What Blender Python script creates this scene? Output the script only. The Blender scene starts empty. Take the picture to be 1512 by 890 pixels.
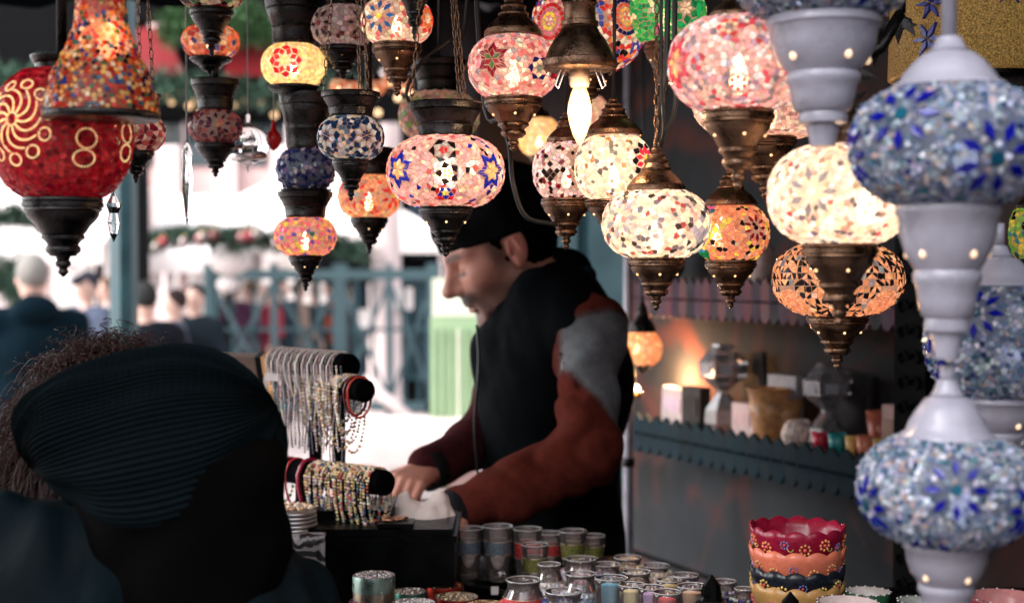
import bpy, math, random
import numpy as np
from mathutils import Vector, Matrix
PI = math.pi
C = bpy.context.scene.collection
SC = bpy.context.scene
random.seed(7); RNG = np.random.RandomState(11)

# ------------------------------------------------------------------ camera
F = 2100.0                                  # focal length of the 50 mm lens in photograph pixels
CX, CY, HOR = 756.0, 445.0, 400.0
EYE = Vector((0, 0, 1.6))
PITCH = math.atan((CY - HOR) / F)
FWD = Vector((0, math.cos(PITCH), -math.sin(PITCH)))
UP = Vector((0, math.sin(PITCH), math.cos(PITCH)))
cam = bpy.data.cameras.new('camera'); camo = bpy.data.objects.new('camera', cam); C.objects.link(camo)
cam.sensor_width = 36; cam.lens = 50; cam.clip_start = 0.05; cam.clip_end = 400
camo.location = EYE; camo.rotation_euler = (PI / 2 - PITCH, 0, 0)
cam.dof.use_dof = True; cam.dof.focus_distance = 1.88; cam.dof.aperture_fstop = 3.2; cam.dof.aperture_blades = 7
SC.camera = camo

def P(px, py, d):                           # a point of the place seen at that pixel, d metres out
    return EYE + FWD * d + Vector(((px - CX) / F * d, 0, 0)) + UP * (-(py - CY) / F * d)
def Pv(px, py, d): return tuple(P(px, py, d))
def S(n, d): return n / F * d               # length of n pixels at distance d

# ------------------------------------------------------------------ sky, sun, exposure
SUN_EL, SUN_AZ = math.radians(40), math.radians(-115)
w = bpy.data.worlds.new('World'); SC.world = w; w.use_nodes = True
nt = w.node_tree; bg = nt.nodes['Background']
sky = nt.nodes.new('ShaderNodeTexSky'); sky.sky_type = 'NISHITA'; sky.sun_disc = False
sky.sun_elevation = SUN_EL; sky.sun_rotation = SUN_AZ; sky.dust_density = 3.0; sky.air_density = 1.0; sky.ozone_density = 1.0
hs = nt.nodes.new('ShaderNodeHueSaturation'); hs.inputs['Saturation'].default_value = .2; nt.links.new(sky.outputs[0], hs.inputs['Color']); nt.links.new(hs.outputs[0], bg.inputs[0])   # veiled, nearly white sky; bg.inputs[1].default_value = 0.11
sl = bpy.data.lights.new('sun', 'SUN'); so = bpy.data.objects.new('sun', sl); C.objects.link(so)
sl.energy = 1.0; sl.angle = math.radians(12); sl.color = (1, 0.9, 0.84)
sdir = Vector((math.sin(SUN_AZ) * math.cos(SUN_EL), math.cos(SUN_AZ) * math.cos(SUN_EL), math.sin(SUN_EL)))
so.rotation_euler = sdir.to_track_quat('Z', 'Y').to_euler(); so.location = (-3, 3, 6)
SC.view_settings.view_transform = 'Standard'; SC.view_settings.look = 'None'
SC.view_settings.exposure = -0.05; SC.view_settings.gamma = 1.0
cy = SC.cycles; cy.max_bounces = 6; cy.diffuse_bounces = 3; cy.glossy_bounces = 3; cy.transmission_bounces = 6
cy.transparent_max_bounces = 10; cy.sample_clamp_indirect = 4.0; cy.caustics_reflective = False; cy.caustics_refractive = False
cy.use_denoising = True; cy.use_light_tree = True; cy.blur_glossy = 0.5

# ------------------------------------------------------------------ materials
def mat(name, col, rough=.5, metal=0., var=.12, scale=25., bump=0., bscale=None, vcol=False, emit=0., ecol=None, spec=.5,
        transmission=0., ior=1.45, sheen=0., coat=0., stretch=None):
    m = bpy.data.materials.new(name); m.use_nodes = True
    n, l = m.node_tree.nodes, m.node_tree.links; p = n['Principled BSDF']
    p.inputs['Roughness'].default_value = rough; p.inputs['Metallic'].default_value = metal
    p.inputs['Specular IOR Level'].default_value = spec; p.inputs['Transmission Weight'].default_value = transmission
    p.inputs['IOR'].default_value = ior; p.inputs['Sheen Weight'].default_value = sheen; p.inputs['Coat Weight'].default_value = coat
    tc = n.new('ShaderNodeTexCoord'); src = tc.outputs['Object']
    if stretch:
        mp = n.new('ShaderNodeMapping'); mp.inputs['Scale'].default_value = stretch; l.new(src, mp.inputs[0]); src = mp.outputs[0]
    if vcol:
        a = n.new('ShaderNodeAttribute'); a.attribute_name = 'Col'; base = a.outputs['Color']
    else:
        a = n.new('ShaderNodeRGB'); a.outputs[0].default_value = (*col, 1); base = a.outputs[0]
    out = base
    if var > 0:
        nz = n.new('ShaderNodeTexNoise'); nz.inputs['Scale'].default_value = scale; nz.inputs['Detail'].default_value = 5
        l.new(src, nz.inputs['Vector'])
        mr = n.new('ShaderNodeMapRange'); mr.inputs[1].default_value = .3; mr.inputs[2].default_value = .7
        mr.inputs[3].default_value = 1 - var; mr.inputs[4].default_value = 1 + var; l.new(nz.outputs[0], mr.inputs[0])
        vm = n.new('ShaderNodeVectorMath'); vm.operation = 'SCALE'; l.new(base, vm.inputs[0]); l.new(mr.outputs[0], vm.inputs['Scale'])
        out = vm.outputs[0]
        mr2 = n.new('ShaderNodeMapRange'); mr2.inputs[1].default_value = .3; mr2.inputs[2].default_value = .7
        mr2.inputs[3].default_value = max(0, rough - var * .6); mr2.inputs[4].default_value = min(1, rough + var * .6)
        l.new(nz.outputs[0], mr2.inputs[0]); l.new(mr2.outputs[0], p.inputs['Roughness'])
    l.new(out, p.inputs['Base Color'])
    if bump > 0:
        nb = n.new('ShaderNodeTexNoise'); nb.inputs['Scale'].default_value = bscale or scale * 3; nb.inputs['Detail'].default_value = 6
        l.new(src, nb.inputs['Vector']); b = n.new('ShaderNodeBump'); b.inputs['Strength'].default_value = bump
        b.inputs['Distance'].default_value = .004; l.new(nb.outputs[0], b.inputs['Height']); l.new(b.outputs[0], p.inputs['Normal'])
    if emit > 0:
        if ecol: p.inputs['Emission Color'].default_value = (*ecol, 1)
        else: l.new(out, p.inputs['Emission Color'])
        p.inputs['Emission Strength'].default_value = emit
    return m

def tile_mat(name, emit, transp=.22, rough=.12, base=None, var=.25, vscale=160, trw=.55, bump=.15):
    """coloured glass: shiny, lets the bulb behind it through, carries its own soft glow when lit"""
    m = bpy.data.materials.new(name); m.use_nodes = True
    n, l = m.node_tree.nodes, m.node_tree.links; p = n['Principled BSDF']; o = n['Material Output']
    if base is None:
        a = n.new('ShaderNodeAttribute'); a.attribute_name = 'Col'; col = a.outputs['Color']
    else:
        a = n.new('ShaderNodeRGB'); a.outputs[0].default_value = (*base, 1); col = a.outputs[0]
    tc = n.new('ShaderNodeTexCoord'); nz = n.new('ShaderNodeTexNoise'); nz.inputs['Scale'].default_value = vscale; nz.inputs['Detail'].default_value = 3
    l.new(tc.outputs['Object'], nz.inputs[0])
    mr = n.new('ShaderNodeMapRange'); mr.inputs[1].default_value = .3; mr.inputs[2].default_value = .7
    mr.inputs[3].default_value = 1 - var; mr.inputs[4].default_value = 1 + var; l.new(nz.outputs[0], mr.inputs[0])
    vm = n.new('ShaderNodeVectorMath'); vm.operation = 'SCALE'; l.new(col, vm.inputs[0]); l.new(mr.outputs[0], vm.inputs['Scale']); c = vm.outputs[0]
    l.new(c, p.inputs['Base Color']); p.inputs['Roughness'].default_value = rough
    b = n.new('ShaderNodeBump'); b.inputs['Strength'].default_value = bump; b.inputs['Distance'].default_value = .001
    l.new(nz.outputs[0], b.inputs['Height']); l.new(b.outputs[0], p.inputs['Normal'])
    tr = n.new('ShaderNodeBsdfTranslucent'); l.new(c, tr.inputs[0])
    m1 = n.new('ShaderNodeMixShader'); m1.inputs[0].default_value = trw; l.new(p.outputs[0], m1.inputs[1]); l.new(tr.outputs[0], m1.inputs[2])
    tp = n.new('ShaderNodeBsdfTransparent'); l.new(c, tp.inputs[0])
    m2 = n.new('ShaderNodeMixShader'); m2.inputs[0].default_value = transp; l.new(m1.outputs[0], m2.inputs[1]); l.new(tp.outputs[0], m2.inputs[2])
    last = m2.outputs[0]
    if emit > 0:
        e = n.new('ShaderNodeEmission'); e.inputs[1].default_value = emit; l.new(c, e.inputs[0])
        ad = n.new('ShaderNodeAddShader'); l.new(last, ad.inputs[0]); l.new(e.outputs[0], ad.inputs[1]); last = ad.outputs[0]
    l.new(last, o.inputs[0]); m.cycles.emission_sampling = 'NONE'
    return m

def emis(name, col, s):
    m = bpy.data.materials.new(name); m.use_nodes = True; n = m.node_tree.nodes; p = n['Principled BSDF']
    p.inputs['Base Color'].default_value = (*col, 1); p.inputs['Emission Color'].default_value = (*col, 1); p.inputs['Emission Strength'].default_value = s
    m.cycles.emission_sampling = 'NONE' if s < 20 else 'AUTO'
    return m

M = {}
M['bronze'] = mat('bronze', (.14, .08, .05), .3, .92, .35, 60, .25, 400)
M['dark_bronze'] = mat('dark_bronze', (.028, .025, .025), .3, .85, .35, 60, .25, 400)
M['brass'] = mat('brass', (.3, .17, .07), .3, .95, .3, 80)
M['cord'] = mat('cord', (.008, .009, .01), .45)
M['white_metal'] = mat('white_metal', (.30, .29, .35), .32, 0, .12, 30, .15, 90, coat=.2)
M['tile_lit'] = tile_mat('tile_lit', .34, .34, trw=.35, var=.35)
M['tile_bright'] = tile_mat('tile_bright', .4, .38, trw=.36)
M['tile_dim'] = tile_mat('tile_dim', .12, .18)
M['tile_off'] = tile_mat('tile_off', .01, .08, .06, trw=.3, var=.12)
M['grout_lit'] = tile_mat('grout_lit', .2, .6, .4, (.62, .42, .32), .15, 300, .6)
M['grout_bright'] = tile_mat('grout_bright', .3, .6, .4, (.86, .72, .58), .15, 300, .6)
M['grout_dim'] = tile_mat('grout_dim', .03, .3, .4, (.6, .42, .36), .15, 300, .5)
M['grout_off'] = tile_mat('grout_off', .01, .2, .4, (.16, .18, .24), .15, 300, .4)
M['grout_dark'] = tile_mat('grout_dark', .05, .4, .4, (.35, .12, .07), .2, 300, .5)
M['bulb'] = emis('bulb_glow', (1, .82, .6), 14)
M['bulb_far'] = emis('bulb_far', (1, .66, .36), 1.2)
M['hole_dim'] = emis('hole_dim_glow', (1, .7, .45), .75)
M['hole'] = emis('hole_glow', (1, .62, .3), 1.5)
M['vc_gloss'] = mat('painted_gloss', (1, 1, 1), .25, vcol=True, var=.1, scale=60)
M['vc_matte'] = mat('painted_matte', (1, 1, 1), .8, vcol=True, var=.18, scale=30)
M['vc_metal'] = mat('coloured_metal', (1, 1, 1), .32, .85, vcol=True, var=.2, scale=80)
M['black'] = mat('black_lacquer', (.0015, .0018, .002), .3, bump=.05, spec=.12)
M['black_velvet'] = mat('black_velvet', (.0015, .0015, .002), .9, spec=.02)
M['glass'] = mat('clear_glass', (.97, .96, .97), .03, var=0, transmission=1, ior=1.45)
M['ceramic'] = mat('ceramic', (.7, .65, .6), .2)

# ------------------------------------------------------------------ mesh helpers
class MB:
    def __init__(s): s.v = []; s.f = []; s.c = []; s.col = (1, 1, 1)
    def add(s, vs, fs, col=None):
        b = len(s.v); s.v += [tuple(x) for x in vs]
        for q in fs: s.f.append(tuple(b + i for i in q)); s.c.append(col or s.col)
        return s
    def box(s, c, d, col=None, rot=None):
        vs = []
        for i in (-1, 1):
            for j in (-1, 1):
                for k in (-1, 1):
                    p = Vector((i * d[0] / 2, j * d[1] / 2, k * d[2] / 2))
                    if rot is not None: p = rot @ p
                    vs.append(p + Vector(c))
        return s.add(vs, [(0, 1, 3, 2), (4, 6, 7, 5), (0, 4, 5, 1), (2, 3, 7, 6), (0, 2, 6, 4), (1, 5, 7, 3)], col)
    def bar(s, a, b, w, h=None, col=None):
        a, b = Vector(a), Vector(b); d = b - a; L = d.length; d.normalize(); h = h or w
        u = d.cross(Vector((0, 0, 1)));
        if u.length < .01: u = Vector((1, 0, 0))
        u.normalize(); v = u.cross(d)
        vs = [p + u * (i * w / 2) + v * (j * h / 2) for p in (a, b) for i, j in ((-1, -1), (1, -1), (1, 1), (-1, 1))]
        return s.add(vs, [(0, 1, 2, 3), (7, 6, 5, 4), (0, 4, 5, 1), (1, 5, 6, 2), (2, 6, 7, 3), (3, 7, 4, 0)], col)
    def lathe(s, prof, n=32, c=(0, 0, 0), col=None, axis=None, knurl=None, scallop=None, cols=None):
        """prof: (r, z[, knurl]) rows from one end to the other"""
        c = Vector(c); vs = []; m = len(prof)
        if axis is not None:
            q = Vector(axis).to_track_quat('Z', 'Y')
        for i, pr in enumerate(prof):
            r, z = pr[0], pr[1]; kn = pr[2] if len(pr) > 2 else 0
            for j in range(n):
                a = 2 * PI * j / n; rr = r * (1 + (kn if j % 2 else 0)); zz = z
                if scallop and i in scallop[2]: zz = z + scallop[1] * abs(math.cos(a * scallop[0] / 2))
                p = Vector((rr * math.cos(a), rr * math.sin(a), zz))
                if axis is not None: p = q @ p
                vs.append(c + p)
        fs = []; cc = []
        for i in range(m - 1):
            for j in range(n):
                k = (j + 1) % n
                fs.append((i * n + j, i * n + k, (i + 1) * n + k, (i + 1) * n + j)); cc.append(cols[i] if cols else (col or s.col))
        if prof[0][0] > 1e-6: fs.append(tuple(reversed(range(n)))); cc.append(cc[0])
        if prof[-1][0] > 1e-6: fs.append(tuple((m - 1) * n + j for j in range(n))); cc.append(cc[-1])
        if prof[0][1] > prof[-1][1]: fs = [tuple(reversed(f)) for f in fs]
        b = len(s.v); s.v += [tuple(x) for x in vs]; s.f += [tuple(b + i for i in f) for f in fs]; s.c += cc
        return s
    def tube(s, pts, r, n=8, col=None, closed=False, caps=True):
        pts = [Vector(p) for p in pts]; m = len(pts); vs = []; u = None
        rs = r if isinstance(r, (list, tuple)) else [r] * m
        for i, p in enumerate(pts):
            if closed: t = pts[(i + 1) % m] - pts[i - 1]
            else: t = pts[min(i + 1, m - 1)] - pts[max(i - 1, 0)]
            t.normalize()
            if u is None:
                u = t.cross(Vector((0, 0, 1)))
                if u.length < .05: u = t.cross(Vector((1, 0, 0)))
            u = u - t * u.dot(t); u.normalize(); v = t.cross(u)
            for j in range(n):
                a = 2 * PI * j / n; vs.append(p + (u * math.cos(a) + v * math.sin(a)) * rs[i])
        fs = []
        for i in range(m if closed else m - 1):
            i2 = (i + 1) % m
            for j in range(n): fs.append((i * n + j, i * n + (j + 1) % n, i2 * n + (j + 1) % n, i2 * n + j))
        if not closed and caps: fs += [tuple(reversed(range(n))), tuple((m - 1) * n + j for j in range(n))]
        return s.add(vs, fs, col)
    def ball(s, c, r, n=10, m=6, col=None, rot=None):
        r = r if isinstance(r, (tuple, list)) else (r, r, r); c = Vector(c); vs = [c + (rot @ Vector((0, 0, r[2])) if rot else Vector((0, 0, r[2])))]
        for i in range(1, m):
            t = PI * i / m
            for j in range(n):
                a = 2 * PI * j / n; p = Vector((r[0] * math.sin(t) * math.cos(a), r[1] * math.sin(t) * math.sin(a), r[2] * math.cos(t)))
                vs.append(c + (rot @ p if rot else p))
        p = Vector((0, 0, -r[2])); vs.append(c + (rot @ p if rot else p)); L = len(vs) - 1
        fs = [(0, 1 + j, 1 + (j + 1) % n) for j in range(n)]
        for i in range(m - 2):
            for j in range(n):
                a = 1 + i * n; fs.append((a + j, a + n + j, a + n + (j + 1) % n, a + (j + 1) % n))
        a = 1 + (m - 2) * n; fs += [(L, a + (j + 1) % n, a + j) for j in range(n)]
        return s.add(vs, fs, col)
    def data(s, name, m, smooth=True):
        me = bpy.data.meshes.new(name); me.from_pydata(s.v, [], s.f)
        if m is not None: me.materials.append(m)
        if smooth: me.polygons.foreach_set('use_smooth', [True] * len(me.polygons))
        at = me.color_attributes.new('Col', 'FLOAT_COLOR', 'CORNER')
        cnt = [len(f) for f in s.f]; a = np.repeat(np.array([(*c[:3], 1.) for c in s.c], dtype=np.float32), cnt, axis=0)
        at.data.foreach_set('color', a.ravel()); me.update()
        return me
    def build(s, name, m, parent=None, smooth=True, kind=None, sharp=None):
        me = s.data(name, m, smooth)
        if smooth and sharp: me.set_sharp_from_angle(angle=math.radians(sharp))
        o = bpy.data.objects.new(name, me); C.objects.link(o)
        if parent: o.parent = parent
        if kind: o['kind'] = kind
        return o

def tag(o, label=None, cat=None, group=None, kind=None):
    if label: o['label'] = label
    if cat: o['category'] = cat
    if group: o['group'] = group
    if kind: o['kind'] = kind
    return o
def thing(name, label, cat, loc=(0, 0, 0), group=None):
    o = bpy.data.objects.new(name, None); o.empty_display_size = .05; C.objects.link(o); o.location = loc
    return tag(o, label, cat, group)
def struct(name, mb, m, **k):
    o = mb.build(name, m, **k); o['kind'] = 'structure'; return o
def inst(name, me, parent=None, loc=(0, 0, 0), rot=None, scale=None):
    o = bpy.data.objects.new(name, me); C.objects.link(o); o.location = loc
    if rot is not None: o.rotation_euler = rot
    if scale is not None: o.scale = scale if isinstance(scale, (tuple, list)) else (scale,) * 3
    if parent: o.parent = parent
    return o
def vary(c, a=.15, rnd=random):
    k = 1 + rnd.uniform(-a, a); return tuple(max(0, min(1, x * k * (1 + rnd.uniform(-a, a) * .4))) for x in c)
def copy_tree(o, parent=None):
    c = o.copy(); C.objects.link(c); c.parent = parent
    for ch in list(o.children): copy_tree(ch, c)
    return c

# ------------------------------------------------------------------ smooth solids (signed distance field -> mesh)
class SDF:
    def __init__(s, lo, hi, h):
        s.lo = np.array(lo, float); s.h = h; s.n = np.ceil((np.array(hi, float) - s.lo) / h).astype(int) + 1
        s.v = np.full(tuple(s.n), 9., np.float32)
        s.ax = [(s.lo[i] + h * np.arange(s.n[i])).astype(np.float32) for i in range(3)]
    def _box(s, lo, hi):
        a = np.clip(np.floor((np.array(lo) - s.lo) / s.h).astype(int), 0, s.n); b = np.clip(np.ceil((np.array(hi) - s.lo) / s.h).astype(int) + 1, 0, s.n)
        sl = tuple(slice(a[i], b[i]) for i in range(3)); return sl, np.meshgrid(*[s.ax[i][sl[i]] for i in range(3)], indexing='ij')
    def _merge(s, sl, d, k, sub=False):
        if d.size == 0: return
        a = s.v[sl]
        if sub:
            d = -d; hh = np.maximum(k - np.abs(a - d), 0) / k; s.v[sl] = np.maximum(a, d) + hh * hh * k / 4
        else:
            hh = np.maximum(k - np.abs(a - d), 0) / k; s.v[sl] = np.minimum(a, d) - hh * hh * k / 4
    def cone(s, a, b, ra, rb=None, k=.02, sub=False, flat=None):
        rb = ra if rb is None else rb; a, b = np.array(a, float), np.array(b, float); m = max(ra, rb) + 3 * k + .03
        sl, (X, Y, Z) = s._box(np.minimum(a, b) - m, np.maximum(a, b) + m)
        ab = b - a; L = max(ab @ ab, 1e-9); t = np.clip(((X - a[0]) * ab[0] + (Y - a[1]) * ab[1] + (Z - a[2]) * ab[2]) / L, 0, 1)
        dx, dy, dz = X - a[0] - t * ab[0], Y - a[1] - t * ab[1], Z - a[2] - t * ab[2]
        s._merge(sl, np.sqrt(dx * dx + dy * dy + dz * dz) - (ra + (rb - ra) * t), k, sub); return s
    def ell(s, c, r, k=.02, rot=None, sub=False):
        c = np.array(c, float); r = np.array(r, float); m = r.max() + 3 * k + .03; sl, (X, Y, Z) = s._box(c - m, c + m)
        x, y, z = X - c[0], Y - c[1], Z - c[2]
        if rot is not None:
            R = np.array(rot).T if not isinstance(rot, Matrix) else np.array(rot.to_3x3()).T
            x, y, z = R[0, 0] * x + R[0, 1] * y + R[0, 2] * z, R[1, 0] * x + R[1, 1] * y + R[1, 2] * z, R[2, 0] * x + R[2, 1] * y + R[2, 2] * z
        k0 = np.sqrt((x / r[0]) ** 2 + (y / r[1]) ** 2 + (z / r[2]) ** 2); k1 = np.sqrt((x / r[0] ** 2) ** 2 + (y / r[1] ** 2) ** 2 + (z / r[2] ** 2) ** 2)
        s._merge(sl, k0 * (k0 - 1) / np.maximum(k1, 1e-6), k, sub); return s
    def cut(s, p, nrm, k=.004):              # remove the side the normal points to
        X, Y, Z = np.meshgrid(*s.ax, indexing='ij'); d = (X - p[0]) * nrm[0] + (Y - p[1]) * nrm[1] + (Z - p[2]) * nrm[2]
        hh = np.maximum(k - np.abs(s.v - d), 0) / k; s.v = np.maximum(s.v, d) + hh * hh * k / 4; return s
    def disp(s, fn):
        X, Y, Z = np.meshgrid(*s.ax, indexing='ij'); s.v = s.v + fn(X, Y, Z).astype(np.float32); return s
    def mesh(s):
        v = s.v; v[0] = v[-1] = 9; v[:, 0] = v[:, -1] = 9; v[:, :, 0] = v[:, :, -1] = 9
        ins = v < 0; nx, ny, nz = v.shape
        cnt = sum(ins[i:nx - 1 + i, j:ny - 1 + j, k:nz - 1 + k].astype(np.int8) for i in (0, 1) for j in (0, 1) for k in (0, 1))
        act = (cnt > 0) & (cnt < 8); I = np.argwhere(act); idx = -np.ones(act.shape, int); idx[act] = np.arange(len(I))
        acc = np.zeros((len(I), 3)); num = np.zeros(len(I))
        cor = [(i, j, k) for i in (0, 1) for j in (0, 1) for k in (0, 1)]
        for a in cor:
            for ax in range(3):
                if a[ax] == 0:
                    b = list(a); b[ax] = 1; va = v[I[:, 0] + a[0], I[:, 1] + a[1], I[:, 2] + a[2]]; vb = v[I[:, 0] + b[0], I[:, 1] + b[1], I[:, 2] + b[2]]
                    m = (va < 0) != (vb < 0); t = np.where(m, va / np.where(m, va - vb, 1), 0)
                    q = np.array(a, float)[None] + t[:, None] * (np.array(b) - np.array(a))[None]; acc[m] += q[m]; num[m] += 1
        V = s.lo + (I + acc / num[:, None]) * s.h; Fs = []
        for ax in range(3):
            sl0 = [slice(1, -1)] * 3; sl0[ax] = slice(0, -1); sl1 = list(sl0); sl1[ax] = slice(1, None)
            e = np.argwhere(ins[tuple(sl0)] != ins[tuple(sl1)])
            for q in range(3):
                if q != ax: e[:, q] += 1
            o1, o2 = [q for q in range(3) if q != ax]; a = ins[e[:, 0], e[:, 1], e[:, 2]]
            def g(d1, d2):
                c = e.copy(); c[:, o1] -= d1; c[:, o2] -= d2; return idx[c[:, 0], c[:, 1], c[:, 2]]
            q = np.stack([g(1, 1), g(0, 1), g(0, 0), g(1, 0)], 1)
            fl = a if ax != 1 else ~a
            q[~fl] = q[~fl][:, ::-1]; Fs.append(q)
        return V, np.concatenate(Fs)

def np_obj(name, parts, m, parent=None, colfn=None, attrs=None, relax=1):
    """parts: list of (V, F, base colour); joined into one mesh with a point colour"""
    Vs, Fs, Cs, b = [], [], [], 0
    for V, Fq, c in parts:
        for _ in range(relax):
            n = np.zeros(len(V)); acc = np.zeros_like(V)
            for i in range(4):
                a, d = Fq[:, i], Fq[:, (i + 1) % 4]
                np.add.at(acc, a, V[d]); np.add.at(acc, d, V[a]); np.add.at(n, a, 1); np.add.at(n, d, 1)
            V = V * .5 + .5 * acc / np.maximum(n, 1)[:, None]
        Vs.append(V); Fs.append(Fq + b); b += len(V)
        Cs.append(c(V) if callable(c) else np.tile(np.array(c, float), (len(V), 1)))
    V, Fq, Cc = np.concatenate(Vs), np.concatenate(Fs), np.concatenate(Cs)
    me = bpy.data.meshes.new(name); me.vertices.add(len(V)); me.vertices.foreach_set('co', V.ravel())
    me.loops.add(Fq.size); me.loops.foreach_set('vertex_index', Fq.ravel().astype(np.int32)); me.polygons.add(len(Fq))
    me.polygons.foreach_set('loop_start', np.arange(0, Fq.size, 4, dtype=np.int32)); me.polygons.foreach_set('loop_total', np.full(len(Fq), 4, np.int32))
    me.update(calc_edges=True); me.validate(); me.polygons.foreach_set('use_smooth', [True] * len(me.polygons))
    at = me.color_attributes.new('Col', 'FLOAT_COLOR', 'POINT'); at.data.foreach_set('color', np.concatenate([Cc, np.ones((len(Cc), 1))], 1).astype(np.float32).ravel())
    if attrs:
        for k, fn in attrs.items():
            t = me.attributes.new(k, 'FLOAT', 'POINT'); t.data.foreach_set('value', fn(V).astype(np.float32))
    me.materials.append(m); o = bpy.data.objects.new(name, me); C.objects.link(o)
    if parent: o.parent = parent
    return o
def xf(mesh, R, t):
    V, Fq = mesh; return V @ np.array(R).T + np.array(t), Fq
def folds(amp, fr, seed=0):
    r = np.random.RandomState(seed); ks = r.normal(size=(7, 3)) * fr; ph = r.uniform(0, 6.28, 7)
    def fn(X, Y, Z):
        t = 0
        for k, p in zip(ks, ph): t = t + np.sin(k[0] * X + k[1] * Y + k[2] * Z + p + 1.3 * np.sin(k[1] * X * .7 + k[2] * Y * .6 + p * 2))
        return amp * t / 3
    return fn
# ------------------------------------------------------------------ the setting: ground, roof, stall walls
M['ground'] = mat('paving', (.30, .25, .24), .85, var=.2, scale=3, bump=.3, bscale=40)
M['stall_floor'] = mat('stall_floor', (.05, .045, .04), .8)
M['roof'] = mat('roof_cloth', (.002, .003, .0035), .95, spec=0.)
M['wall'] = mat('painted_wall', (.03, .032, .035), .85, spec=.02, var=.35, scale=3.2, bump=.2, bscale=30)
M['teal'] = mat('teal_paint', (.01, .042, .053), .45, var=.2, scale=8, bump=.1)
M['teal_pale'] = mat('pale_teal_paint', (.032, .066, .078), .5, var=.15, scale=8)
M['lilac'] = mat('lilac_cloth', (.04, .034, .042), .9, var=.12, scale=4, bump=.3, bscale=12)
M['white_canvas'] = mat('white_canvas', (.62, .56, .55), .85, var=.05, scale=2)
M['pink_stone'] = mat('pink_stone', (.42, .29, .28), .85, var=.12, scale=2, bump=.3, bscale=20)
M['white_stone'] = mat('white_stone', (.52, .42, .41), .8, var=.15, scale=4, bump=.3)
M['sky_block_stone'] = mat('sky_block_stone', (.3, .27, .26), .9, var=.2, scale=2, bump=.3)
M['red_cloth'] = mat('red_cloth', (.2, .003, .008), .8, var=.2, scale=3, bump=.3, bscale=10)
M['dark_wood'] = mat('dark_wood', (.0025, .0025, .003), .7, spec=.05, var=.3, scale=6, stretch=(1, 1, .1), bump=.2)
M['dark_glass'] = mat('dark_window_glass', (.008, .02, .03), .1, var=.1)
M['needle'] = mat('fir_needles', (.03, .07, .045), .7, var=.4, scale=6)
M['leaf_dark'] = mat('dark_leaves', (.035, .09, .03), .7, var=.4, scale=6)
M['green_paint'] = mat('green_paint', (.19, .28, .16), .5, var=.08, scale=6)
M['green_pale'] = mat('pale_green_paint', (.42, .45, .35), .5, var=.08, scale=6)

g = MB(); g.add([(-90, -60, 0), (90, -60, 0), (90, 150, 0), (-90, 150, 0)], [(0, 1, 2, 3)])
struct('ground', g, M['ground'], smooth=False)
# paving setts near enough to tell apart lie hidden behind the stall; a raised stone kerb shows between the far stalls
g = MB(); g.box((.4, 2.4, .02), (3.0, 2.9, .04)); struct('stall_floor', g, M['stall_floor'], smooth=False)

def wall_box(name, x0, x1, y0, y1, z0, z1, m, **k):
    b = MB(); b.box(((x0 + x1) / 2, (y0 + y1) / 2, (z0 + z1) / 2), (abs(x1 - x0), abs(y1 - y0), abs(z1 - z0))); return b.build(name, m, smooth=False, **k)

# stall roof: dark cloth stretched over the stall with a sagging edge, carried on rails
rt = thing('stall_roof', 'dark cloth roof stretched over the lamp stall', 'stall roof', (0, 0, 0))
b = MB(); n = 30
for j in range(2):
    y = (1.12, 4.05)[j]
    for i in range(n + 1):
        x = -1.7 + 3.5 * i / n; b.v.append((x, y, 2.36 + .02 * math.sin(i * 1.7)))
for i in range(n): b.f.append((i, i + 1, n + 2 + i, n + 1 + i)); b.c.append((1, 1, 1))
b.build('roof_cloth', M['roof'], rt)
for y in (1.15, 1.3, 1.6, 1.9, 2.2, 2.5, 3.0, 3.5):
    b = MB(); b.bar((-1.7, y, 2.3), (1.75, y, 2.3), .025); b.build('rail', M['dark_wood'], rt, smooth=False)
for x in (-1.68, 1.73):
    b = MB(); b.bar((x, 1.12, 2.27), (x, 4.0, 2.27), .03); b.build('side_rail', M['dark_wood'], rt, smooth=False)
    for y in (1.13, 3.98):
        b = MB(); b.box((x, y, 1.15), (.05, .05, 2.29)); b.build('post', M['dark_wood'], rt, smooth=False)

# side wall of the stall, receding to the left
F0 = Vector((.3225, 3.6, 0)); U = Vector((.40, -.84, 0)).normalized(); N = Vector((-.84, -.40, 0)).normalized()
def WP(s, o, z): return F0 + U * s + N * o + Vector((0, 0, z))
WR = Matrix((U, -N, Vector((0, 0, 1)))).transposed()          # local x along the wall, y into it
def s_of(px, o=0.):
    k = (px - CX) / F; lo, hi = -1., 2.
    for _ in range(40):
        m = (lo + hi) / 2; p = WP(m, o, 0)
        if p.x / p.y < k: lo = m
        else: hi = m
    return lo
WPX = lambda px, o, py: WP(s_of(px, o), o, 1.6 - (py - HOR) / F * WP(s_of(px, o), o, 0).y)
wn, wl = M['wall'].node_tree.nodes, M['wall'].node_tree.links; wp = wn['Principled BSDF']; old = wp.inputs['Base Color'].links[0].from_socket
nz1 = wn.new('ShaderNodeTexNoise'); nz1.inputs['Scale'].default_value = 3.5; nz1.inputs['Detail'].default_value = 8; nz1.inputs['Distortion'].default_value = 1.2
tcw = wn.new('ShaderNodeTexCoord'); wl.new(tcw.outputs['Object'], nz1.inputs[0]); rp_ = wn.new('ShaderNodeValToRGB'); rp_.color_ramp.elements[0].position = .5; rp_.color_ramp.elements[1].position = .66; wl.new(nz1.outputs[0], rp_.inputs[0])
mxw = wn.new('ShaderNodeMixRGB'); mxw.inputs[2].default_value = (.085, .038, .034, 1); wl.new(rp_.outputs[0], mxw.inputs[0]); wl.new(old, mxw.inputs[1]); wl.new(mxw.outputs[0], wp.inputs['Base Color'])   # warm reflections painted into the wall colour as reddish noise patches
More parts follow.
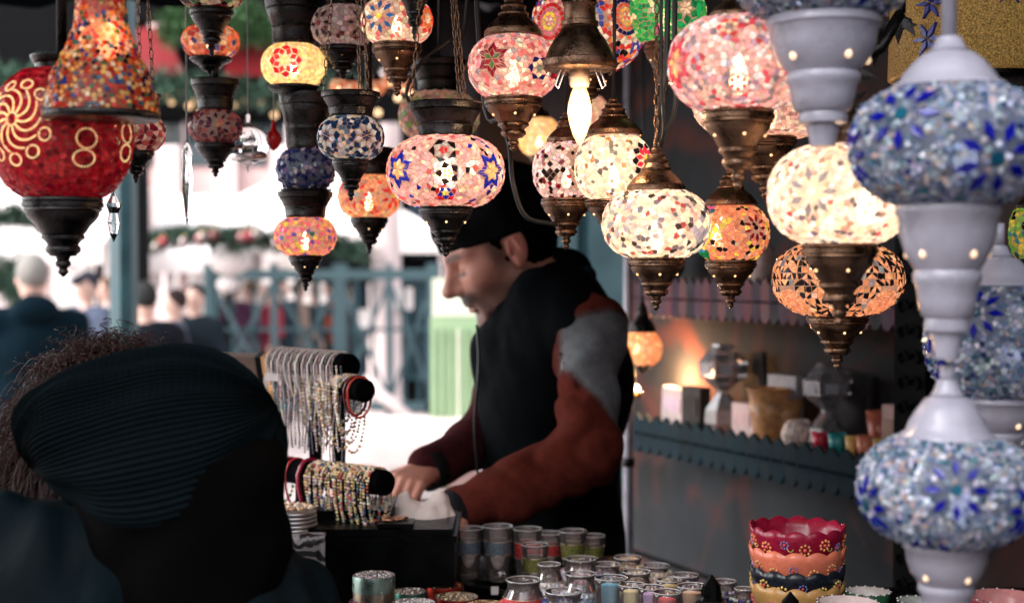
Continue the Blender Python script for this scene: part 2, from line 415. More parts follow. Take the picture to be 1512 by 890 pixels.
b = MB(); b.box(WP(.66, -.155, 1.15), (1.95, .03, 2.3), rot=WR)
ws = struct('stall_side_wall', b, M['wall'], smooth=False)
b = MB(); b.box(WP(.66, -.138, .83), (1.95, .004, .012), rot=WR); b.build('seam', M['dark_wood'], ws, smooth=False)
b = MB(); b.box((1.2, 1.0, 1.15), (.03, 3.2, 2.3)); struct('right_shade_wall', b, M['roof'], smooth=False)  # unseen wall drawn out towards the camera to block side light

b = MB(); b.box((0, -3.4, 1.6), (14, .4, 3.2)); b.box((4.2, 3, 3.5), (.4, 11, 7)); b.box((-4.2, -.6, 3.5), (.4, 3.6, 7)); struct('sky_block_walls', b, M['sky_block_stone'], smooth=False)  # unseen walls added behind and beside the camera to block sky light
# scalloped shelves
def scallop_shelf(name, label, z, s0, s1, m, trim_h, step, depth=.13, cols=None):
    t = thing(name, label, 'shelf', WP(s0, 0, z)); o = WP(s0, 0, z)
    b = MB(); b.box(WP((s0 + s1) / 2, -depth / 2, z - .008) - o, (s1 - s0, depth, .014), rot=WR); b.build('board', m, t, smooth=False)
    n = int((s1 - s0) / step); st = (s1 - s0) / n
    for i in range(n):
        b = MB(); pts = []
        for k in range(9):
            a = PI * k / 8; pts.append((-st / 2 * math.cos(a), -trim_h - st * .55 * math.sin(a)))
        pts = [(-st / 2, .012)] + pts + [(st / 2, .012), (st * .2, .024), (0, .03), (-st * .2, .024)]
        c0 = WP(s0 + st * (i + .5), .006, z) - o; m_ = len(pts); vs = []
        for dy in (0, .008):
            for (x, zz) in pts: vs.append(c0 + U * x * .98 + N * (.004 - dy) + Vector((0, 0, zz)))
        fs = [tuple(reversed(range(m_))), tuple(range(m_, 2 * m_))] + [(k, (k + 1) % m_, m_ + (k + 1) % m_, m_ + k) for k in range(m_)]
        col = cols[i % len(cols)] if cols else None; b.add(vs, fs, col)
        for q in range(3):                       # pierced and raised ornament
            cc = c0 + U * ((q - 1) * st * .27) + N * .006 + Vector((0, 0, -trim_h * .45)); b.ball(cc, (st * .1,) * 3, 6, 4, (.02, .02, .03) if not cols else cols[(i + 1 + q) % len(cols)])
        b.build('scallop', m if not cols else M['vc_matte'], t, smooth=False)
    return t
M['shelf_teal'] = mat('shelf_teal_paint', (.012, .024, .032), .8, spec=.1, var=.3, scale=20, bump=.3)
scallop_shelf('scalloped_shelf', 'dark blue-grey wall shelf with scalloped trim holding glass ornaments and small cups', 1.212, -.02, .99, M['shelf_teal'], .045, .045)
pk = [(.1, .03, .04), (.03, .014, .03), (.12, .05, .055), (.015, .012, .02), (.06, .03, .05)]
scallop_shelf('scalloped_shelf', 'upper wall shelf with pink and purple patterned scalloped trim', 1.555, -.03, 1.0, M['shelf_teal'], .052, .033, cols=pk)
# carved dark post
t = thing('carved_post', 'tall black carved wooden post at the end of the wall shelves', 'post', WP(1.055, .03, 0))
b = MB(); b.box((0, 0, .83), (.085, .03, 1.66), rot=WR); b.build('plank', M['dark_wood'], t, smooth=False)
for i in range(26):
    z = .45 + i * .047; b = MB()
    for sg in (-1, 1):
        pts = []
        for k in range(12):
            a = k / 11 * 4.6; r = .019 * (1 - k / 15); pts.append(U * (sg * (.019 - r * math.cos(a))) + N * .018 + Vector((0, 0, z + r * math.sin(a))))
        b.tube(pts, .0032, 5)
    b.build('scroll', M['dark_wood'], t)

# grey-lilac cloth banner behind the lamps and teal door behind the seller
t = thing('cloth_banner', 'plain grey-lilac cloth hanging behind the lamps on the right', 'cloth', (.35, 4.0, 0))
b = MB(); nn = 60
for i in range(nn + 1):
    x = -.62 + i / nn * 2.1
    for z in (2.36, 1.80): b.v.append((x, .03 * math.sin(i * .9) + .01 * math.sin(i * 2.3), z + (.02 * math.sin(i * .9) if z < 2 else 0)))
for i in range(nn): b.f.append((2 * i, 2 * i + 1, 2 * i + 3, 2 * i + 2)); b.c.append((1, 1, 1))
o = b.build('banner_sheet', M['lilac'], t); md = o.modifiers.new('thick', 'SOLIDIFY'); md.thickness = .004
b = MB(); b.bar((-.65, 0, 2.37), (1.35, 0, 2.37), .03); b.build('banner_pole', M['dark_wood'], t, smooth=False)
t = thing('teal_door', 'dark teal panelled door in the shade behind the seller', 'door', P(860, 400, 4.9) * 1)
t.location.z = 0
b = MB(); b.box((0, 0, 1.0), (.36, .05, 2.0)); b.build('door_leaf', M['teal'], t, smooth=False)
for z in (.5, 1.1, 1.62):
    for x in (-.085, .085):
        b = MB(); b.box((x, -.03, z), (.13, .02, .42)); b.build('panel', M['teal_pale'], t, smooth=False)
# metal pole at the wall end
t = thing('metal_pole', 'bright metal pole standing between the seller and the grey wall', 'pole', (P(928, 0, 3.35).x, 3.35, .04))
b = MB(); b.lathe([(.012, 0), (.012, 2.28)], 12); b.build('tube', M['white_metal'], t)
b = MB(); b.lathe([(.03, 0), (.03, .01), (.014, .02)], 12); b.build('foot', M['white_metal'], t)
for z in (.62, 1.1):
    b = MB(); b.lathe([(.016, z), (.016, z + .02)], 12); b.build('collar', M['dark_bronze'], t)

# ------------------------------------------------------------------ outside: the square behind
def px_box(mb, x0, x1, y0, y1, d, th=.1, col=None):
    a, c = P(x0, y0, d), P(x1, y1, d); mb.box(((a.x + c.x) / 2, (a.y + c.y) / 2 + th / 2, (a.z + c.z) / 2), (abs(c.x - a.x), th, abs(a.z - c.z)), col)
Z0 = lambda y0: None
# stone facade with pilasters
t = thing('stone_building', 'pale pink stone building with flat pilasters far behind the white tent', 'building', (-5, 30, 0))
b = MB(); b.box((0, 1.0, 4.2), (22, 2, 8.4)); b.build('facade', M['pink_stone'], t, smooth=False)
for i in range(12):
    b = MB(); b.box((-7 + i * 1.2, -.12, 2.9), (.45, .24, 5.8)); b.build('pilaster', M['white_stone'], t, smooth=False)
b = MB(); b.box((0, -.25, 5.9), (22, .5, .3)); b.build('cornice', M['white_stone'], t, smooth=False)
for i in range(11):
    b = MB(); b.box((-6.4 + i * 1.2, -.02, 4.6), (.5, .08, 1.6)); b.build('window', M['dark_glass'], t, smooth=False)
# white tent
t = thing('white_tent', 'large white market tent with a peaked roof in the sunlight', 'tent', (P(430, 0, 17).x, 17, 0))
b = MB(); ax = P(455, 238, 17); ex0, ex1 = P(255, 345, 16).x, P(660, 345, 16).x; o = Vector((P(430, 0, 17).x, 17, 0))
zt, ze = ax.z, P(0, 345, 16).z
b.add([Vector((ex0, 15.6, ze)) - o, Vector((ex1, 15.6, ze)) - o, Vector((ex1, 18.6, ze)) - o, Vector((ex0, 18.6, ze)) - o, Vector((ax.x, 17.1, zt)) - o,
       Vector((ex0, 15.6, ze - .22)) - o, Vector((ex1, 15.6, ze - .22)) - o], [(0, 1, 4), (1, 2, 4), (2, 3, 4), (3, 0, 4), (5, 6, 1, 0)])
b.build('canopy', M['white_canvas'], t, smooth=False)
for x in (ex0 + .05, ex1 - .05):
    for y in (15.7, 18.5):
        b = MB(); b.box(Vector((x, y, ze / 2)) - o, (.05, .05, ze)); b.build('leg', M['white_stone'], t, smooth=False)
# white stall fronts left and right of the teal post
def stall_row(name, label, x0, x1, ytop, ybot, d, n):
    a, c = P(x0, ytop, d), P(x1, ybot, d); t = thing(name, label, 'market stall', ((a.x + c.x) / 2, d, 0)); w_ = c.x - a.x
    b = MB(); b.add([(-w_ / 2, -.2, a.z - .25), (w_ / 2, -.2, a.z - .25), (w_ / 2, 1.6, a.z + .45), (-w_ / 2, 1.6, a.z + .45), (-w_ / 2, -.2, a.z - .45), (w_ / 2, -.2, a.z - .45)], [(0, 1, 2, 3), (4, 5, 1, 0)])
    b.build('awning', M['white_canvas'], t, smooth=False)
    b = MB(); b.box((0, 1.7, (a.z + .4) / 2), (w_, .06, a.z + .4)); b.build('back_panel', M['white_canvas'], t, smooth=False)
    for i in range(n):
        b = MB(); x = -w_ / 2 + w_ * (i + .5) / n; zb = c.z + random.uniform(-.08, .25)
        b.box((x, -.1, (a.z - .4 + zb) / 2), (w_ / n * .62, .05, a.z - .4 - zb)); b.build('hanging_cloth', M['white_canvas'] if i % 3 else M['pink_stone'], t, smooth=False)
    b = MB(); b.box((0, .3, .45), (w_, .7, .9)); b.build('counter', M['dark_wood'], t, smooth=False)
    for x in (-w_ / 2 + .04, w_ / 2 - .04):
        b = MB(); b.box((x, -.15, (a.z - .25) / 2), (.06, .06, a.z - .25)); b.build('leg', M['dark_wood'], t, smooth=False)
    return t
stall_row('market_stall', 'white market stall left of the teal post with pale cloths hanging', -60, 160, 322, 455, 14, 6)
stall_row('market_stall', 'white market stall right of the teal post with a row of pale cloths', 205, 345, 340, 440, 15, 7)
stall_row('market_stall', 'white market stall behind the teal balustrade under the garland', 350, 560, 345, 420, 19, 5)

# dark wooden kiosk with red canopy and fairy lights
t = thing('wooden_kiosk', 'dark wooden kiosk with a bright red canopy and strings of small lights', 'kiosk', (P(300, 0, 9.6).x, 9.6, 0)); o = t.location.copy()
b = MB(); px_box(b, -250, 700, -260, 30, 9.9, .12); b.v = [tuple(Vector(v) - o) for v in b.v]; b.build('roof_board', M['dark_wood'], t, smooth=False)
b = MB(); px_box(b, -250, 700, 112, 175, 10.0, .3); b.v = [tuple(Vector(v) - o) for v in b.v]; b.build('lintel', M['dark_wood'], t, smooth=False)
b = MB(); px_box(b, -250, 152, 28, 114, 9.85, .1); b.v = [tuple(Vector(v) - o) for v in b.v]; b.build('side_board', M['dark_wood'], t, smooth=False)
b = MB(); px_box(b, 424, 560, 28, 114, 9.85, .1); b.v = [tuple(Vector(v) - o) for v in b.v]; b.build('side_board', M['dark_wood'], t, smooth=False)
for x0, x1, m in ((-200, -40, 'dark_glass'), (-30, 90, 'dark_glass'), (100, 205, 'dark_glass'), (212, 268, 'dark_glass'), (276, 330, 'teal'), (338, 420, 'dark_glass'), (428, 560, 'dark_glass')):
    b = MB(); px_box(b, x0, x1, 170, 214, 10.2, .05); b.v = [tuple(Vector(v) - o) for v in b.v]; b.build('window', M[m], t, smooth=False)
def sheet(px, d, m, name, parent, th=.03):
    pts = [P(x, y, d) - parent.location for x, y in px]; n_ = len(pts); b = MB()
    b.add(pts + [p + Vector((0, th, 0)) for p in pts], [tuple(range(n_)), tuple(range(2 * n_ - 1, n_ - 1, -1))] + [(i, n_ + i, n_ + (i + 1) % n_, (i + 1) % n_) for i in range(n_)])
    return b.build(name, m, parent, smooth=False)
sheet([(150, 110), (150, 45), (245, 40), (272, 112)], 9.7, M['red_cloth'], 'red_canopy', t)
sheet([(330, 112), (345, 48), (402, 52), (425, 112)], 9.7, M['red_cloth'], 'red_canopy', t)
sheet([(262, 112), (255, 60), (352, 58), (340, 112)], 9.75, M['dark_wood'], 'dark_flap', t)
sheet([(340, 60), (352, 28), (420, 22), (420, 58)], 9.65, M['lilac'], 'grey_flap', t)
for x in (-245, 205, 680):
    b = MB(); p = P(x, 300, 10.1); b.box(Vector((p.x, p.y, 1.75)) - o, (.12, .12, 3.5)); b.build('post', M['dark_wood'], t, smooth=False)
lm = MB().ball((0, 0, 0), .022, 8, 5).data('fairy_bulb', M['bulb_far'])
for i in range(46):
    x = 150 + i * 10.5 + random.uniform(-5, 5); inst('fairy_bulb', lm, t, P(x, 118 + random.uniform(0, 55), 9.6) - o)

# teal post and balustrade
t = thing('teal_post', 'thick dark teal post standing in the square behind the customers', 'post', (P(183, 0, 5.4).x, 5.4, 0))
b = MB(); b.lathe([(.075, 0), (.075, .5), (.055, .52), (.0535, 2.9), (.07, 2.93), (.07, 3.2)], 8); b.build('shaft', M['teal'], t, smooth=False)
b = MB(); b.lathe([(.1, 0), (.1, .06), (.08, .1)], 8); b.build('base', M['teal'], t, smooth=False)
D = 13.0
t = thing('balustrade', 'pale teal iron balustrade with crossed lattice panels across the square', 'balustrade', (P(480, 0, D).x, D, 0)); o = t.location.copy()
zb, ztop = P(0, 600, D).z, P(0, 405, D).z
xs = [P(x, 0, D).x - o.x for x in (312, 405, 502, 575, 640)]
b = MB(); b.box(((xs[0] + xs[-1]) / 2, 0, ztop), (xs[-1] - xs[0] + .1, .09, .09)); b.build('top_rail', M['teal_pale'], t, smooth=False)
b = MB(); b.box(((xs[0] + xs[-1]) / 2, 0, zb), (xs[-1] - xs[0] + .1, .07, .08)); b.build('bottom_rail', M['teal_pale'], t, smooth=False)
b = MB(); b.box(((xs[0] + xs[-1]) / 2, 0, (zb + ztop) / 2 + .1), (xs[-1] - xs[0], .04, .03)); b.build('middle_rail', M['teal'], t, smooth=False)
for i, x in enumerate(xs):
    b = MB(); b.box((x, 0, (ztop + .1) / 2), (.13 if i % 2 == 0 else .06, .07, ztop + .1)); b.build('post', M['teal_pale'], t, smooth=False)
for x0, x1 in zip(xs[:-1], xs[1:]):
    for a_, c_ in (((x0, .01, zb + .05), (x1, .01, ztop - .05)), ((x0, -.02, ztop - .05), (x1, -.02, zb + .05))):
        b = MB(); b.bar(a_, c_, .055, .03); b.build('brace', M['teal_pale'], t, smooth=False)
    for k in (1, 2):
        x = x0 + (x1 - x0) * k / 3; b = MB(); b.bar((x, .03, zb), (x, .03, ztop), .03); b.build('bar', M['teal'], t, smooth=False)
# white column, dark shopfront, green box
t = thing('white_column', 'white stone column beside the dark shop windows', 'column', (P(568, 0, 14.5).x, 14.5, 0))
b = MB(); b.lathe([(.24, 0), (.24, .25), (.17, .32), (.16, 3.4), (.2, 3.5), (.24, 3.6)], 16); b.build('shaft', M['white_stone'], t)
for z in (1.1, 1.32): 
    b = MB(); b.box((.12 if z > 1.2 else -.1, -.1, z), (.34, .1, .22)); b.build('notice', M['white_canvas'], t, smooth=False)
t = thing('shop_front', 'dark shop front with teal framed windows behind the column', 'shop', (P(700, 0, 16).x, 16, 0)); o = t.location.copy()
b = MB(); b.box((1.2, .3, 2.2), (5.0, .4, 4.4)); b.build('wall', M['dark_wood'], t, smooth=False)
for i in range(7):
    x = -1.1 + i * .62; b = MB(); b.box((x, .06, .95), (.5, .06, 1.1)); w1 = b.build('window', M['dark_glass'], t, smooth=False)
    b = MB()
    for dx in (-.25, 0, .25): b.box((x + dx, .0, .95), (.035, .05, 1.14))
    for dz in (.4, .95, 1.5): b.box((x, -.01, dz), (.5, .05, .035))
    b.build('frame', M['teal'], w1, smooth=False)
    b = MB(); b.box((x, .06, 2.2), (.5, .06, .9)); b.build('window', M['dark_glass'], t, smooth=False)
t = thing('green_cabinet', 'light green painted cabinet with ribbed sides behind the seller', 'cabinet', (P(672, 0, 7.5).x, 7.5, 0))
zc = P(0, 412, 7.5).z; zm = P(0, 468, 7.5).z
b = MB(); b.box((0, 0, zm / 2), (.25, .2, zm)); b.build('body', M['green_paint'], t, smooth=False)
b = MB(); b.box((0, 0, (zm + zc) / 2 + .004), (.235, .18, zc - zm)); b.build('top_box', M['green_pale'], t, smooth=False)
for i in range(6):
    b = MB(); b.box((-.105 + i * .042, -.105, zm * .5), (.016, .014, zm * .92)); b.build('rib', M['green_paint' if i != 3 else 'green_pale'], t, smooth=False)
t = thing('white_handrail', 'white sloping handrail in front of the shop windows', 'handrail', (P(560, 0, 11).x, 11, 0)); o = t.location.copy()
b = MB(); b.tube([P(535, 560, 11) - o, P(632, 640, 11) - o], .045, 8); b.build('rail', M['white_stone'], t)
for x, y in ((540, 565), (628, 637)):
    p = P(x, y, 11) - o; b = MB(); b.tube([p, (p.x, p.y, 0)], .02, 8); b.build('leg', M['white_stone'], t)
t = thing('pale_bench', 'pale stone bench block beyond the jewellery stand', 'bench', (P(590, 0, 6.4).x, 6.4, 0)); zc = P(0, 650, 6.4).z
b = MB(); b.box((0, .5, zc - .05), (.75, 1.2, .1)); b.build('seat', M['white_stone'], t, smooth=False)
for x in (-.28, .28):
    b = MB(); b.box((x, .5, (zc - .1) / 2), (.12, .9, zc - .1)); b.build('leg', M['pink_stone'], t, smooth=False)

# garlands
def garland(label, pts, d, rad, n, m, baub=0):
    t = thing('garland', label, 'garland', P(*pts[0], d)); o = t.location.copy(); b = MB(); rr = random.Random(len(pts) + n)
    poly = [P(x, y, d) - o for x, y in pts]; b.tube(poly, .02, 5); b.build('stem', M['dark_wood'], t)
    b = MB()
    for _ in range(n):
        k = rr.randrange(len(poly) - 1); p = poly[k].lerp(poly[k + 1], rr.random()); dr = Vector((rr.gauss(0, 1), rr.gauss(0, 1), rr.gauss(0, 1))).normalized()
        q = p + dr * rad * rr.random() ** .5; e = Vector((rr.gauss(0, 1), rr.gauss(0, 1), rr.gauss(0, 1))).normalized(); s_ = Vector((-e.y, e.x, .3)).normalized() * .012
        b.add([q - s_, q + s_, q + e * .075], [(0, 1, 2)])
    b.build('foliage', m, t, smooth=False, kind='stuff')
    return o, poly, rr
o, poly, rr = garland('fir garland hung with round baubles across the white tent front', [(212, 362), (250, 350), (300, 345), (340, 352), (375, 350), (430, 360), (470, 352), (540, 372)], 12.4, .11, 5200, M['needle'])
cols_ = [(.2, .03, .04), (.25, .2, .2), (.12, .05, .05), (.2, .1, .1), (.2, .17, .16)]
for i in range(15):
    p = poly[i % (len(poly) - 1)].lerp(poly[i % (len(poly) - 1) + 1], rr.random()) + o + Vector((0, -.12, rr.uniform(-.08, .04)))
    b = MB(); b.ball((0, 0, 0), .05, 12, 8, cols_[i % 5]); b.lathe([(.012, .045), (.012, .065)], 8, col=(.4, .3, .1)); q = b.build('bauble', M['vc_metal']); q.location = p
    tag(q, 'round bauble hung on the fir garland in front of the white tent', 'bauble', 'baubles on the fir garland')
garland('fir garland above the white stall at the far left', [(-30, 318), (0, 322), (30, 318), (62, 330)], 12.0, .1, 1500, M['needle'])
garland('dark leafy garland along the red kiosk canopy', [(250, 50), (268, 30), (300, 42), (340, 52), (365, 30), (400, 48)], 9.5, .13, 3200, M['leaf_dark'])
garland('long fir garland above the kiosk windows', [(-100, 110), (0, 120), (100, 112), (200, 125), (300, 130), (400, 140), (520, 132)], 9.5, .12, 5000, M['needle'])
garland('dense dark shrub garland over the left kiosk windows', [(-60, 392), (-10, 415), (30, 405), (40, 450)], 11.8, .2, 3000, M['needle'])
t = thing('lattice_sign_post', 'dark post with round white lanterns near the balustrade', 'lantern post', (P(315, 0, 12.6).x, 12.6, 0)); o = t.location.copy()
b = MB(); b.bar((0, 0, 0), (0, 0, P(0, 360, 12.6).z), .05); b.build('pole', M['teal'], t, smooth=False)
for x, y, r in ((340, 385, .17), (336, 420, .09)):
    b = MB(); p = P(x, y, 12.6) - o; b.ball(p, (r * 1.1, r, r * .8), 16, 10); b.build('lantern', M['white_canvas'], t); 
    b = MB(); b.bar((0, 0, p.z), p, .02); b.build('arm', M['teal'], t, smooth=False)
b = MB(); px_box(b, 440, 545, 355, 418, 14.0, .3); q = struct('stall_shade_block', b, M['dark_wood'], smooth=False)  # near-black block standing in for the shade inside the stall
# ------------------------------------------------------------------ people
M['skin'] = mat('skin', (1, 1, 1), .5, vcol=True, var=.07, scale=40, bump=.1, bscale=300)
M['fleece'] = mat('fleece', (1, 1, 1), .9, spec=.04, vcol=True, var=.2, scale=60, bump=.35, bscale=240, )
M['vest'] = mat('vest', (.0022, .003, .004), .8, var=.2, scale=30, bump=.3, bscale=200, spec=.03)
M['hat'] = mat('hat_cloth', (.004, .004, .005), .85, spec=.03, var=.3, scale=30, bump=.3, bscale=160)
M['hair_black'] = mat('dark_hair', (.0015, .0013, .0013), .7, spec=.02, var=.3, scale=90, stretch=(6, 6, 1), bump=.6, bscale=250)
M['curl'] = mat('curly_hair', (.03, .009, .007), .5, spec=.3, var=.4, scale=14)
M['coat'] = mat('dark_coat', (.0012, .0045, .0065), .7, spec=.05, var=.35, scale=8, bump=.35, bscale=60)

def refine(V, Fq):
    for _ in range(2):
        n = np.zeros(len(V)); acc = np.zeros_like(V)
        for i in range(4): a, d = Fq[:, i], Fq[:, (i + 1) % 4]; np.add.at(acc, a, V[d]); np.add.at(acc, d, V[a]); np.add.at(n, a, 1); np.add.at(n, d, 1)
        V = V * .5 + .5 * acc / np.maximum(n, 1)[:, None]
    nv = len(V); E = np.concatenate([np.stack([Fq[:, i], Fq[:, (i + 1) % 4]], 1) for i in range(4)]); E.sort(axis=1); U_, inv = np.unique(E, axis=0, return_inverse=True); inv = inv.reshape(4, -1).T
    V2 = np.concatenate([V, V[U_].mean(1), V[Fq].mean(1)]); m = nv + inv; c = nv + len(U_) + np.arange(len(Fq))
    return V2, np.concatenate([np.stack([Fq[:, i], m[:, i], c, m[:, (i + 3) % 4]], 1) for i in range(4)])
def vnormals(V, Fq):
    n = np.cross(V[Fq[:, 2]] - V[Fq[:, 0]], V[Fq[:, 3]] - V[Fq[:, 1]]); N_ = np.zeros_like(V)
    for i in range(4): np.add.at(N_, Fq[:, i], n)
    return N_ / np.maximum(np.linalg.norm(N_, axis=1), 1e-12)[:, None]
# --- the seller
yaw, bow = math.radians(14), math.radians(27)
fh = Vector((-math.cos(yaw), -math.sin(yaw), 0)); fw = fh * math.cos(bow) - Vector((0, 0, 1)) * math.sin(bow); uh = fh * math.sin(bow) + Vector((0, 0, 1)) * math.cos(bow)
lf = uh.cross(fw); HR = Matrix((fw, lf, uh)).transposed()
D0 = 2.8
ear = P(761, 367, D0 - .06); HT = ear - HR @ Vector((-.012, .08, -.005)); HS = 1.1
def H(x, y, z): return HT + HR @ (Vector((x, y, z)) * HS)
s = SDF((-.16, -.12, -.24), (.16, .12, .16), .0022)
s.ell((-.012, 0, .04), (.1, .077, .09), .01).ell((.03, 0, -.02), (.064, .063, .085), .03)
s.cone((.0, .05, -.055), (.062, .018, -.103), .022, .018, .03).cone((.0, -.05, -.055), (.062, -.018, -.103), .022, .018, .03)
s.ell((.072, 0, -.108), (.021, .026, .019), .025)
for q in (-1, 1):
    s.cone((.083, q * .008, .024), (.066, q * .046, .026), .0105, .009, .018)
    s.ell((.058, q * .044, -.022), (.022, .019, .018), .03)
    s.ell((.096, q * .031, .003), (.02, .017, .0115), .012, sub=True)
    s.ell((.072, q * .031, .001), (.0145, .0155, .0135), .005)
    s.ell((.099, q * .0125, -.033), (.011, .0075, .008), .007)
    s.cone((.089, q * .018, -.045), (.078, q * .034, -.085), .004, .004, .02)
    s.ell((-.012, q * .08, -.002), (.019, .0085, .033), .004, rot=Matrix.Rotation(q * -.3, 3, 'Z') @ Matrix.Rotation(-.2, 3, 'Y'))
    s.ell((-.006, q * .082, -.0), (.012, .005, .02), .004); s.ell((-.004, q * .0905, .004), (.0095, .0055, .019), .003, sub=True); s.ell((.0, q * .089, -.008), (.006, .008, .007), .003, sub=True); s.cone((-.012, q * .089, .016), (-.016, q * .089, -.008), .0022, .002, .003); s.ell((.004, q * .0855, -.005), (.0035, .003, .005), .003); s.ell((-.006, q * .082, -.028), (.008, .006, .009), .006)
s.cone((.078, 0, .022), (.096, 0, -.03), .0125, .014, .008); s.cone((.088, 0, .018), (.117, 0, -.024), .0075, .0095, .012).ell((.116, 0, -.027), (.0115, .0115, .0095), .01)
s.ell((.09, 0, -.056), (.012, .022, .010), .012).ell((.0925, 0, -.0625), (.009, .02, .0048), .005).ell((.09, 0, -.0745), (.0095, .018, .0055), .006)
s.cone((.104, -.022, -.0685), (.104, .022, -.0685), .002, .002, .003, sub=True)
s.cone((-.03, 0, -.06), (-.075, 0, -.2), .052, .056, .03)
head = s.mesh()
def skin_col(Vw):
    L = (Vw - np.array(HT)) @ np.array(HR) / HS; x, y, z = L[:, 0], L[:, 1], L[:, 2]
    c = np.tile(np.array([.44, .2, .15]), (len(L), 1))
    def mixc(msk, col, k): c[:] = c * (1 - (msk * k)[:, None]) + np.array(col)[None] * (msk * k)[:, None]
    sm = lambda a, e: 1 / (1 + np.exp(-np.clip(a / e, -30, 30)))
    mixc(sm(-.041 - z + .35 * np.maximum(.05 - x, 0) * -1 + 0, .006) * sm(x + .015, .01), (.06, .035, .03), .8)
    mixc(sm(-.02 - z, .01) * sm(x + .01, .01) * sm(.03 - x, .012), (.07, .04, .035), .7)
    mixc(sm(.0095 - np.abs(z + .051), .002) * sm(.034 - np.abs(y), .004) * sm(x - .075, .004), (.012, .008, .007), 1.)
    mixc(sm(.0045 - np.abs(z + .0745), .0015) * sm(.018 - np.abs(y), .003) * sm(x - .08, .004), (.45, .16, .15), .7)
    mixc(sm(.0062 - np.abs(z - .0275 + (np.abs(y) - .03) ** 2 * 4), .0015) * sm(.052 - np.abs(y), .003) * sm(np.abs(y) - .009, .002) * sm(x - .05, .005), (.03, .018, .016), .85)
    mixc(sm(.0032 - np.abs(z + .0075), .0008) * sm(.017 - np.abs(np.abs(y) - .031), .002) * sm(x - .07, .004), (.03, .02, .02), .8)
    mixc(sm(.017 - np.abs(x - .02 + 0), .004) * sm(z + .022, .008) * sm(np.abs(y) - .05, .004), (.02, .014, .013), .9)
    mixc(sm(np.abs(y) - .078, .003), (.52, .17, .13), .55)
    return c
hx, ft = xf(head, np.array(HR) * HS, HT)

def hand(wrist, dirv, back, curl, sc=1., side=1, h=.0032):
    """five fingered hand; dirv points from the wrist to the knuckles, back is the back-of-hand normal"""
    d = Vector(dirv).normalized(); n = Vector(back); n = (n - d * n.dot(d)).normalized(); t = d.cross(n) * side; w = Vector(wrist)
    q = lambda a, b_, c_: w + (d * a + t * b_ + n * c_) * sc
    pts = []; lo = Vector(w) - Vector((.2, .2, .2)) * sc; hi = Vector(w) + Vector((.2, .2, .2)) * sc
    s = SDF(lo, hi, h); s.cone(q(-.06, 0, 0), q(.005, 0, 0), .029 * sc, .025 * sc, .01)
    for i in range(4):
        b0 = (-.026 + i * .0175); s.cone(q(.0, b0 * .6, 0), q(.078 - abs(i - 1.3) * .004, b0, .002), .016 * sc, .0105 * sc, .012)
    for i, L in enumerate((.062, .072, .068, .052)):
        b0 = (-.026 + i * .0175); a = 0; p = Vector((.08 - abs(i - 1.3) * .004, b0, .002)); cu = curl[i]
        for j, f_ in enumerate((.45, .32, .27)):
            a += cu * (.9, 1.1, .7)[j]; e = p + Vector((math.cos(a), (b0 * .12), -math.sin(a))) * L * f_
            r0, r1 = (.0096, .0088, .0078, .0068)[j:j + 2]; s.cone(q(*p), q(*e), r0 * sc, r1 * sc, .0035); p = e
    p0, p1, p2, p3 = (.012, -.024, -.004), (.042, -.05, -.016), (.066, -.056, -.034), (.084, -.046, -.05)
    s.cone(q(*p0), q(*p1), .015 * sc, .0125 * sc, .01).cone(q(*p1), q(*p2), .0115 * sc, .010 * sc, .004).cone(q(*p2), q(*p3), .010 * sc, .0078 * sc, .003)
    return s.mesh()
# joints of the seller
shN, elN, wrN = P(868, 500, 2.66), P(868, 668, 2.52), P(678, 752, 2.50)
shF, elF, wrF = P(770, 510, 3.0), P(725, 640, 2.86), P(633, 692, 2.70)
man = thing('person', 'seller in black vest, rust red sleeves and black head cloth looking down at his hands', 'person', (P(820, 0, 2.8).x, 2.85, .04))
mo = np.array(man.location)
hF = hand(wrF, P(596, 716, 2.62) - wrF, Vector((-.2, -.75, .55)), (.75, .8, .85, .9), 1.0, side=-1)
hN = hand(wrN, P(636, 772, 2.47) - wrN, Vector((-.2, -.4, .9)), (.5, .55, .6, .7), 1.0, side=1)
# hidden trunk of the body under the clothes, in the same mesh
s = SDF(np.array(P(820, 600, 2.8)) - np.array([.45, .45, .35]), np.array(P(820, 600, 2.8)) + np.array([.45, .45, .35]), .012)
s.ell(P(820, 590, 2.8), (.11, .15, .2), .03).cone(P(790, 470, 2.8), P(820, 740, 2.8), .08, .1, .05)
for a_, b_, c_ in ((shN, elN, wrN), (shF, elF, wrF)): s.cone(a_, b_, .04, .034, .02).cone(b_, c_, .034, .026, .02)
s.cone(P(800, 440, 2.8), shN, .05, .04, .03).cone(P(790, 450, 2.8), shF, .05, .04, .03); tr = s.mesh()
# legs and shoes
s = SDF(mo + np.array([-.3, -.4, -.02]), mo + np.array([.35, .4, 1.05]), .014)
for q in (-1, 1):
    y = q * .1; s.cone(mo + [.0, y, .95], mo + [-.02, y, .5], .085, .06, .03).cone(mo + [-.02, y, .5], mo + [.02, y, .08], .058, .042, .02).cone(mo + [.02, y, .05], mo + [-.16, y, .04], .045, .036, .03)
s.ell(mo + [.01, 0, .93], (.12, .17, .13), .04); lg = s.mesh()
sk = (.50, .25, .19)
hcol = lambda V: np.tile(np.array([.5, .22, .16]), (len(V), 1))
off = lambda m: (m[0] - mo, m[1])
np_obj('body', [(hx - mo, ft, lambda V: skin_col(V + mo)), (*off(hF), hcol), (*off(hN), hcol), (*off(tr), sk)], M['skin'], man)
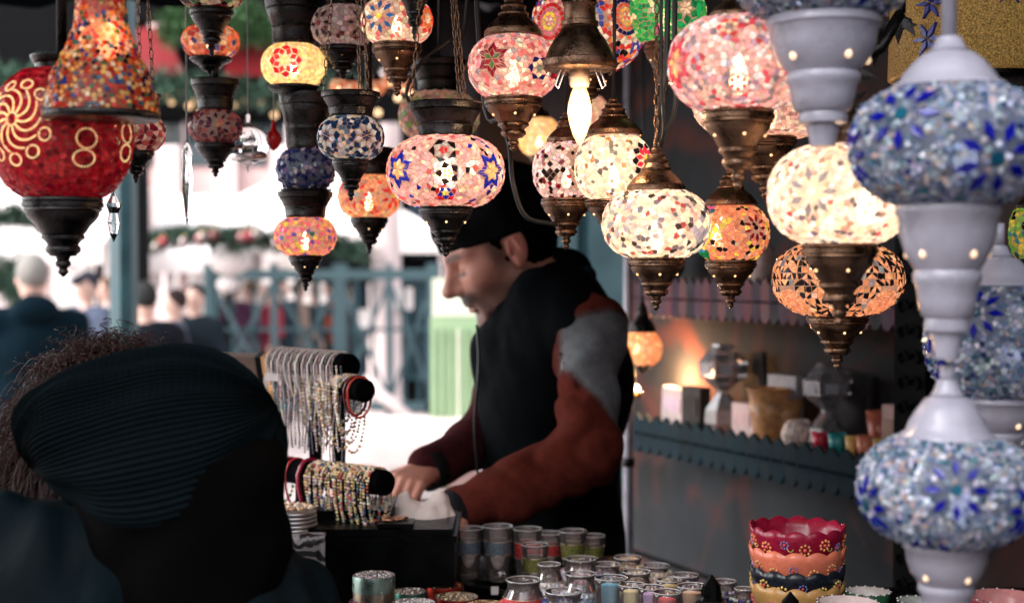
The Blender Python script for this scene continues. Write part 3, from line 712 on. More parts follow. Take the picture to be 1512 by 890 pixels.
# head cloth
s = SDF((-.17, -.13, -.1), (.16, .13, .19), .0035)
s.ell((-.012, 0, .046), (.112, .088, .098), .01).ell((-.055, 0, .075), (.085, .078, .062), .03).cone((-.1, 0, .0), (-.125, 0, -.035), .03, .02, .02)
s.disp(folds(.0045, 34, 3)); s.disp(folds(.002, 90, 4))
s.cut((.1, 0, .040), Vector((.18, 0, -1)).normalized(), .003)
V, Fq = s.mesh(); V, Fq = xf((V, Fq), np.array(HR) * HS, HT); np_obj('head_cloth', [(V - mo, Fq, (.01, .01, .012))], M['hat'], man)
# hair under the cloth, at the nape and as sideburn
s = SDF((-.16, -.12, -.13), (.1, .12, .1), .0035)
s.ell((-.022, 0, .02), (.101, .081, .092), .01)
s.ell((.09, 0, -.05), (.085, .2, .12), .008, sub=True); s.ell((-.012, .09, -.01), (.03, .03, .042), .006, sub=True); s.ell((-.012, -.09, -.01), (.03, .03, .042), .006, sub=True)
s.cut((0, 0, -.055), (.3, 0, -1), .01); s.disp(folds(.002, 160, 9))
V, Fq = s.mesh(); V, Fq = xf((V, Fq), np.array(HR) * HS, HT); np_obj('hair', [(V - mo, Fq, (.01, .01, .01))], M['hair_black'], man)
# vest
# bulky scarf wound round the neck inside the collar, and the lighter collar edge
s = SDF(np.array(P(755, 440, 2.78)) - .2, np.array(P(755, 440, 2.78)) + .2, .005)
for k_ in range(3):
    ct = H(-.055 + .003 * k_, 0, -.115 - .026 * k_); ring = [Vector(ct) + HR @ Vector((.074 * math.cos(a), .07 * math.sin(a), .012 * math.sin(a + k_ * 2))) for a in [2 * PI * q / 12 for q in range(12)]]
    for q in range(12): s.cone(ring[q], ring[(q + 1) % 12], .019, .019, .008)
s.disp(folds(.004, 60, 77)); V, Fq = s.mesh(); np_obj('scarf', [(V - mo, Fq, (.014, .022, .032))], M['fleece'], man)
c0 = np.array(P(820, 620, 2.8))
s = SDF(c0 - np.array([.42, .42, .62]), c0 + np.array([.42, .42, .48]), .009)
s.ell(P(802, 560, 2.82), (.12, .185, .2), .05).ell(P(838, 520, 2.82), (.105, .19, .16), .08).ell(P(818, 700, 2.82), (.135, .18, .24), .08)
s.cone(P(826, 455, 2.82), P(858, 560, 2.82), .072, .10, .06).ell(P(820, 860, 2.82), (.14, .185, .2), .08)
s.cone(P(795, 442, 2.70), P(856, 484, 2.66), .06, .066, .05).cone(P(785, 440, 2.92), P(795, 480, 2.98), .06, .07, .05)
s.cone(P(775, 478, 2.8), P(760, 520, 2.8), .062, .08, .04)
s.disp(folds(.0055, 13, 21)); s.disp(folds(.0025, 45, 22))
a, b_ = np.array(shN) + [.0, -.05, .03], np.array(elN) + [0, -.02, 0]
s.cone(P(880, 470, 2.49), P(872, 560, 2.49), .082, .075, .02, sub=True).cone(P(872, 560, 2.49), P(868, 660, 2.49), .072, .05, .02, sub=True)
vest = s.mesh()
# standing collar round the neck
s = SDF(np.array(P(770, 420, 2.8)) - .22, np.array(P(770, 420, 2.8)) + .22, .006)
cA, cB = H(-.075, 0, -.10), P(800, 482, 2.8)
s.cone(cA, cB, .07, .095, .02); s.cone(H(-.03, 0, -.04), H(-.05, 0, -.15), .062, .066, .008, sub=True)
s.disp(folds(.0035, 40, 5)); col_m = s.mesh()
s2 = SDF(np.array(P(770, 440, 2.8)) - .22, np.array(P(770, 440, 2.8)) + .22, .006); s2.cone(P(778, 458, 2.8), P(768, 490, 2.8), .055, .075, .02); cm2 = s2.mesh()
o = np_obj('vest', [(vest[0] - mo, vest[1], (0.01,) * 3), (col_m[0] - mo, col_m[1], (.01,) * 3), (cm2[0] - mo, cm2[1], (.01,) * 3)], M['vest'], man)
b = MB(); zp = [Vector(P(704 + 3 * math.sin(i * .7), 480 + i * 22, 2.62 + .012 * abs(i - 4))) - man.location for i in range(11)]; b.tube(zp, .0028, 6); b.build('zip', M['cord'], man)
# sleeves
s = SDF(np.minimum(np.array(shN), np.array(wrN)) - .16, np.maximum(np.array(shN), np.array(elN)) + .16, .0065)
s.cone(shN + Vector((.0, .0, .02)), elN, .064, .054, .04).cone(elN, P(760, 722, 2.5), .056, .051, .03).cone(P(760, 722, 2.5), wrN, .051, .039, .03)
s.ell(P(870, 482, 2.67), (.064, .07, .055), .05)
A, B = np.array(elN), np.array(wrN); dv = (B - A) / np.linalg.norm(B - A); A2 = np.array(shN); dv2 = (A - A2) / np.linalg.norm(A - A2)
def wr_(X, Y, Z):
    t = (X - A[0]) * dv[0] + (Y - A[1]) * dv[1] + (Z - A[2]) * dv[2]; t2 = (X - A2[0]) * dv2[0] + (Y - A2[1]) * dv2[1] + (Z - A2[2]) * dv2[2]
    return (.0115 * np.abs(np.sin(t * 60 + 16 * Z + 12 * X + 1.4 * np.sin(34 * Z + 20 * Y))) ** .6 - .0065) * -1 * np.clip(1.1 - t * 2.4, .2, 1) * (t > -.03) + .003 * np.sin(t2 * 70 + 40 * X) * (t <= -.03)
s.disp(wr_); s.disp(folds(.003, 26, 8)); slN = s.mesh()
s = SDF(np.minimum(np.array(shF), np.array(wrF)) - .15, np.maximum(np.array(shF), np.array(elF)) + .15, .008)
s.cone(shF, elF, .075, .058, .04).cone(elF, wrF, .056, .04, .03); s.disp(folds(.006, 26, 9)); slF = s.mesh()
def sleeve_col(V):
    c = np.tile(np.array([.08, .016, .011]), (len(V), 1)); W = V + mo; t2 = (W - A2) @ dv2
    d = W[:, 1] - A2[1]; sm = lambda a, e: 1 / (1 + np.exp(-np.clip(a / e, -30, 30)))
    t = (W - A) @ dv
    k = sm(t2 - .0 + (W[:, 0] - A2[0]) * .35, .003) * sm(.155 + (W[:, 0] - A2[0]) * 1.1 - t2, .003) * sm(-d + .02, .01) * sm(W[:, 0] - A2[0] + .052, .003)
    c = c * (1 - k[:, None]) + np.array([.13, .145, .16]) * k[:, None]
    seam = np.exp(-((t2 + (W[:, 0] - A2[0]) * .35) / .002) ** 2) * sm(-d + .02, .01); return c * (1 - .5 * seam[:, None])
np_obj('sleeve', [(slN[0] - mo, slN[1], sleeve_col)], M['fleece'], man, relax=1)
np_obj('sleeve', [(slF[0] - mo, slF[1], (.05, .012, .014))], M['fleece'], man)
for wv, dr in ((wrN, elN - wrN), (wrF, elF - wrF)):
    b = MB(); dr = dr.normalized(); b.lathe([(.033, -.012), (.041, -.012), (.042, .012), (.036, .016)], 24, wv - man.location, (.012, .012, .014), axis=dr); b.build('cuff', M['fleece'], man)
np_obj('trousers', [(*off(lg), (.012, .013, .018))], M['fleece'], man)
# logo patch: small embroidered badge on the grey panel
b = MB(); p = P(831, 540, 2.575) - man.location; b.ball(p, (.003, .004, .009), 8, 5, (.3, .3, .3)); b.build('badge', M['vc_matte'], man)

# --- customer in the ribbed knit hat
cu = thing('person', 'customer in a slouchy dark ribbed knit hat and black coat seen from behind', 'person', (P(250, 0, 1.5).x, 1.5, 0)); co = np.array(cu.location)
s = SDF(np.array(P(250, 640, 1.5)) - .25, np.array(P(250, 640, 1.5)) + .25, .006)
s.ell(P(275, 680, 1.5), (.07, .085, .1), .02).cone(P(275, 740, 1.52), P(275, 900, 1.52), .04, .05, .03)
hd = s.mesh()
s = SDF((co[0] - .4, 1.1, -.02), (co[0] + .4, 1.95, 1.45), .02)
for q in (-1, 1):
    x = q * .1; s.cone(co + [x, 0, .8], co + [x, 0, .06], .08, .05, .03).cone(co + [x, -.04, .05], co + [x, .14, .04], .04, .035, .03)
s.ell(co + [0, 0, 1.05], (.17, .12, .3), .05); bd = s.mesh()
np_obj('body', [(hd[0] - co, hd[1], (.45, .25, .2)), (bd[0] - co, bd[1], (.02, .02, .03))], M['skin'], cu)
s = SDF((co[0] - .42, 1.1, .8), (co[0] + .35, 1.95, 1.5), .008)
s.ell(P(130, 1010, 1.5), (.17, .13, .17), .06).ell(P(330, 1060, 1.5), (.14, .13, .2), .08).ell(co + [0, 0, 1.0], (.2, .16, .25), .08)
s.cone(P(70, 850, 1.5), P(230, 890, 1.52), .05, .08, .06).cone(P(60, 880, 1.5), P(-60, 960, 1.5), .08, .08, .06)
s.disp(folds(.014, 17, 31)); s.disp(folds(.007, 42, 32)); s.disp(lambda X, Y, Z: -.006 * np.abs(np.sin(X * 21 + Z * 34 + 2 * np.sin(X * 30)))); V, Fq = s.mesh(); np_obj('coat', [(V - co, Fq, (.01,) * 3)], M['coat'], cu)
# hair falling below the hat
s = SDF(np.array(P(300, 800, 1.5)) - np.array([.28, .22, .3]), np.array(P(300, 800, 1.5)) + np.array([.22, .22, .26]), .006)
s.ell(P(275, 720, 1.5), (.085, .1, .1), .03).cone(P(356, 680, 1.49), P(362, 900, 1.5), .034, .04, .04).cone(P(330, 730, 1.45), P(330, 960, 1.45), .06, .07, .04)
s.cone(P(190, 720, 1.5), P(250, 950, 1.46), .06, .09, .05); s.disp(folds(.004, 40, 41)); V, Fq = s.mesh(); np_obj('hair', [(V - co, Fq, (.01,) * 3)], M['hair_black'], cu)
# hat
m = bpy.data.materials.new('rib_knit'); m.use_nodes = True; n, l = m.node_tree.nodes, m.node_tree.links; p_ = n['Principled BSDF']; M['rib'] = m
a1 = n.new('ShaderNodeAttribute'); a1.attribute_name = 'rib'; mm = n.new('ShaderNodeMath'); mm.operation = 'SINE'; l.new(a1.outputs['Fac'], mm.inputs[0])
tc = n.new('ShaderNodeTexCoord'); nz = n.new('ShaderNodeTexNoise'); nz.inputs['Scale'].default_value = 500; l.new(tc.outputs['Object'], nz.inputs[0])
ad = n.new('ShaderNodeMath'); ad.operation = 'MULTIPLY_ADD'; l.new(nz.outputs[0], ad.inputs[0]); ad.inputs[1].default_value = 1.2; l.new(mm.outputs[0], ad.inputs[2])
bp = n.new('ShaderNodeBump'); bp.inputs['Strength'].default_value = .9; bp.inputs['Distance'].default_value = .0015; l.new(ad.outputs[0], bp.inputs['Height']); l.new(bp.outputs[0], p_.inputs['Normal'])
p_.inputs['Base Color'].default_value = (.0035, .0065, .008, 1); p_.inputs['Roughness'].default_value = .9; p_.inputs['Specular IOR Level'].default_value = .02
s = SDF(np.array(P(220, 620, 1.5)) - np.array([.19, .16, .12]), np.array(P(220, 620, 1.5)) + np.array([.16, .16, .12]), .0035)
s.ell(P(272, 645, 1.5), (.092, .115, .09), .03).ell(P(268, 690, 1.5), (.088, .108, .075), .05).ell(P(195, 640, 1.5), (.10, .10, .078), .05).ell(P(115, 632, 1.5), (.055, .07, .038), .05).cone(P(62, 622, 1.5), P(80, 655, 1.5), .02, .024, .03)
s.cone(P(310, 660, 1.5), P(352, 670, 1.5), .06, .035, .04)
tip = np.array(P(50, 690, 1.5)); axd = np.array(P(400, 600, 1.5)) - tip; axd /= np.linalg.norm(axd); e1 = np.array([0, 1, 0]); e2 = np.cross(axd, e1)
def th(W): r = W - tip; return np.arctan2(r @ e2 - .0, r @ e1)
def dsp(X, Y, Z):
    t = np.arctan2((X - tip[0]) * e2[0] + (Y - tip[1]) * e2[1] + (Z - tip[2]) * e2[2], (X - tip[0]) * e1[0] + (Y - tip[1]) * e1[1] + (Z - tip[2]) * e1[2])
    return .0022 * np.sin(t * 13) 
s.disp(dsp); s.disp(folds(.004, 22, 55)); V, Fq = s.mesh(); V, Fq = refine(*refine(V, Fq)); ribv = lambda W: th(W) * 118 + 7 * np.sin((W - tip) @ axd * 13)
V = V + vnormals(V, Fq) * (.0009 * np.sin(ribv(V)) * (1 + .3 * np.sin(((V - tip) @ axd) * 900)))[:, None]
np_obj('knit_hat', [(V - co, Fq, (.01,) * 3)], M['rib'], cu, attrs={'rib': lambda W: ribv(W + co)}, relax=0)

# --- curly haired customer
cc = thing('person', 'customer with curly reddish brown hair beside the knit hat', 'person', (P(70, 0, 1.72).x, 1.78, 0)); co = np.array(cc.location)
s = SDF(co + [-.4, -.35, -.02], co + [.4, .35, 1.6], .02)
hc = np.array(P(158, 645, 1.8))
for q in (-1, 1):
    x = q * .1; s.cone(co + [x, 0, .8], co + [x, 0, .06], .08, .05, .03).cone(co + [x, 0, .05], co + [x, .14, .04], .04, .035, .03)
s.ell(co + [0, 0, 1.0], (.17, .12, .28), .05).cone(co + [0, 0, 1.2], hc, .05, .05, .03).ell(hc, (.08, .095, .105), .02); V, Fq = s.mesh()
np_obj('body', [(V - co, Fq, (.3, .18, .14))], M['skin'], cc)
s = SDF(co + [-.4, -.3, .6], co + [.4, .3, 1.4], .015); s.ell(co + [0, 0, 1.02], (.23, .16, .32), .06).cone(co + [-.18, 0, 1.18], co + [-.24, .1, .8], .07, .06, .05).cone(co + [.18, 0, 1.18], co + [.2, .1, .8], .07, .06, .05); s.disp(folds(.008, 16, 61))
V, Fq = s.mesh(); np_obj('coat', [(V - co, Fq, (.01,) * 3)], M['coat'], cc)
b = MB(); rr = random.Random(5)
for i in range(3600):
    th_ = rr.uniform(0, 2 * PI); ph = math.acos(rr.uniform(-.75, 1)); nrm = Vector((math.sin(ph) * math.cos(th_), math.sin(ph) * math.sin(th_), math.cos(ph)))
    if nrm.y > .55 and ph > 1.2: continue
    base = Vector(hc) + Vector((nrm.x * .08, nrm.y * .095, nrm.z * .105)); L = rr.uniform(.06, .125) if ph < 1.3 else rr.uniform(.12, .22)
    dr = (nrm + Vector((rr.gauss(0, .35), rr.gauss(0, .35), rr.gauss(0, .35)))).normalized(); u = dr.orthogonal().normalized(); v = dr.cross(u)
    R = rr.uniform(.003, .0075); turns = rr.uniform(1.2, 2.6); pts = []; k0 = rr.uniform(0, 6); g_ = rr.uniform(.2, .9)
    for k in range(13):
        f_ = k / 12; a = k0 + turns * 2 * PI * f_; rr_ = R * min(1, f_ * 4)
        pts.append(base + dr * L * f_ * (1 - .35 * f_) + (u * math.cos(a) + v * math.sin(a)) * rr_ - Vector((0, 0, 1)) * L * g_ * f_ * f_ - Vector(co))
    b.tube(pts, rr.uniform(.0003, .0006), 3, caps=False)
b.build('hair', M['curl'], cc, kind='stuff')
s = SDF(hc - .16, hc + .16, .01); s.ell(hc + [0, -.01, .005], (.095, .1, .11), .02).ell(hc + [-.04, -.02, -.08], (.1, .09, .1), .04).disp(folds(.006, 40, 62))
V, Fq = s.mesh(); np_obj('hair_underlayer', [(V - co, Fq, (.01,) * 3)], M['hair_black'], cc)

# --- passers-by on the square
def passer(label, px, py, d, coat, trou, hair, facing=0., arm=.2, hat=None, build=1., hood=None, group=None):
    top = P(px, py, d); Ht = max(1.45, min(1.9, top.z)); t = thing('person', label, 'person', (top.x, top.y, 0), group)
    R = np.array(Matrix.Rotation(facing, 3, 'Z')); k = Ht / 1.75
    def mk(lo, hi, h, fn): s = SDF(np.array(lo) * k, np.array(hi) * k, h); fn(s); V, Fq = s.mesh(); return V @ R.T, Fq
    kk = lambda *v: np.array(v) * k
    W = build
    def bodyf(s):
        s.ell(kk(0, .01, 1.63), kk(.075, .095, .12), .02).cone(kk(0, 0, 1.4), kk(0, 0, 1.55), .05, .048, .03).ell(kk(0, .1, 1.62), kk(.014, .02, .02), .01)
        for q in (-1, 1):
            s.ell(kk(q * .078, 0, 1.62), kk(.01, .018, .03), .006); s.cone(kk(q * (.2 * W + .05), arm, .98), kk(q * (.2 * W + .04), arm + .05, .88), .03, .025, .02).cone(kk(q * .15, 0, 1.38), kk(q * (.2 * W + .05), .02, 1.14), .03, .03, .02).cone(kk(q * (.2 * W + .05), .02, 1.14), kk(q * (.2 * W + .05), arm, .98), .03, .026, .02).cone(kk(0, 0, 1.42), kk(q * .15, 0, 1.38), .04, .03, .02).cone(kk(q * .09, 0, .6), kk(q * .06, 0, .95), .05, .05, .02).cone(kk(0, 0, .9), kk(0, 0, 1.42), .06, .05, .03)
            s.cone(kk(q * .09, 0, .1), kk(q * .09, .12, .04), .045, .04, .03); s.cone(kk(q * .09, 0, .1), kk(q * .09, 0, .6), .05, .06, .03)
    V1 = mk((-.4, -.3, -.02), (.4, .45, 1.8), .016, bodyf)
    def coatf(s):
        s.ell(kk(0, 0, 1.2), kk(.19 * W, .13 * W, .25), .05).ell(kk(0, 0, .9), kk(.18 * W, .14 * W, .22), .08).cone(kk(-.14 * W, 0, 1.4), kk(.14 * W, 0, 1.4), .07, .07, .05)
        for q in (-1, 1): s.cone(kk(q * .19 * W, 0, 1.38), kk(q * (.22 * W + .03), .02, 1.14), .065, .055, .03).cone(kk(q * (.22 * W + .03), .02, 1.14), kk(q * (.2 * W + .05), arm, .98), .055, .045, .02)
        if hood: s.ell(kk(0, -.09, 1.46), kk(.12, .07, .08), .03)
        s.disp(folds(.008, 18, int(px)))
    V2 = mk((-.45, -.35, .6), (.45, .45, 1.62), .018, coatf)
    def trf(s):
        for q in (-1, 1): s.cone(kk(q * .09, 0, .85), kk(q * .1, 0, .12), .09, .06, .03)
    V3 = mk((-.3, -.2, .04), (.3, .2, 1.0), .018, trf)
    def hf(s):
        s.ell(kk(0, -.015, 1.665), kk(.086, .102, .103), .02); s.cut(kk(0, .02, 1.63), Vector((0, .75, -.6)).normalized(), .01)
        if hat: s.cone(kk(0, .08, 1.69), kk(0, .15, 1.675), .04, .03, .02)
    V4 = mk((-.15, -.2, 1.5), (.15, .22, 1.82), .012, hf)
    np_obj('body', [(*V1, (.45, .28, .23))], M['skin'], t); np_obj('coat', [(*V2, coat)], M['fleece'], t)
    np_obj('trousers', [(*V3, trou)], M['fleece'], t); np_obj('hat' if hat else 'hair', [(*V4, hat or hair)], M['fleece'], t)
    return t
dk = (.012, .015, .02)
passer('broad man in a hooded dark blue jacket with cropped grey hair, far left', 47, 378, 7.4, (.0015, .006, .01), dk, (.16, .15, .14), .5, .15, build=1.25, hood=1)
passer('man in a dark cap and blue scarf walking left of the teal post', 128, 402, 10.5, (.05, .06, .09), dk, (.03, .03, .03), 2.7, .2, hat=(.03, .03, .04))
passer('person in pale coat half hidden behind the teal post', 158, 410, 13, (.35, .28, .26), dk, (.1, .06, .04), 2.0)
passer('person in a long black coat right of the teal post', 214, 418, 8.6, (.006, .007, .01), dk, (.02, .02, .02), .4, build=1.15)
passer('person in a grey jacket turned towards the teal post', 258, 428, 10.5, (.07, .075, .1), dk, (.03, .02, .02), 1.9)
passer('dark haired person in a black jacket by the balustrade end', 288, 420, 10.8, (.01, .015, .02), dk, (.02, .02, .02), 3.0)
cr = [(.05, .02, .04), (.1, .1, .12), (.25, .03, .05), (.02, .03, .04), (.2, .14, .12), (.03, .05, .06), (.3, .06, .03), (.08, .06, .07), (.02, .02, .02)]
lab = ['person in a plum coat behind the left balustrade post', 'person in a mid grey coat behind the first lattice panel', 'person in a crimson coat behind the balustrade', 'person in a dark slate coat behind the balustrade', 'person in a beige coat behind the middle of the balustrade', 'person in a dark teal coat behind the second lattice panel', 'person in an orange red coat behind the balustrade', 'person in a mauve coat near the column', 'person in black beside the white column']
for i in range(9):
    passer(lab[i], 345 + i * 24, 412 + (i * 37 % 11), 15.2 + (i * 53 % 17) / 10, cr[i], dk, [(.03, .02, .02), (.12, .07, .04), (.25, .2, .18)][i % 3], i * 1.3)
# ------------------------------------------------------------------ mosaic lamps
EXP = 2.35
def surf(p, R, Hh):
    p = np.asarray(p, float); f = (np.hypot(p[..., 0], p[..., 1]) / R) ** EXP + (np.abs(p[..., 2]) / Hh) ** EXP
    return p * (f ** (-1 / EXP))[..., None]
def surf_n(p, R, Hh):
    r = np.maximum(np.hypot(p[..., 0], p[..., 1]), 1e-9); a = (r / R) ** (EXP - 1) / R; n = np.stack([p[..., 0] / r * a, p[..., 1] / r * a, np.sign(p[..., 2]) * (np.abs(p[..., 2]) / Hh) ** (EXP - 1) / Hh], -1)
    return n / np.linalg.norm(n, axis=-1)[..., None]
def dir_(lon, lat): lon, lat = math.radians(lon), math.radians(lat); return np.array([math.sin(lon) * math.cos(lat), -math.cos(lon) * math.cos(lat), math.sin(lat)])
def basis(n):
    t2 = np.array([0, 0, 1.]) - n * n[2]; t2 /= np.linalg.norm(t2); return np.cross(t2, n), t2
def clip(poly, mx, my, nx, ny):
    out = []; k = len(poly)
    for i in range(k):
        a, b_ = poly[i], poly[(i + 1) % k]; da = (a[0] - mx) * nx + (a[1] - my) * ny; db = (b_[0] - mx) * nx + (b_[1] - my) * ny
        if da <= 0: out.append(a)
        if (da < 0 < db) or (db < 0 < da): t = da / (da - db); out.append((a[0] + t * (b_[0] - a[0]), a[1] + t * (b_[1] - a[1])))
    return out
def star_r(ang, n, R, q, ph):              # radius of the star outline at an angle
    a = ((ang - ph) % (2 * PI / n)); a = min(a, 2 * PI / n - a); hx = PI / n
    # line from tip (R,0) to notch (q R at angle hx)
    x1, y1, x2, y2 = R, 0, q * R * math.cos(hx), q * R * math.sin(hx); dx, dy = x2 - x1, y2 - y1
    den = math.cos(a) * dy - math.sin(a) * dx
    return (x1 * dy - y1 * dx) / den if abs(den) > 1e-9 else R
def star_tiles(kind, n, R, cols, ph):
    """polygons in the tangent plane with colours"""
    T = []; pt = lambda r, a: (r * math.cos(a + ph), r * math.sin(a + ph)); st = 2 * PI / n
    if kind == 'star':
        q = .58; ri = .56
        for k in range(n):
            a = k * st
            for sg in (-1, 1):
                o0, o1 = pt(R, a), pt(R * q, a + sg * st / 2); i0, i1 = pt(R * ri, a), pt(R * q * ri * 1.05, a + sg * st / 2)
                om, im = ((o0[0] + o1[0]) / 2, (o0[1] + o1[1]) / 2), ((i0[0] + i1[0]) / 2, (i0[1] + i1[1]) / 2)
                T.append(([o0, om, im, i0], cols[0])); T.append(([om, o1, i1, im], cols[0]))
            T.append(([(0, 0), pt(R * q * ri * .98, a - st / 2), pt(R * ri * .96, a), pt(R * q * ri * .98, a + st / 2)], cols[1 + k % (len(cols) - 1)]))
    elif kind == 'burst':                     # rhombs in two or three rings
        r0 = R * .24
        for k in range(n): 
            a = k * st; T.append(([(0, 0), pt(r0, a - st / 2), pt(r0 * 1.35, a), pt(r0, a + st / 2)], cols[2 % len(cols)]))
            T.append(([pt(r0 * 1.02, a + st / 2), pt(R * .5, a), pt(R * .74, a + st / 2), pt(R * .5, a + st)], cols[1]))
            T.append(([pt(R * .52, a), pt(R * .76, a - st / 2), pt(R, a), pt(R * .76, a + st / 2)], cols[0]))
    elif kind == 'flower':                    # separate petals round a centre
        c = [pt(R * .2, k * PI / 4) for k in range(8)]; T.append((c, cols[-1]))
        for k in range(n):
            a = k * st; T.append(([pt(R * .34, a), pt(R * .66, a - .25), pt(R, a), pt(R * .66, a + .25)], cols[0]))
            if len(cols) > 2: T.append(([pt(R * .6, a + st / 2 - .1), pt(R * .82, a + st / 2), pt(R * .6, a + st / 2 + .1)], cols[1]))
    elif kind == 'target':                    # concentric rings of blocks
        for ri, (r0, r1, m, c) in enumerate(((.0, .22, 6, 2), (.22, .42, 10, 3), (.42, .6, 14, 1), (.6, .82, 18, 0), (.82, 1., 22, 2))):
            for k in range(m):
                a0, a1 = 2 * PI * k / m + ri, 2 * PI * (k + 1) / m + ri
                cc = cols[c % len(cols)] if not (c == 2 and k % 2) else cols[1 % len(cols)]
                T.append(([pt(R * r0, a0), pt(R * r1, a0), pt(R * r1, a1), pt(R * r0, a1)] if r0 > 0 else [(0, 0), pt(R * r1, a0), pt(R * r1, a1)], cc))
    elif kind == 'diamond':                   # chequered diamond
        m = n; s_ = R / m
        for i in range(m):
            for j in range(m):
                x, y = (i - j) * s_, (i + j - m + 1) * s_; T.append(([(x, y - s_), (x + s_, y), (x, y + s_), (x - s_, y)], cols[(i + j) % 2 if (i * j) % 3 else 0]))
    elif kind == 'leaf':                      # zigzag column of rhombs
        for i in range(n):
            y = -R + 2 * R * (i + .5) / n; w_ = R * .3
            for j, c in ((-1, 0), (0, 1), (1, 2)):
                x = j * w_ * .95 + (w_ * .4 if i % 2 else 0); T.append(([(x - w_ * .5, y), (x, y + R / n * 1.0), (x + w_ * .5, y), (x, y - R / n * 1.0)], cols[c % len(cols)]))
    return T

def tile_geo(poly3, nrm, gap, th):
    c = poly3.mean(0); v = poly3 - c; L = np.linalg.norm(v, axis=1)[:, None]; top = c + v * np.maximum(1 - gap / np.maximum(L, 1e-6), .35); k = len(top)
    vs = np.concatenate([top + nrm * th, top - nrm * .0004])
    return vs, [tuple(range(k))] + [(i, k + i, k + (i + 1) % k, (i + 1) % k) for i in range(k)]

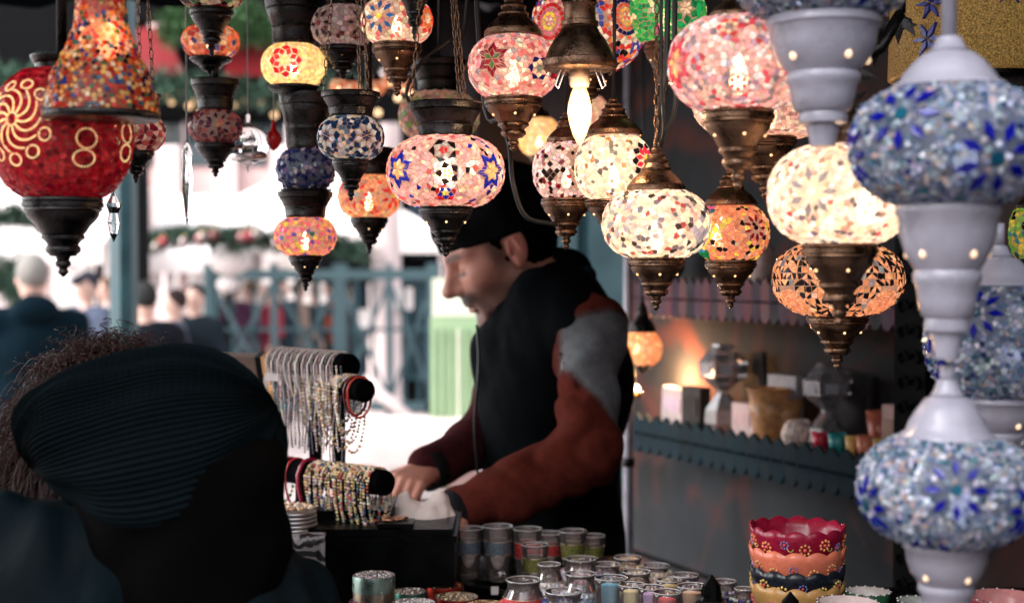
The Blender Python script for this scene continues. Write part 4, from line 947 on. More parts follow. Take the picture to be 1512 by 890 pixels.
def mosaic(globe, R, Hh, d, sp, pal, meds, tmat, seed, indiv_px=9., zlim=.9, gap=.10, mode='chips', cam_dir=None, tri=None, tilt=0.):
    yaw_ = math.degrees(math.atan2(cam_dir[0], -cam_dir[1]))
    rng = np.random.RandomState(seed); rr = random.Random(seed)
    # spread points
    if mode == 'rows':
        Pn = []; L = []; th = 0.12
        ts = np.linspace(-.98, .98, 200); prof = np.array([surf(np.array([math.cos(t * PI / 2), 0, math.sin(t * PI / 2)]), R, Hh) for t in ts])
        arc = np.concatenate([[0], np.cumsum(np.linalg.norm(np.diff(prof, axis=0), axis=1))]); nrow = max(4, int(arc[-1] / sp))
        for i in range(nrow):
            a = arc[-1] * (i + .5) / nrow; r = np.interp(a, arc, prof[:, 0]); z = np.interp(a, arc, prof[:, 2]); m = max(4, int(2 * PI * r / sp))
            for j in range(m):
                an = 2 * PI * (j + .5 * (i % 2)) / m; Pn.append((r * math.cos(an), r * math.sin(an), z))
        pts = surf(np.array(Pn), R, Hh)
    else:
        cand = rng.normal(size=(9000, 3)); cand /= np.linalg.norm(cand, axis=1)[:, None]; cand = surf(cand * [R, R, Hh], R, Hh); cand = cand[np.abs(cand[:, 2]) < zlim * Hh * 1.04]
        acc = np.zeros((len(cand), 3)); m = 0; s2 = (sp * .8) ** 2
        for c in cand:
            if m and ((acc[:m] - c) ** 2).sum(1).min() < s2: continue
            acc[m] = c; m += 1
        pts = acc[:m]
    nr = surf_n(pts, R, Hh); cd = cam_dir / np.linalg.norm(cam_dir)
    # medallions
    md = []
    for (kind, lon, lat, rad, n, cols, ph) in meds:
        c = surf(dir_(lon + yaw_, lat) * np.array([R, R, Hh]), R, Hh); nn = surf_n(c, R, Hh); t1, t2 = basis(nn); md.append((kind, c, nn, t1, t2, rad * R, n, cols, math.radians(ph)))
    keep = np.ones(len(pts), bool)
    for kind, c, nn, t1, t2, rad, n, cols, ph in md:
        for i in range(len(pts)):
            v = pts[i] - c
            if np.linalg.norm(v) > rad * 1.05 or nr[i] @ nn < .2: continue
            a, b_ = v @ t1, v @ t2; r = math.hypot(a, b_)
            if kind in ('star', 'burst'): lim = star_r(math.atan2(b_, a), n, rad, .6, ph) * .97
            elif kind == 'flower':
                da = abs((math.atan2(b_, a) - ph + PI / n) % (2 * PI / n) - PI / n); lim = rad * .98 if (r > rad * .32 and da * r < rad * .17) or r < rad * .2 else 0
            elif kind == 'diamond': lim = rad * .92 / max(1e-6, (abs(a) + abs(b_)) / max(r, 1e-6))
            elif kind == 'leaf': lim = r + 1 if abs(a) < rad * .45 else 0
            else: lim = rad * .98
            if r < lim: keep[i] = False
    D2 = ((pts[:, None] - pts[None]) ** 2).sum(-1) if len(pts) < 2600 else None
    stuff = MB(); nind = 0; cell_area = sp * F / d
    def emit_tile(vs, fs, col, size_px, facing):
        nonlocal nind
        if facing > .12 and size_px >= indiv_px and nind < 285:
            me = bpy.data.meshes.new('tile'); me.from_pydata([tuple(v) for v in vs], [], fs); me.materials.append(M[tmat])
            at = me.color_attributes.new('Col', 'FLOAT_COLOR', 'CORNER'); nl = sum(len(f) for f in fs); at.data.foreach_set('color', np.tile(np.array([*col, 1.], np.float32), nl))
            o = bpy.data.objects.new('tile', me); C.objects.link(o); o.parent = globe; nind += 1
        else: stuff.add(vs, fs, col)
    wts = [p_[0] for p_ in pal]
    for i in range(len(pts)):
        if not keep[i] or abs(pts[i][2]) > zlim * Hh: continue
        n_ = nr[i]; t1, t2 = basis(n_); di = D2[i] if D2 is not None else ((pts - pts[i]) ** 2).sum(1)
        nb = np.where(di < (2.3 * sp) ** 2)[0]; nb = nb[np.argsort(di[nb])][1:13]
        g_ = sp * .95; poly = [(-g_, -g_), (g_, -g_), (g_, g_), (-g_, g_)]
        for j in nb:
            v = pts[j] - pts[i]; x, y = float(v @ t1), float(v @ t2); poly = clip(poly, x / 2, y / 2, x, y)
            if len(poly) < 3: break
        if len(poly) < 3: continue
        col = rr.choices(pal, wts)[0][1]; col = vary(col, .26, rr)
        polys = [(poly, col)]
        if tri and len(poly) >= 4 and rr.random() < tri[0]:
            k = rr.randrange(len(poly)); pr = poly[k:] + poly[:k]; h_ = len(pr) // 2 
            polys = [(pr[:h_ + 1], vary(tri[1], .2, rr)), (pr[h_:] + pr[:1], vary(tri[2], .2, rr))]
        for pl, cl in polys:
            if len(pl) < 3: continue
            q = np.array(pl); p3 = surf(pts[i] + q[:, :1] * t1 + q[:, 1:] * t2, R, Hh); ext = np.linalg.norm(p3.max(0) - p3.min(0)) * F / d * .85
            vs, fs = tile_geo(p3, n_, sp * gap, .0006 + rr.random() * .0005)
            if tilt: k_ = len(p3); tv = rng.normal(size=3) * tilt; vs[:k_] += n_ * ((vs[:k_] - p3.mean(0)) @ tv)[:, None]; emit_tile(vs, fs, cl, ext, n_ @ cd)
    for kind, c, nn, t1, t2, rad, n, cols, ph in md:
        for pl, cl in star_tiles(kind, n, rad, cols, ph):
            q = np.array(pl); p3 = surf(c + q[:, :1] * t1 + q[:, 1:] * t2, R, Hh); cc = p3.mean(0); n3 = surf_n(cc, R, Hh); sag = (np.linalg.norm(p3.max(0) - p3.min(0)) ** 2) / (8 * R) * 1.2
            if abs(cc[2]) > .93 * Hh: continue
            ext = np.linalg.norm(p3.max(0) - p3.min(0)) * F / d * .85; vs, fs = tile_geo(p3, n3, rad * .035 + .0003, .0014 + sag); emit_tile(vs, fs, vary(cl, .15, rr), ext, n3 @ cd)
    if stuff.f: stuff.build('small_tiles', M[tmat], globe, smooth=False, kind='stuff')
    return nind

BOT = [(0, .98), (.015, 1.02), (.04, 1.03), (.06, 1.0), (.07, 1.02, .02), (.12, 1.02, .02), (.13, .98), (.16, 1.0), (.18, .93), (.24, .90), (.30, .80), (.36, .68), (.44, .58), (.47, .52), (.48, .55), (.52, .55), (.53, .50),
       (.57, .42), (.60, .38), (.61, .42), (.64, .45), (.68, .44), (.71, .36), (.735, .33), (.74, .19), (.79, .15), (.80, .18), (.83, .2), (.86, .18), (.88, .11), (.90, .1), (.92, .13), (.945, .13), (.965, .08), (.98, .06), (1., 0)]
BELL = [(0, 1.0), (.03, 1.04), (.06, 1.02, .02), (.12, 1.02, .02), (.13, .97), (.16, .98), (.2, .93), (.28, .84), (.36, .70), (.43, .57), (.48, .50), (.49, .54), (.52, .54), (.53, .47), (.60, .42), (.64, .40), (.65, .44), (.69, .45), (.72, .38), (.74, .34),
        (.78, .30), (.79, .33), (.82, .33), (.84, .24), (.9, .16), (.93, .18), (.96, .17), (1.0, .1)]
BOWL = [(0, .70), (.06, .74), (.08, .72, .02), (.34, .74, .02), (.36, .78), (.42, .76), (.46, .80), (.6, .86), (.74, .95), (.78, .93), (.80, .99, .012), (.93, 1.0, .012), (.96, 1.02), (1.0, 1.0), (1.0, .94), (.8, .88), (.6, .76), (.5, .5)]
link_me = MB().tube([Vector((.0024 * math.cos(a), 0, .0058 * math.sin(a) + (.0012 if math.sin(a) > 0 else -.0012))) for a in [2 * PI * k / 10 for k in range(10)]], .0008, 5, closed=True).data('chain_link', M['bronze'])
def chain(parent, a, b_, links=True, sc=1., mt=None, name='chain'):
    a, b_ = Vector(a), Vector(b_); L = (b_ - a).length; pit = .0118 * sc; n = max(2, int(L / pit)); q = (b_ - a).to_track_quat('Z', 'Y')
    if links:
        o = bpy.data.objects.new(name, None); C.objects.link(o); o.parent = parent; o.location = a; o.empty_display_size = .01
        for i in range(min(n, 110)):
            e = inst('link', link_me, o, (b_ - a) * ((i + .5) / n)); e.rotation_mode = 'QUATERNION'; e.rotation_quaternion = q @ Matrix.Rotation((i % 2) * PI / 2 + .3, 3, 'Z').to_quaternion(); e.scale = (sc,) * 3
    else:
        b = MB()
        for i in range(n):
            c = a.lerp(b_, (i + .5) / n); u = q @ (Matrix.Rotation((i % 2) * PI / 2, 3, 'Z') @ Vector((1, 0, 0))); z = (b_ - a).normalized()
            b.tube([c + u * (.0024 * sc * math.cos(t)) + z * (.0068 * sc * math.sin(t)) for t in [2 * PI * k / 8 for k in range(8)]], .0009 * sc, 4, closed=True)
        b.build(name, mt or M['bronze'], parent)
ZR = 2.29                                   # height of the rails under the stall roof
SEED = [100]
def lamp(name, label, cx, cy, w_, h_, d, lit='lit', sp=9, pal=None, meds=(), top=('bell', 76, 62), bot=(78, 80), hang='cord', metal='bronze', indiv=9., mode='chips', tri=None,
         zlim=.9, bulb=.35, bulb_dx=0., holes=True, grout=None, gap=.10, chainlinks=False, group=None, hx=None, cat='lamp', dome=None, hookz=None, watts=None):
    c = P(cx, cy, d); R, Hh = S(w_ / 2, d), S(h_ / 2, d); t = thing(name, label, cat, c, group); SEED[0] += 1; seed = SEED[0]
    cd = np.array(EYE - c)
    # globe
    b = MB(); pr = []
    for k in range(19):
        z = -zlim * 1.02 + 2 * zlim * 1.02 * k / 18; z = max(-.985, min(.985, z)); pr.append((R * (1 - abs(z) ** EXP) ** (1 / EXP), z * Hh))
    pr = [(r * .995, z) for r, z in pr]; n = 36; vs = [(r * math.cos(2 * PI * j / n), r * math.sin(2 * PI * j / n), z) for r, z in pr for j in range(n)]
    b.add(vs, [(i * n + j, i * n + (j + 1) % n, (i + 1) * n + (j + 1) % n, (i + 1) * n + j) for i in range(18) for j in range(n)])
    glob = b.build('globe', M[grout or ('grout_' + {'lit': 'lit', 'bright': 'bright', 'dim': 'dim', 'off': 'off'}[lit])], t)
    if pal is not None: mosaic(glob, R, Hh, d, S(sp, d), pal, meds, 'tile_' + lit, seed, indiv, zlim, gap, mode, cd, tri, .35 if lit == 'off' else .1)
    # bottom cap
    rb, zb = S(bot[0] / 2, d), -zlim * Hh * .985
    if bot[1]:
        L = S(bot[1], d); b = MB(); b.lathe([(r * rb, zb - f_ * L, *k) for f_, r, *k in BOT], 48); b.build('bottom_cap', M[metal], t, sharp=40)
        if holes:
            for k in range(5):
                a = PI / 6 + k * PI * .4 + .5; rr_ = rb * .755; b = MB(); b.ball((rr_ * math.cos(a), rr_ * math.sin(a), zb - .325 * L), (rb * .05, rb * .05, rb * .055), 6, 4)
                b.build('light_hole', M['hole' if lit in ('lit', 'bright') else 'brass'], t)
    zt = zlim * Hh * .985; ztop = zt
    if top[0]:
        rt_, Lt = S(top[1] / 2, d), S(top[2], d); pf = {'bell': BELL, 'bowl': BOWL, 'cap': [(0, .8), (.1, .85), (.15, .82, .02), (.5, .84, .02), (.55, .9), (.9, 1.), (1., 1.), (1, .3)]}[top[0]]
        b = MB(); b.lathe([(r * rt_, zt + f_ * Lt, *k) for f_, r, *k in pf], 48); b.build('top_cap', M[metal], t, sharp=40); ztop = zt + Lt
    hz = (hookz or ZR) - c.z
    dxh = (S((hx - cx), d) if hx is not None else 0)
    if hang == 'chains3':
        zh = min(hz, ztop + .34); b = MB(); b.lathe([(.012, zh - .004), (.014, zh), (.004, zh + .012)], 16, (dxh, 0, 0)); b.build('hook_plate', M[metal], t)
        for k in range(3):
            a = -PI / 2 + .45 + k * 2 * PI / 3; chain(t, (rt_ * .95 * math.cos(a), rt_ * .95 * math.sin(a), ztop - .002), (dxh + .006 * math.cos(a), .006 * math.sin(a), zh), chainlinks)
        if hz - zh > .01: chain(t, (dxh, 0, zh + .01), (dxh, 0, hz), False)
    elif hang == 'chain':
        chain(t, (0, 0, ztop - .004), (dxh, 0, hz), chainlinks, 1.15)
        b = MB(); b.tube([(.004, .004, ztop - .01), (.009, .0, ztop + .02), (.006, .004, ztop + .08), (dxh + .006, .004, (ztop + hz) / 2), (dxh + .004, 0, hz)], .0022, 6); b.build('cord', M['cord'], t)
    elif hang == 'cord':
        b = MB(); b.tube([(0, 0, ztop - .004), (dxh * .5 + .002, 0, (ztop + hz) / 2), (dxh, 0, hz)], .0028, 6); b.build('cord', M['cord'], t)
    elif hang == 'stem': b = MB(); b.lathe([(.006, ztop - .004), (.006, hz)], 10, (dxh, 0, 0)); b.build('stem', M[metal], t)
    if lit in ('lit', 'bright') and bulb is not None:
        bz = -Hh * bulb; b = MB(); b.lathe([(0, bz + R * .42), (R * .05, bz + R * .34), (R * .12, bz + R * .15), (R * .15, bz), (R * .11, bz - R * .14), (R * .08, bz - R * .2)], 14, (bulb_dx * R, -.1 * R, 0)); b.build('bulb', M['bulb'], t)
        b = MB(); b.lathe([(R * .09, bz - R * .2), (R * .09, zb - .002)], 10, (bulb_dx * R, -.1 * R, 0)); b.build('socket', M['white_metal'], t)
        lt = bpy.data.lights.new('bulb_light', 'POINT'); lo = bpy.data.objects.new('bulb_light', lt); C.objects.link(lo); lo.parent = t; lo.location = (bulb_dx * R, -.1 * R, bz + R * .1)
        lt.energy = 1.4 * (watts or (.55 if lit == 'lit' else .9)) * (R / .08) ** 2; lt.color = (1, .86, .72); lt.shadow_soft_size = R * .16
    return t
cream, cream2, wht, amber = (.92, .74, .52), (.95, .83, .68), (.96, .9, .84), (.95, .5, .14)
pink, rose, red, wine = (.85, .42, .38), (.75, .2, .2), (.62, .03, .04), (.25, .012, .03)
blue, navy, teal_, green = (.015, .03, .42), (.01, .012, .12), (.03, .18, .24), (.03, .3, .1)
blk, gry, mir, yel, org = (.012, .01, .012), (.3, .28, .3), (.42, .4, .45), (.95, .72, .12), (.9, .28, .08)

# 1 big red lamp with beaded figures
LR = lamp('hanging_lamp', 'large red bead lamp with a cream spiral flower and a figure eight, far left', 92, 200, 202, 206, 1.58, 'dim', 7, [(5, (.55, .012, .03)), (2, (.7, .05, .06)), (1, (.3, .005, .02))], [], ('cap', 90, 24), (114, 118), 'stem', 'dark_bronze', indiv=99, holes=False, grout='grout_dark', gap=.14)
Rr, Hr = S(101, 1.58), S(103, 1.58); bead = MB()
def bead_path(name, lon, lat, fn, n, r=.0013, col=(.95, .72, .4)):
    c = surf(dir_(lon + 17.5, lat) * np.array([Rr, Rr, Hr]), Rr, Hr); nn = surf_n(c, Rr, Hr); t1, t2 = basis(nn); b = MB()
    for k in range(n):
        x, y = fn(k / n); p = surf(c + t1 * x + t2 * y, Rr, Hr) + nn * .0012; b.ball(p, (r, r, r), 6, 4, vary(col, .15))
    return b.build(name, M['bead'], LR.children[0])
M['bead'] = tile_mat('cream_beads', .4, .1, .3, None, .1)
rm = S(72, 1.58)
for k in range(11):
    a0 = k * 2 * PI / 11 + .3
    def petal(s_, a0=a0):
        if s_ < .6: u = s_ / .6; r = rm * (.16 + .52 * u); a = a0 + .9 * u * u; return r * math.cos(a), r * math.sin(a)
        u = (s_ - .6) / .4; ac = a0 + 1.02; cx_, cy_ = rm * .86 * math.cos(ac), rm * .86 * math.sin(ac); q = u * 2 * PI + ac + PI; return cx_ + rm * .15 * math.cos(q), cy_ + rm * .15 * math.sin(q)
    bead_path('bead_petal', -42, 8, petal, 46)
bead_path('bead_ring', -42, 8, lambda s_: (rm * .13 * math.cos(s_ * 6.283), rm * .13 * math.sin(s_ * 6.283)), 18)
r8 = S(15, 1.58)
bead_path('bead_ring', 19, -15, lambda s_: (r8 * math.cos(s_ * 6.283), r8 * 1.05 + r8 * .95 * math.sin(s_ * 6.283)), 22); bead_path('bead_ring', 19, -15, lambda s_: (-.002 + r8 * 1.05 * math.cos(s_ * 6.283), -r8 * .9 + r8 * .85 * math.sin(s_ * 6.283)), 22)
bead_path('bead_ring', 62, -8, lambda s_: (r8 * math.cos(s_ * 6.283), r8 * 1.05 + r8 * .95 * math.sin(s_ * 6.283)), 22); bead_path('bead_ring', 62, -8, lambda s_: (r8 * math.cos(s_ * 6.283), -r8 * .9 + r8 * .85 * math.sin(s_ * 6.283)), 22)

M['tile_vase'] = tile_mat('tile_vase', .025, .3, trw=.5)
# 2 pear shaped multicoloured vase lamp in front of it
t = thing('vase_lamp', 'tall bell shaped lamp of multicoloured glass chips glowing gold near its top, upper left', 'lamp', P(150, 172, 1.5)); dV = 1.5
prv = [(82, 0), (83, 8), (80, 30), (72, 55), (60, 80), (48, 105), (38, 135), (35, 165), (37, 200), (44, 215)]
b = MB(); vs = []; n = 36
for r, z in prv: vs += [(S(r, dV) * .99 * math.cos(2 * PI * j / n), S(r, dV) * .99 * math.sin(2 * PI * j / n), S(z, dV)) for j in range(n)]
b.add(vs, [(i * n + j, i * n + (j + 1) % n, (i + 1) * n + (j + 1) % n, (i + 1) * n + j) for i in range(len(prv) - 1) for j in range(n)]); gv = b.build('globe', M['grout_dark'], t)
b = MB(); rr = random.Random(4); zz = 2; vpal = [(.9, .6, .2)] * 4 + [(.6, .05, .03)] * 5 + [(.03, .06, .3), (.05, .22, .08), (.95, .85, .6), (.9, .3, .06), (.02, .02, .03), (.05, .2, .3)]
while zz < 210:
    r = np.interp(zz, [p_[1] for p_ in prv], [p_[0] for p_ in prv]); m = int(2 * PI * r / 7.5)
    for j in range(m):
        if rr.random() < .08: continue
        a = 2 * PI * (j + rr.uniform(-.3, .3)) / m; nn = Vector((math.cos(a), math.sin(a), 0)); tt = Vector((-nn.y, nn.x, 0)); c = nn * S(r + .3, dV) + Vector((0, 0, S(zz + rr.uniform(-2, 2), dV)))
        r2 = np.interp(zz + 6, [p_[1] for p_ in prv], [p_[0] for p_ in prv]); up = (nn * S(r2 - r, dV) + Vector((0, 0, S(6, dV)))).normalized(); k = rr.choice((4, 5, 6)); s_ = S(4.2, dV) * rr.uniform(.7, 1.1); a0 = rr.uniform(0, 6)
        n3 = tt.cross(up).normalized(); top_ = [c + n3 * .0008 + tt * (s_ * math.cos(a0 + q * 2 * PI / k)) + up * (s_ * math.sin(a0 + q * 2 * PI / k)) for q in range(k)]
        b.add(top_ + [p_ - n3 * .0012 for p_ in top_], [tuple(range(k))] + [(i, k + i, k + (i + 1) % k, (i + 1) % k) for i in range(k)], vary(rr.choice(vpal), .25, rr))
    zz += 6.6
b.build('small_tiles', M['tile_vase'], gv, smooth=False, kind='stuff')
b = MB(); b.lathe([(S(60, dV), -.004), (S(85, dV), -.003), (S(85, dV), .003), (S(80, dV), .004)], 40); b.build('rim', M['dark_bronze'], t)
b = MB(); b.lathe([(S(45, dV), S(215, dV)), (S(40, dV), S(222, dV)), (S(15, dV), S(250, dV)), (.004, S(260, dV)), (.004, ZR - t.location.z)], 24); b.build('top_cap', M['dark_bronze'], t)
b = MB(); b.ball((.01, -.01, S(108, dV)), (.012, .012, .02), 12, 8); b.build('bulb', M['bulb'], t)
lt = bpy.data.lights.new('bulb_light', 'POINT'); lo = bpy.data.objects.new('bulb_light', lt); C.objects.link(lo); lo.parent = t; lo.location = (.01, -.015, S(112, dV)); lt.energy = 1.1; lt.color = (1, .7, .4); lt.shadow_soft_size = .012

HL = 'hanging_lamp'
lamp(HL, 'small wine red and cream lamp on chains just right of the big red lamp', 200, 196, 86, 60, 1.72, 'dim', 8, [(3, (.6, .1, .1)), (2, (.9, .5, .4)), (2, wine), (1, cream)], [('burst', 0, 5, .5, 6, [wine, (.7, .1, .1), cream], 0)], ('bowl', 74, 30), (52, 48), 'chains3', 'dark_bronze', 12, chainlinks=True, holes=False)
# string of dark lamps, upper left
lamp(HL, 'dark plum lamp with a pink star flower, hanging low against the bright facade', 318, 188, 78, 54, 2.25, 'dim', 8, [(3, (.22, .05, .06)), (2, (.5, .15, .14)), (1, (.1, .03, .06))], [('flower', 5, 0, .62, 8, [(.08, .02, .05), (.8, .4, .2)], 10)], ('bowl', 70, 46), (58, 50), 'stem', 'dark_bronze', 12, holes=False, hookz=P(0, 85, 2.25).z)
lamp(HL, 'orange lamp partly hidden by the black finial in front of it, upper left', 311, 62, 84, 52, 2.25, 'lit', 8, [(5, (.75, .2, .08)), (2, (.5, .06, .04)), (1, (.1, .08, .25)), (1, (.8, .5, .3))], [], ('cap', 40, 20), (60, 28), 'stem', 'dark_bronze', 14, holes=False, bulb=.1, watts=.25)
lamp(HL, 'red and green lamp cut by the top edge above the orange one', 312, -8, 92, 48, 2.1, 'dim', 8, [(3, (.5, .05, .05)), (2, (.1, .3, .1)), (2, cream), (1, blk)], [], ('cap', 40, 20), (62, 70), 'stem', 'dark_bronze', 12, holes=False)
# string of three at x=445
lamp(HL, 'glowing cream lamp with a single red ringed flower', 434, 97, 94, 68, 2.2, 'bright', 4.6, [(6, (.95, .72, .36)), (2, (.9, .6, .25)), (1, cream)], [('burst', -16, 2, .62, 8, [(.65, .02, .04), (.7, .06, .06), (.95, .75, .25)], 0)], ('bowl', 84, 66), (74, 30), 'stem', 'dark_bronze', 12, holes=False, gap=.06, watts=.4)
lamp(HL, 'small dark navy lamp between the cream lamp above and the orange lamp below', 452, 250, 84, 66, 2.22, 'off', 7, [(4, (.03, .04, .16)), (2, (.3, .22, .4)), (2, (.2, .22, .35)), (1, (.6, .5, .5))], [('flower', 0, 0, .6, 8, [navy, (.5, .4, .5)], 0)], ('bowl', 78, 82), (74, 16), 'stem', 'dark_bronze', 14, holes=False, hookz=P(0, 130, 2.2).z, grout='grout_off')
lamp(HL, 'orange and pink flowered lamp lowest of its string over the balustrade', 451, 349, 90, 62, 2.2, 'lit', 6.5, [(5, (.9, .4, .22)), (2, (.85, .25, .3)), (2, yel), (1, (.2, .1, .4))], [('flower', 12, 5, .55, 7, [(.8, .15, .25), (.95, .75, .2), (.05, .25, .22)], 0), ('flower', -50, -5, .5, 7, [(.8, .15, .25), yel, (.1, .2, .35)], 0)], ('bowl', 80, 38), (48, 54), 'stem', 'dark_bronze', 12, hookz=P(0, 283, 2.2).z, watts=.4)
# two upper whites
lamp(HL, 'unlit greyish white lamp with dark leaf marks at the top', 506, 40, 90, 66, 2.15, 'dim', 7, [(6, (.75, .58, .55)), (1, (.2, .05, .05))], [('flower', -50, 0, .55, 6, [(.06, .03, .04), (.5, .1, .08)], 0), ('flower', 35, 0, .55, 6, [(.06, .03, .04), (.5, .1, .08)], 0)], ('cap', 60, 30), (66, 48), 'cord', 'dark_bronze', 14)
lamp(HL, 'cream lamp with red petals and a blue flower at the top edge', 586, 32, 104, 74, 2.05, 'lit', 7, [(6, (.95, .78, .58)), (2, rose), (1, cream2)], [('flower', -30, 0, .55, 8, [(.03, .14, .4), (.75, .06, .08), yel], 0), ('burst', 60, 0, .5, 7, [(.75, .08, .06), org, cream], 0)], ('cap', 60, 30), (72, 78), 'cord', 'bronze', 12, watts=.5)
lamp(HL, 'lamp above the frame whose small black finial hangs before the red petalled lamp', 612, -48, 90, 60, 1.95, 'dim', 9, [(3, cream), (2, red)], [], ('cap', 60, 20), (46, 82), 'cord', 'dark_bronze', 99, holes=False)
# swirl lamp
lamp(HL, 'small lamp with navy and white swirls in a black bowl hanging on brass chains', 518, 204, 97, 70, 1.9, 'dim', 6.2, [(4, (.8, .78, .76)), (3, (.02, .05, .14)), (2, (.1, .2, .3)), (1, (.9, .7, .5))], [('burst', -48, 0, .6, 8, [(.01, .04, .12), (.7, .7, .7), navy], 0), ('burst', 28, 0, .6, 8, [(.01, .04, .12), (.75, .7, .7), navy], 0)], ('bowl', 86, 36), (54, 62), 'chains3', 'dark_bronze', 10, chainlinks=True, holes=False, grout='grout_lit')
lamp(HL, 'orange lamp with red flowers behind the navy swirl lamp', 545, 290, 90, 70, 2.3, 'lit', 6.5, [(6, (.95, .42, .2)), (2, (.9, .6, .3)), (1, (.7, .08, .05))], [('flower', -25, 0, .55, 7, [(.8, .05, .05), (.95, .4, .1), (.4, .6, .6)], 0), ('flower', 50, 0, .55, 7, [(.8, .05, .05), (.95, .4, .1), yel], 0)], ('bowl', 74, 40), (54, 54), 'stem', 'dark_bronze', 13, watts=.5)
lamp(HL, 'pale pink and green lamp half hidden behind the black bowl of the blue star lamp', 648, 172, 118, 78, 2.35, 'dim', 8, [(5, (.85, .5, .42)), (2, (.4, .5, .2)), (2, cream)], [('flower', -40, 0, .5, 6, [(.3, .5, .15), rose], 0)], ('bowl', 84, 48), (60, 50), 'cord', 'dark_bronze', 13)
# hero
lamp(HL, 'pink white mosaic lamp with two blue six pointed stars in front of the seller\'s head', 658, 254, 173, 112, 1.9, 'lit', 6.3, [(7, (.88, .5, .45)), (3, (.92, .62, .55)), (1.3, cream), (.8, (.7, .12, .12)), (.5, blk), (.3, blue)],
     [('star', -52, 0, .36, 6, [blue, (.95, .6, .22), (.95, .7, .35)], 20), ('star', 50, -2, .36, 6, [blue, (.95, .6, .22), (.95, .7, .35)], 10),
      ('burst', 0, -36, .2, 5, [red, blue, yel], 20), ('burst', 2, -8, .3, 5, [(.9, .9, .9), blk, (.85, .8, .2)], 0), ('burst', -2, 26, .26, 5, [blk, (.55, .55, .5), red], 40), ('burst', 150, 0, .4, 6, [blue, yel, red], 0)],
     ('bowl', 108, 52), (78, 76), 'chains3', 'dark_bronze', 7, chainlinks=True, hx=648, bulb=.2, watts=.7)
lamp(HL, 'pink mosaic lamp with a dark red and green star under a brass dome', 758, 100, 132, 100, 1.95, 'lit', 6.2, [(6, (.88, .5, .45)), (2, cream2), (2, rose), (1, mir)],
     [('star', -28, 5, .44, 6, [(.3, .012, .03), (.12, .22, .06), (.35, .02, .04)], 30), ('burst', 35, -10, .3, 6, [navy, cream, (.1, .25, .2)], 0), ('burst', 70, 0, .4, 6, [wine, red, cream], 0)], ('bell', 84, 66), (84, 80), 'cord', 'bronze', 8, watts=.6)
# multicolour wheel lamp behind the bare bulb
lamp(HL, 'multicoloured lamp with red and blue wheel medallions behind the bare bulb', 868, 42, 166, 134, 2.08, 'lit', 7.2, [(4, (.75, .05, .05)), (3, (.06, .08, .4)), (3, cream2), (1.5, blk), (1.5, org), (1, (.1, .25, .5))],
     [('target', 42, 5, .42, 8, [navy, (.85, .15, .08), cream, (.9, .5, .15)], 0), ('target', -42, 0, .42, 8, [red, (.7, .2, .3), cream, yel], 0)], ('bell', 90, 50), (70, 60), 'cord', 'bronze', 8, watts=.55)
# lamp whose globe is off: bare candle bulb in a cap
dB = 1.78; t = thing('bare_bulb_lamp', 'bronze cap with a bare lit candle bulb where the glass globe is missing', 'lamp', P(856, 95, dB))
b = MB(); b.lathe([(S(r, dB), S(z, dB), *k) for r, z, *k in ((46, -10), (53, -8), (55, -5), (55, -3, .02), (54, 5, .02), (52, 6), (50, 12), (46, 22), (38, 36), (30, 46), (26, 54), (28, 56), (28, 62), (24, 64), (23, 84), (26, 88), (24, 96), (12, 110), (5, 120))], 48); b.build('cap', M['bronze'], t, sharp=40)
b = MB(); b.lathe([(S(15, dB), S(0, dB)), (S(15, dB), S(-30, dB)), (S(13, dB), S(-34, dB)), (0, S(-34, dB))], 20, col=(.35, .24, .18)); b.build('socket', M['vc_gloss'], t)
b = MB(); b.lathe([(S(r, dB), S(z, dB)) for r, z in ((9, -34), (13, -44), (17, -60), (18, -72), (15, -88), (10, -104), (4, -116), (0, -121))], 20); M['bulb_glass'] = tile_mat('candle_bulb_glass', .9, .6, .05, (1, .72, .42), .1, 60, .4); b.build('bulb', M['bulb_glass'], t); b = MB(); b.lathe([(S(r, dB), S(z, dB)) for r, z in ((2, -44), (7, -56), (10, -70), (9, -84), (5, -96), (0, -106))], 14); b.build('filament', M['bulb'], t)
for k in range(3):
    a = (-2.6, -.55, 1.5)[k]; b = MB(); x, y = S(40, dB) * math.cos(a), S(40, dB) * math.sin(a)
    b.tube([(x * .8, y * .8, S(-5, dB)), (x * 1.08, y * 1.08, S(-34, dB)), (x * .95, y * .95, S(-38, dB)), (x * .62, y * .62, S(-6, dB))], .0012, 5); b.build('spring_clip', M['white_metal'], t)
b = MB(); b.tube([(0, 0, S(118, dB)), (0, 0, ZR - t.location.z)], .003, 6); b.build('cord', M['cord'], t)
lt = bpy.data.lights.new('bulb_light', 'POINT'); lo = bpy.data.objects.new('bulb_light', lt); C.objects.link(lo); lo.parent = t; lo.location = (0, -.03, S(-75, dB)); lt.energy = 1.6; lt.color = (1, .72, .42); lt.shadow_soft_size = .015
lamp(HL, 'green mosaic lamp at the top edge', 981, 22, 122, 92, 2.05, 'lit', 7, [(5, (.02, .4, .12)), (3, (.1, .55, .12)), (1.5, (.8, .8, .5)), (1, (.6, .1, .3))], [('burst', 30, 0, .6, 7, [(.02, .5, .15), (.02, .3, .1), cream], 0)], ('bell', 60, 40), (60, 84), 'cord', 'bronze', 9, watts=.45)
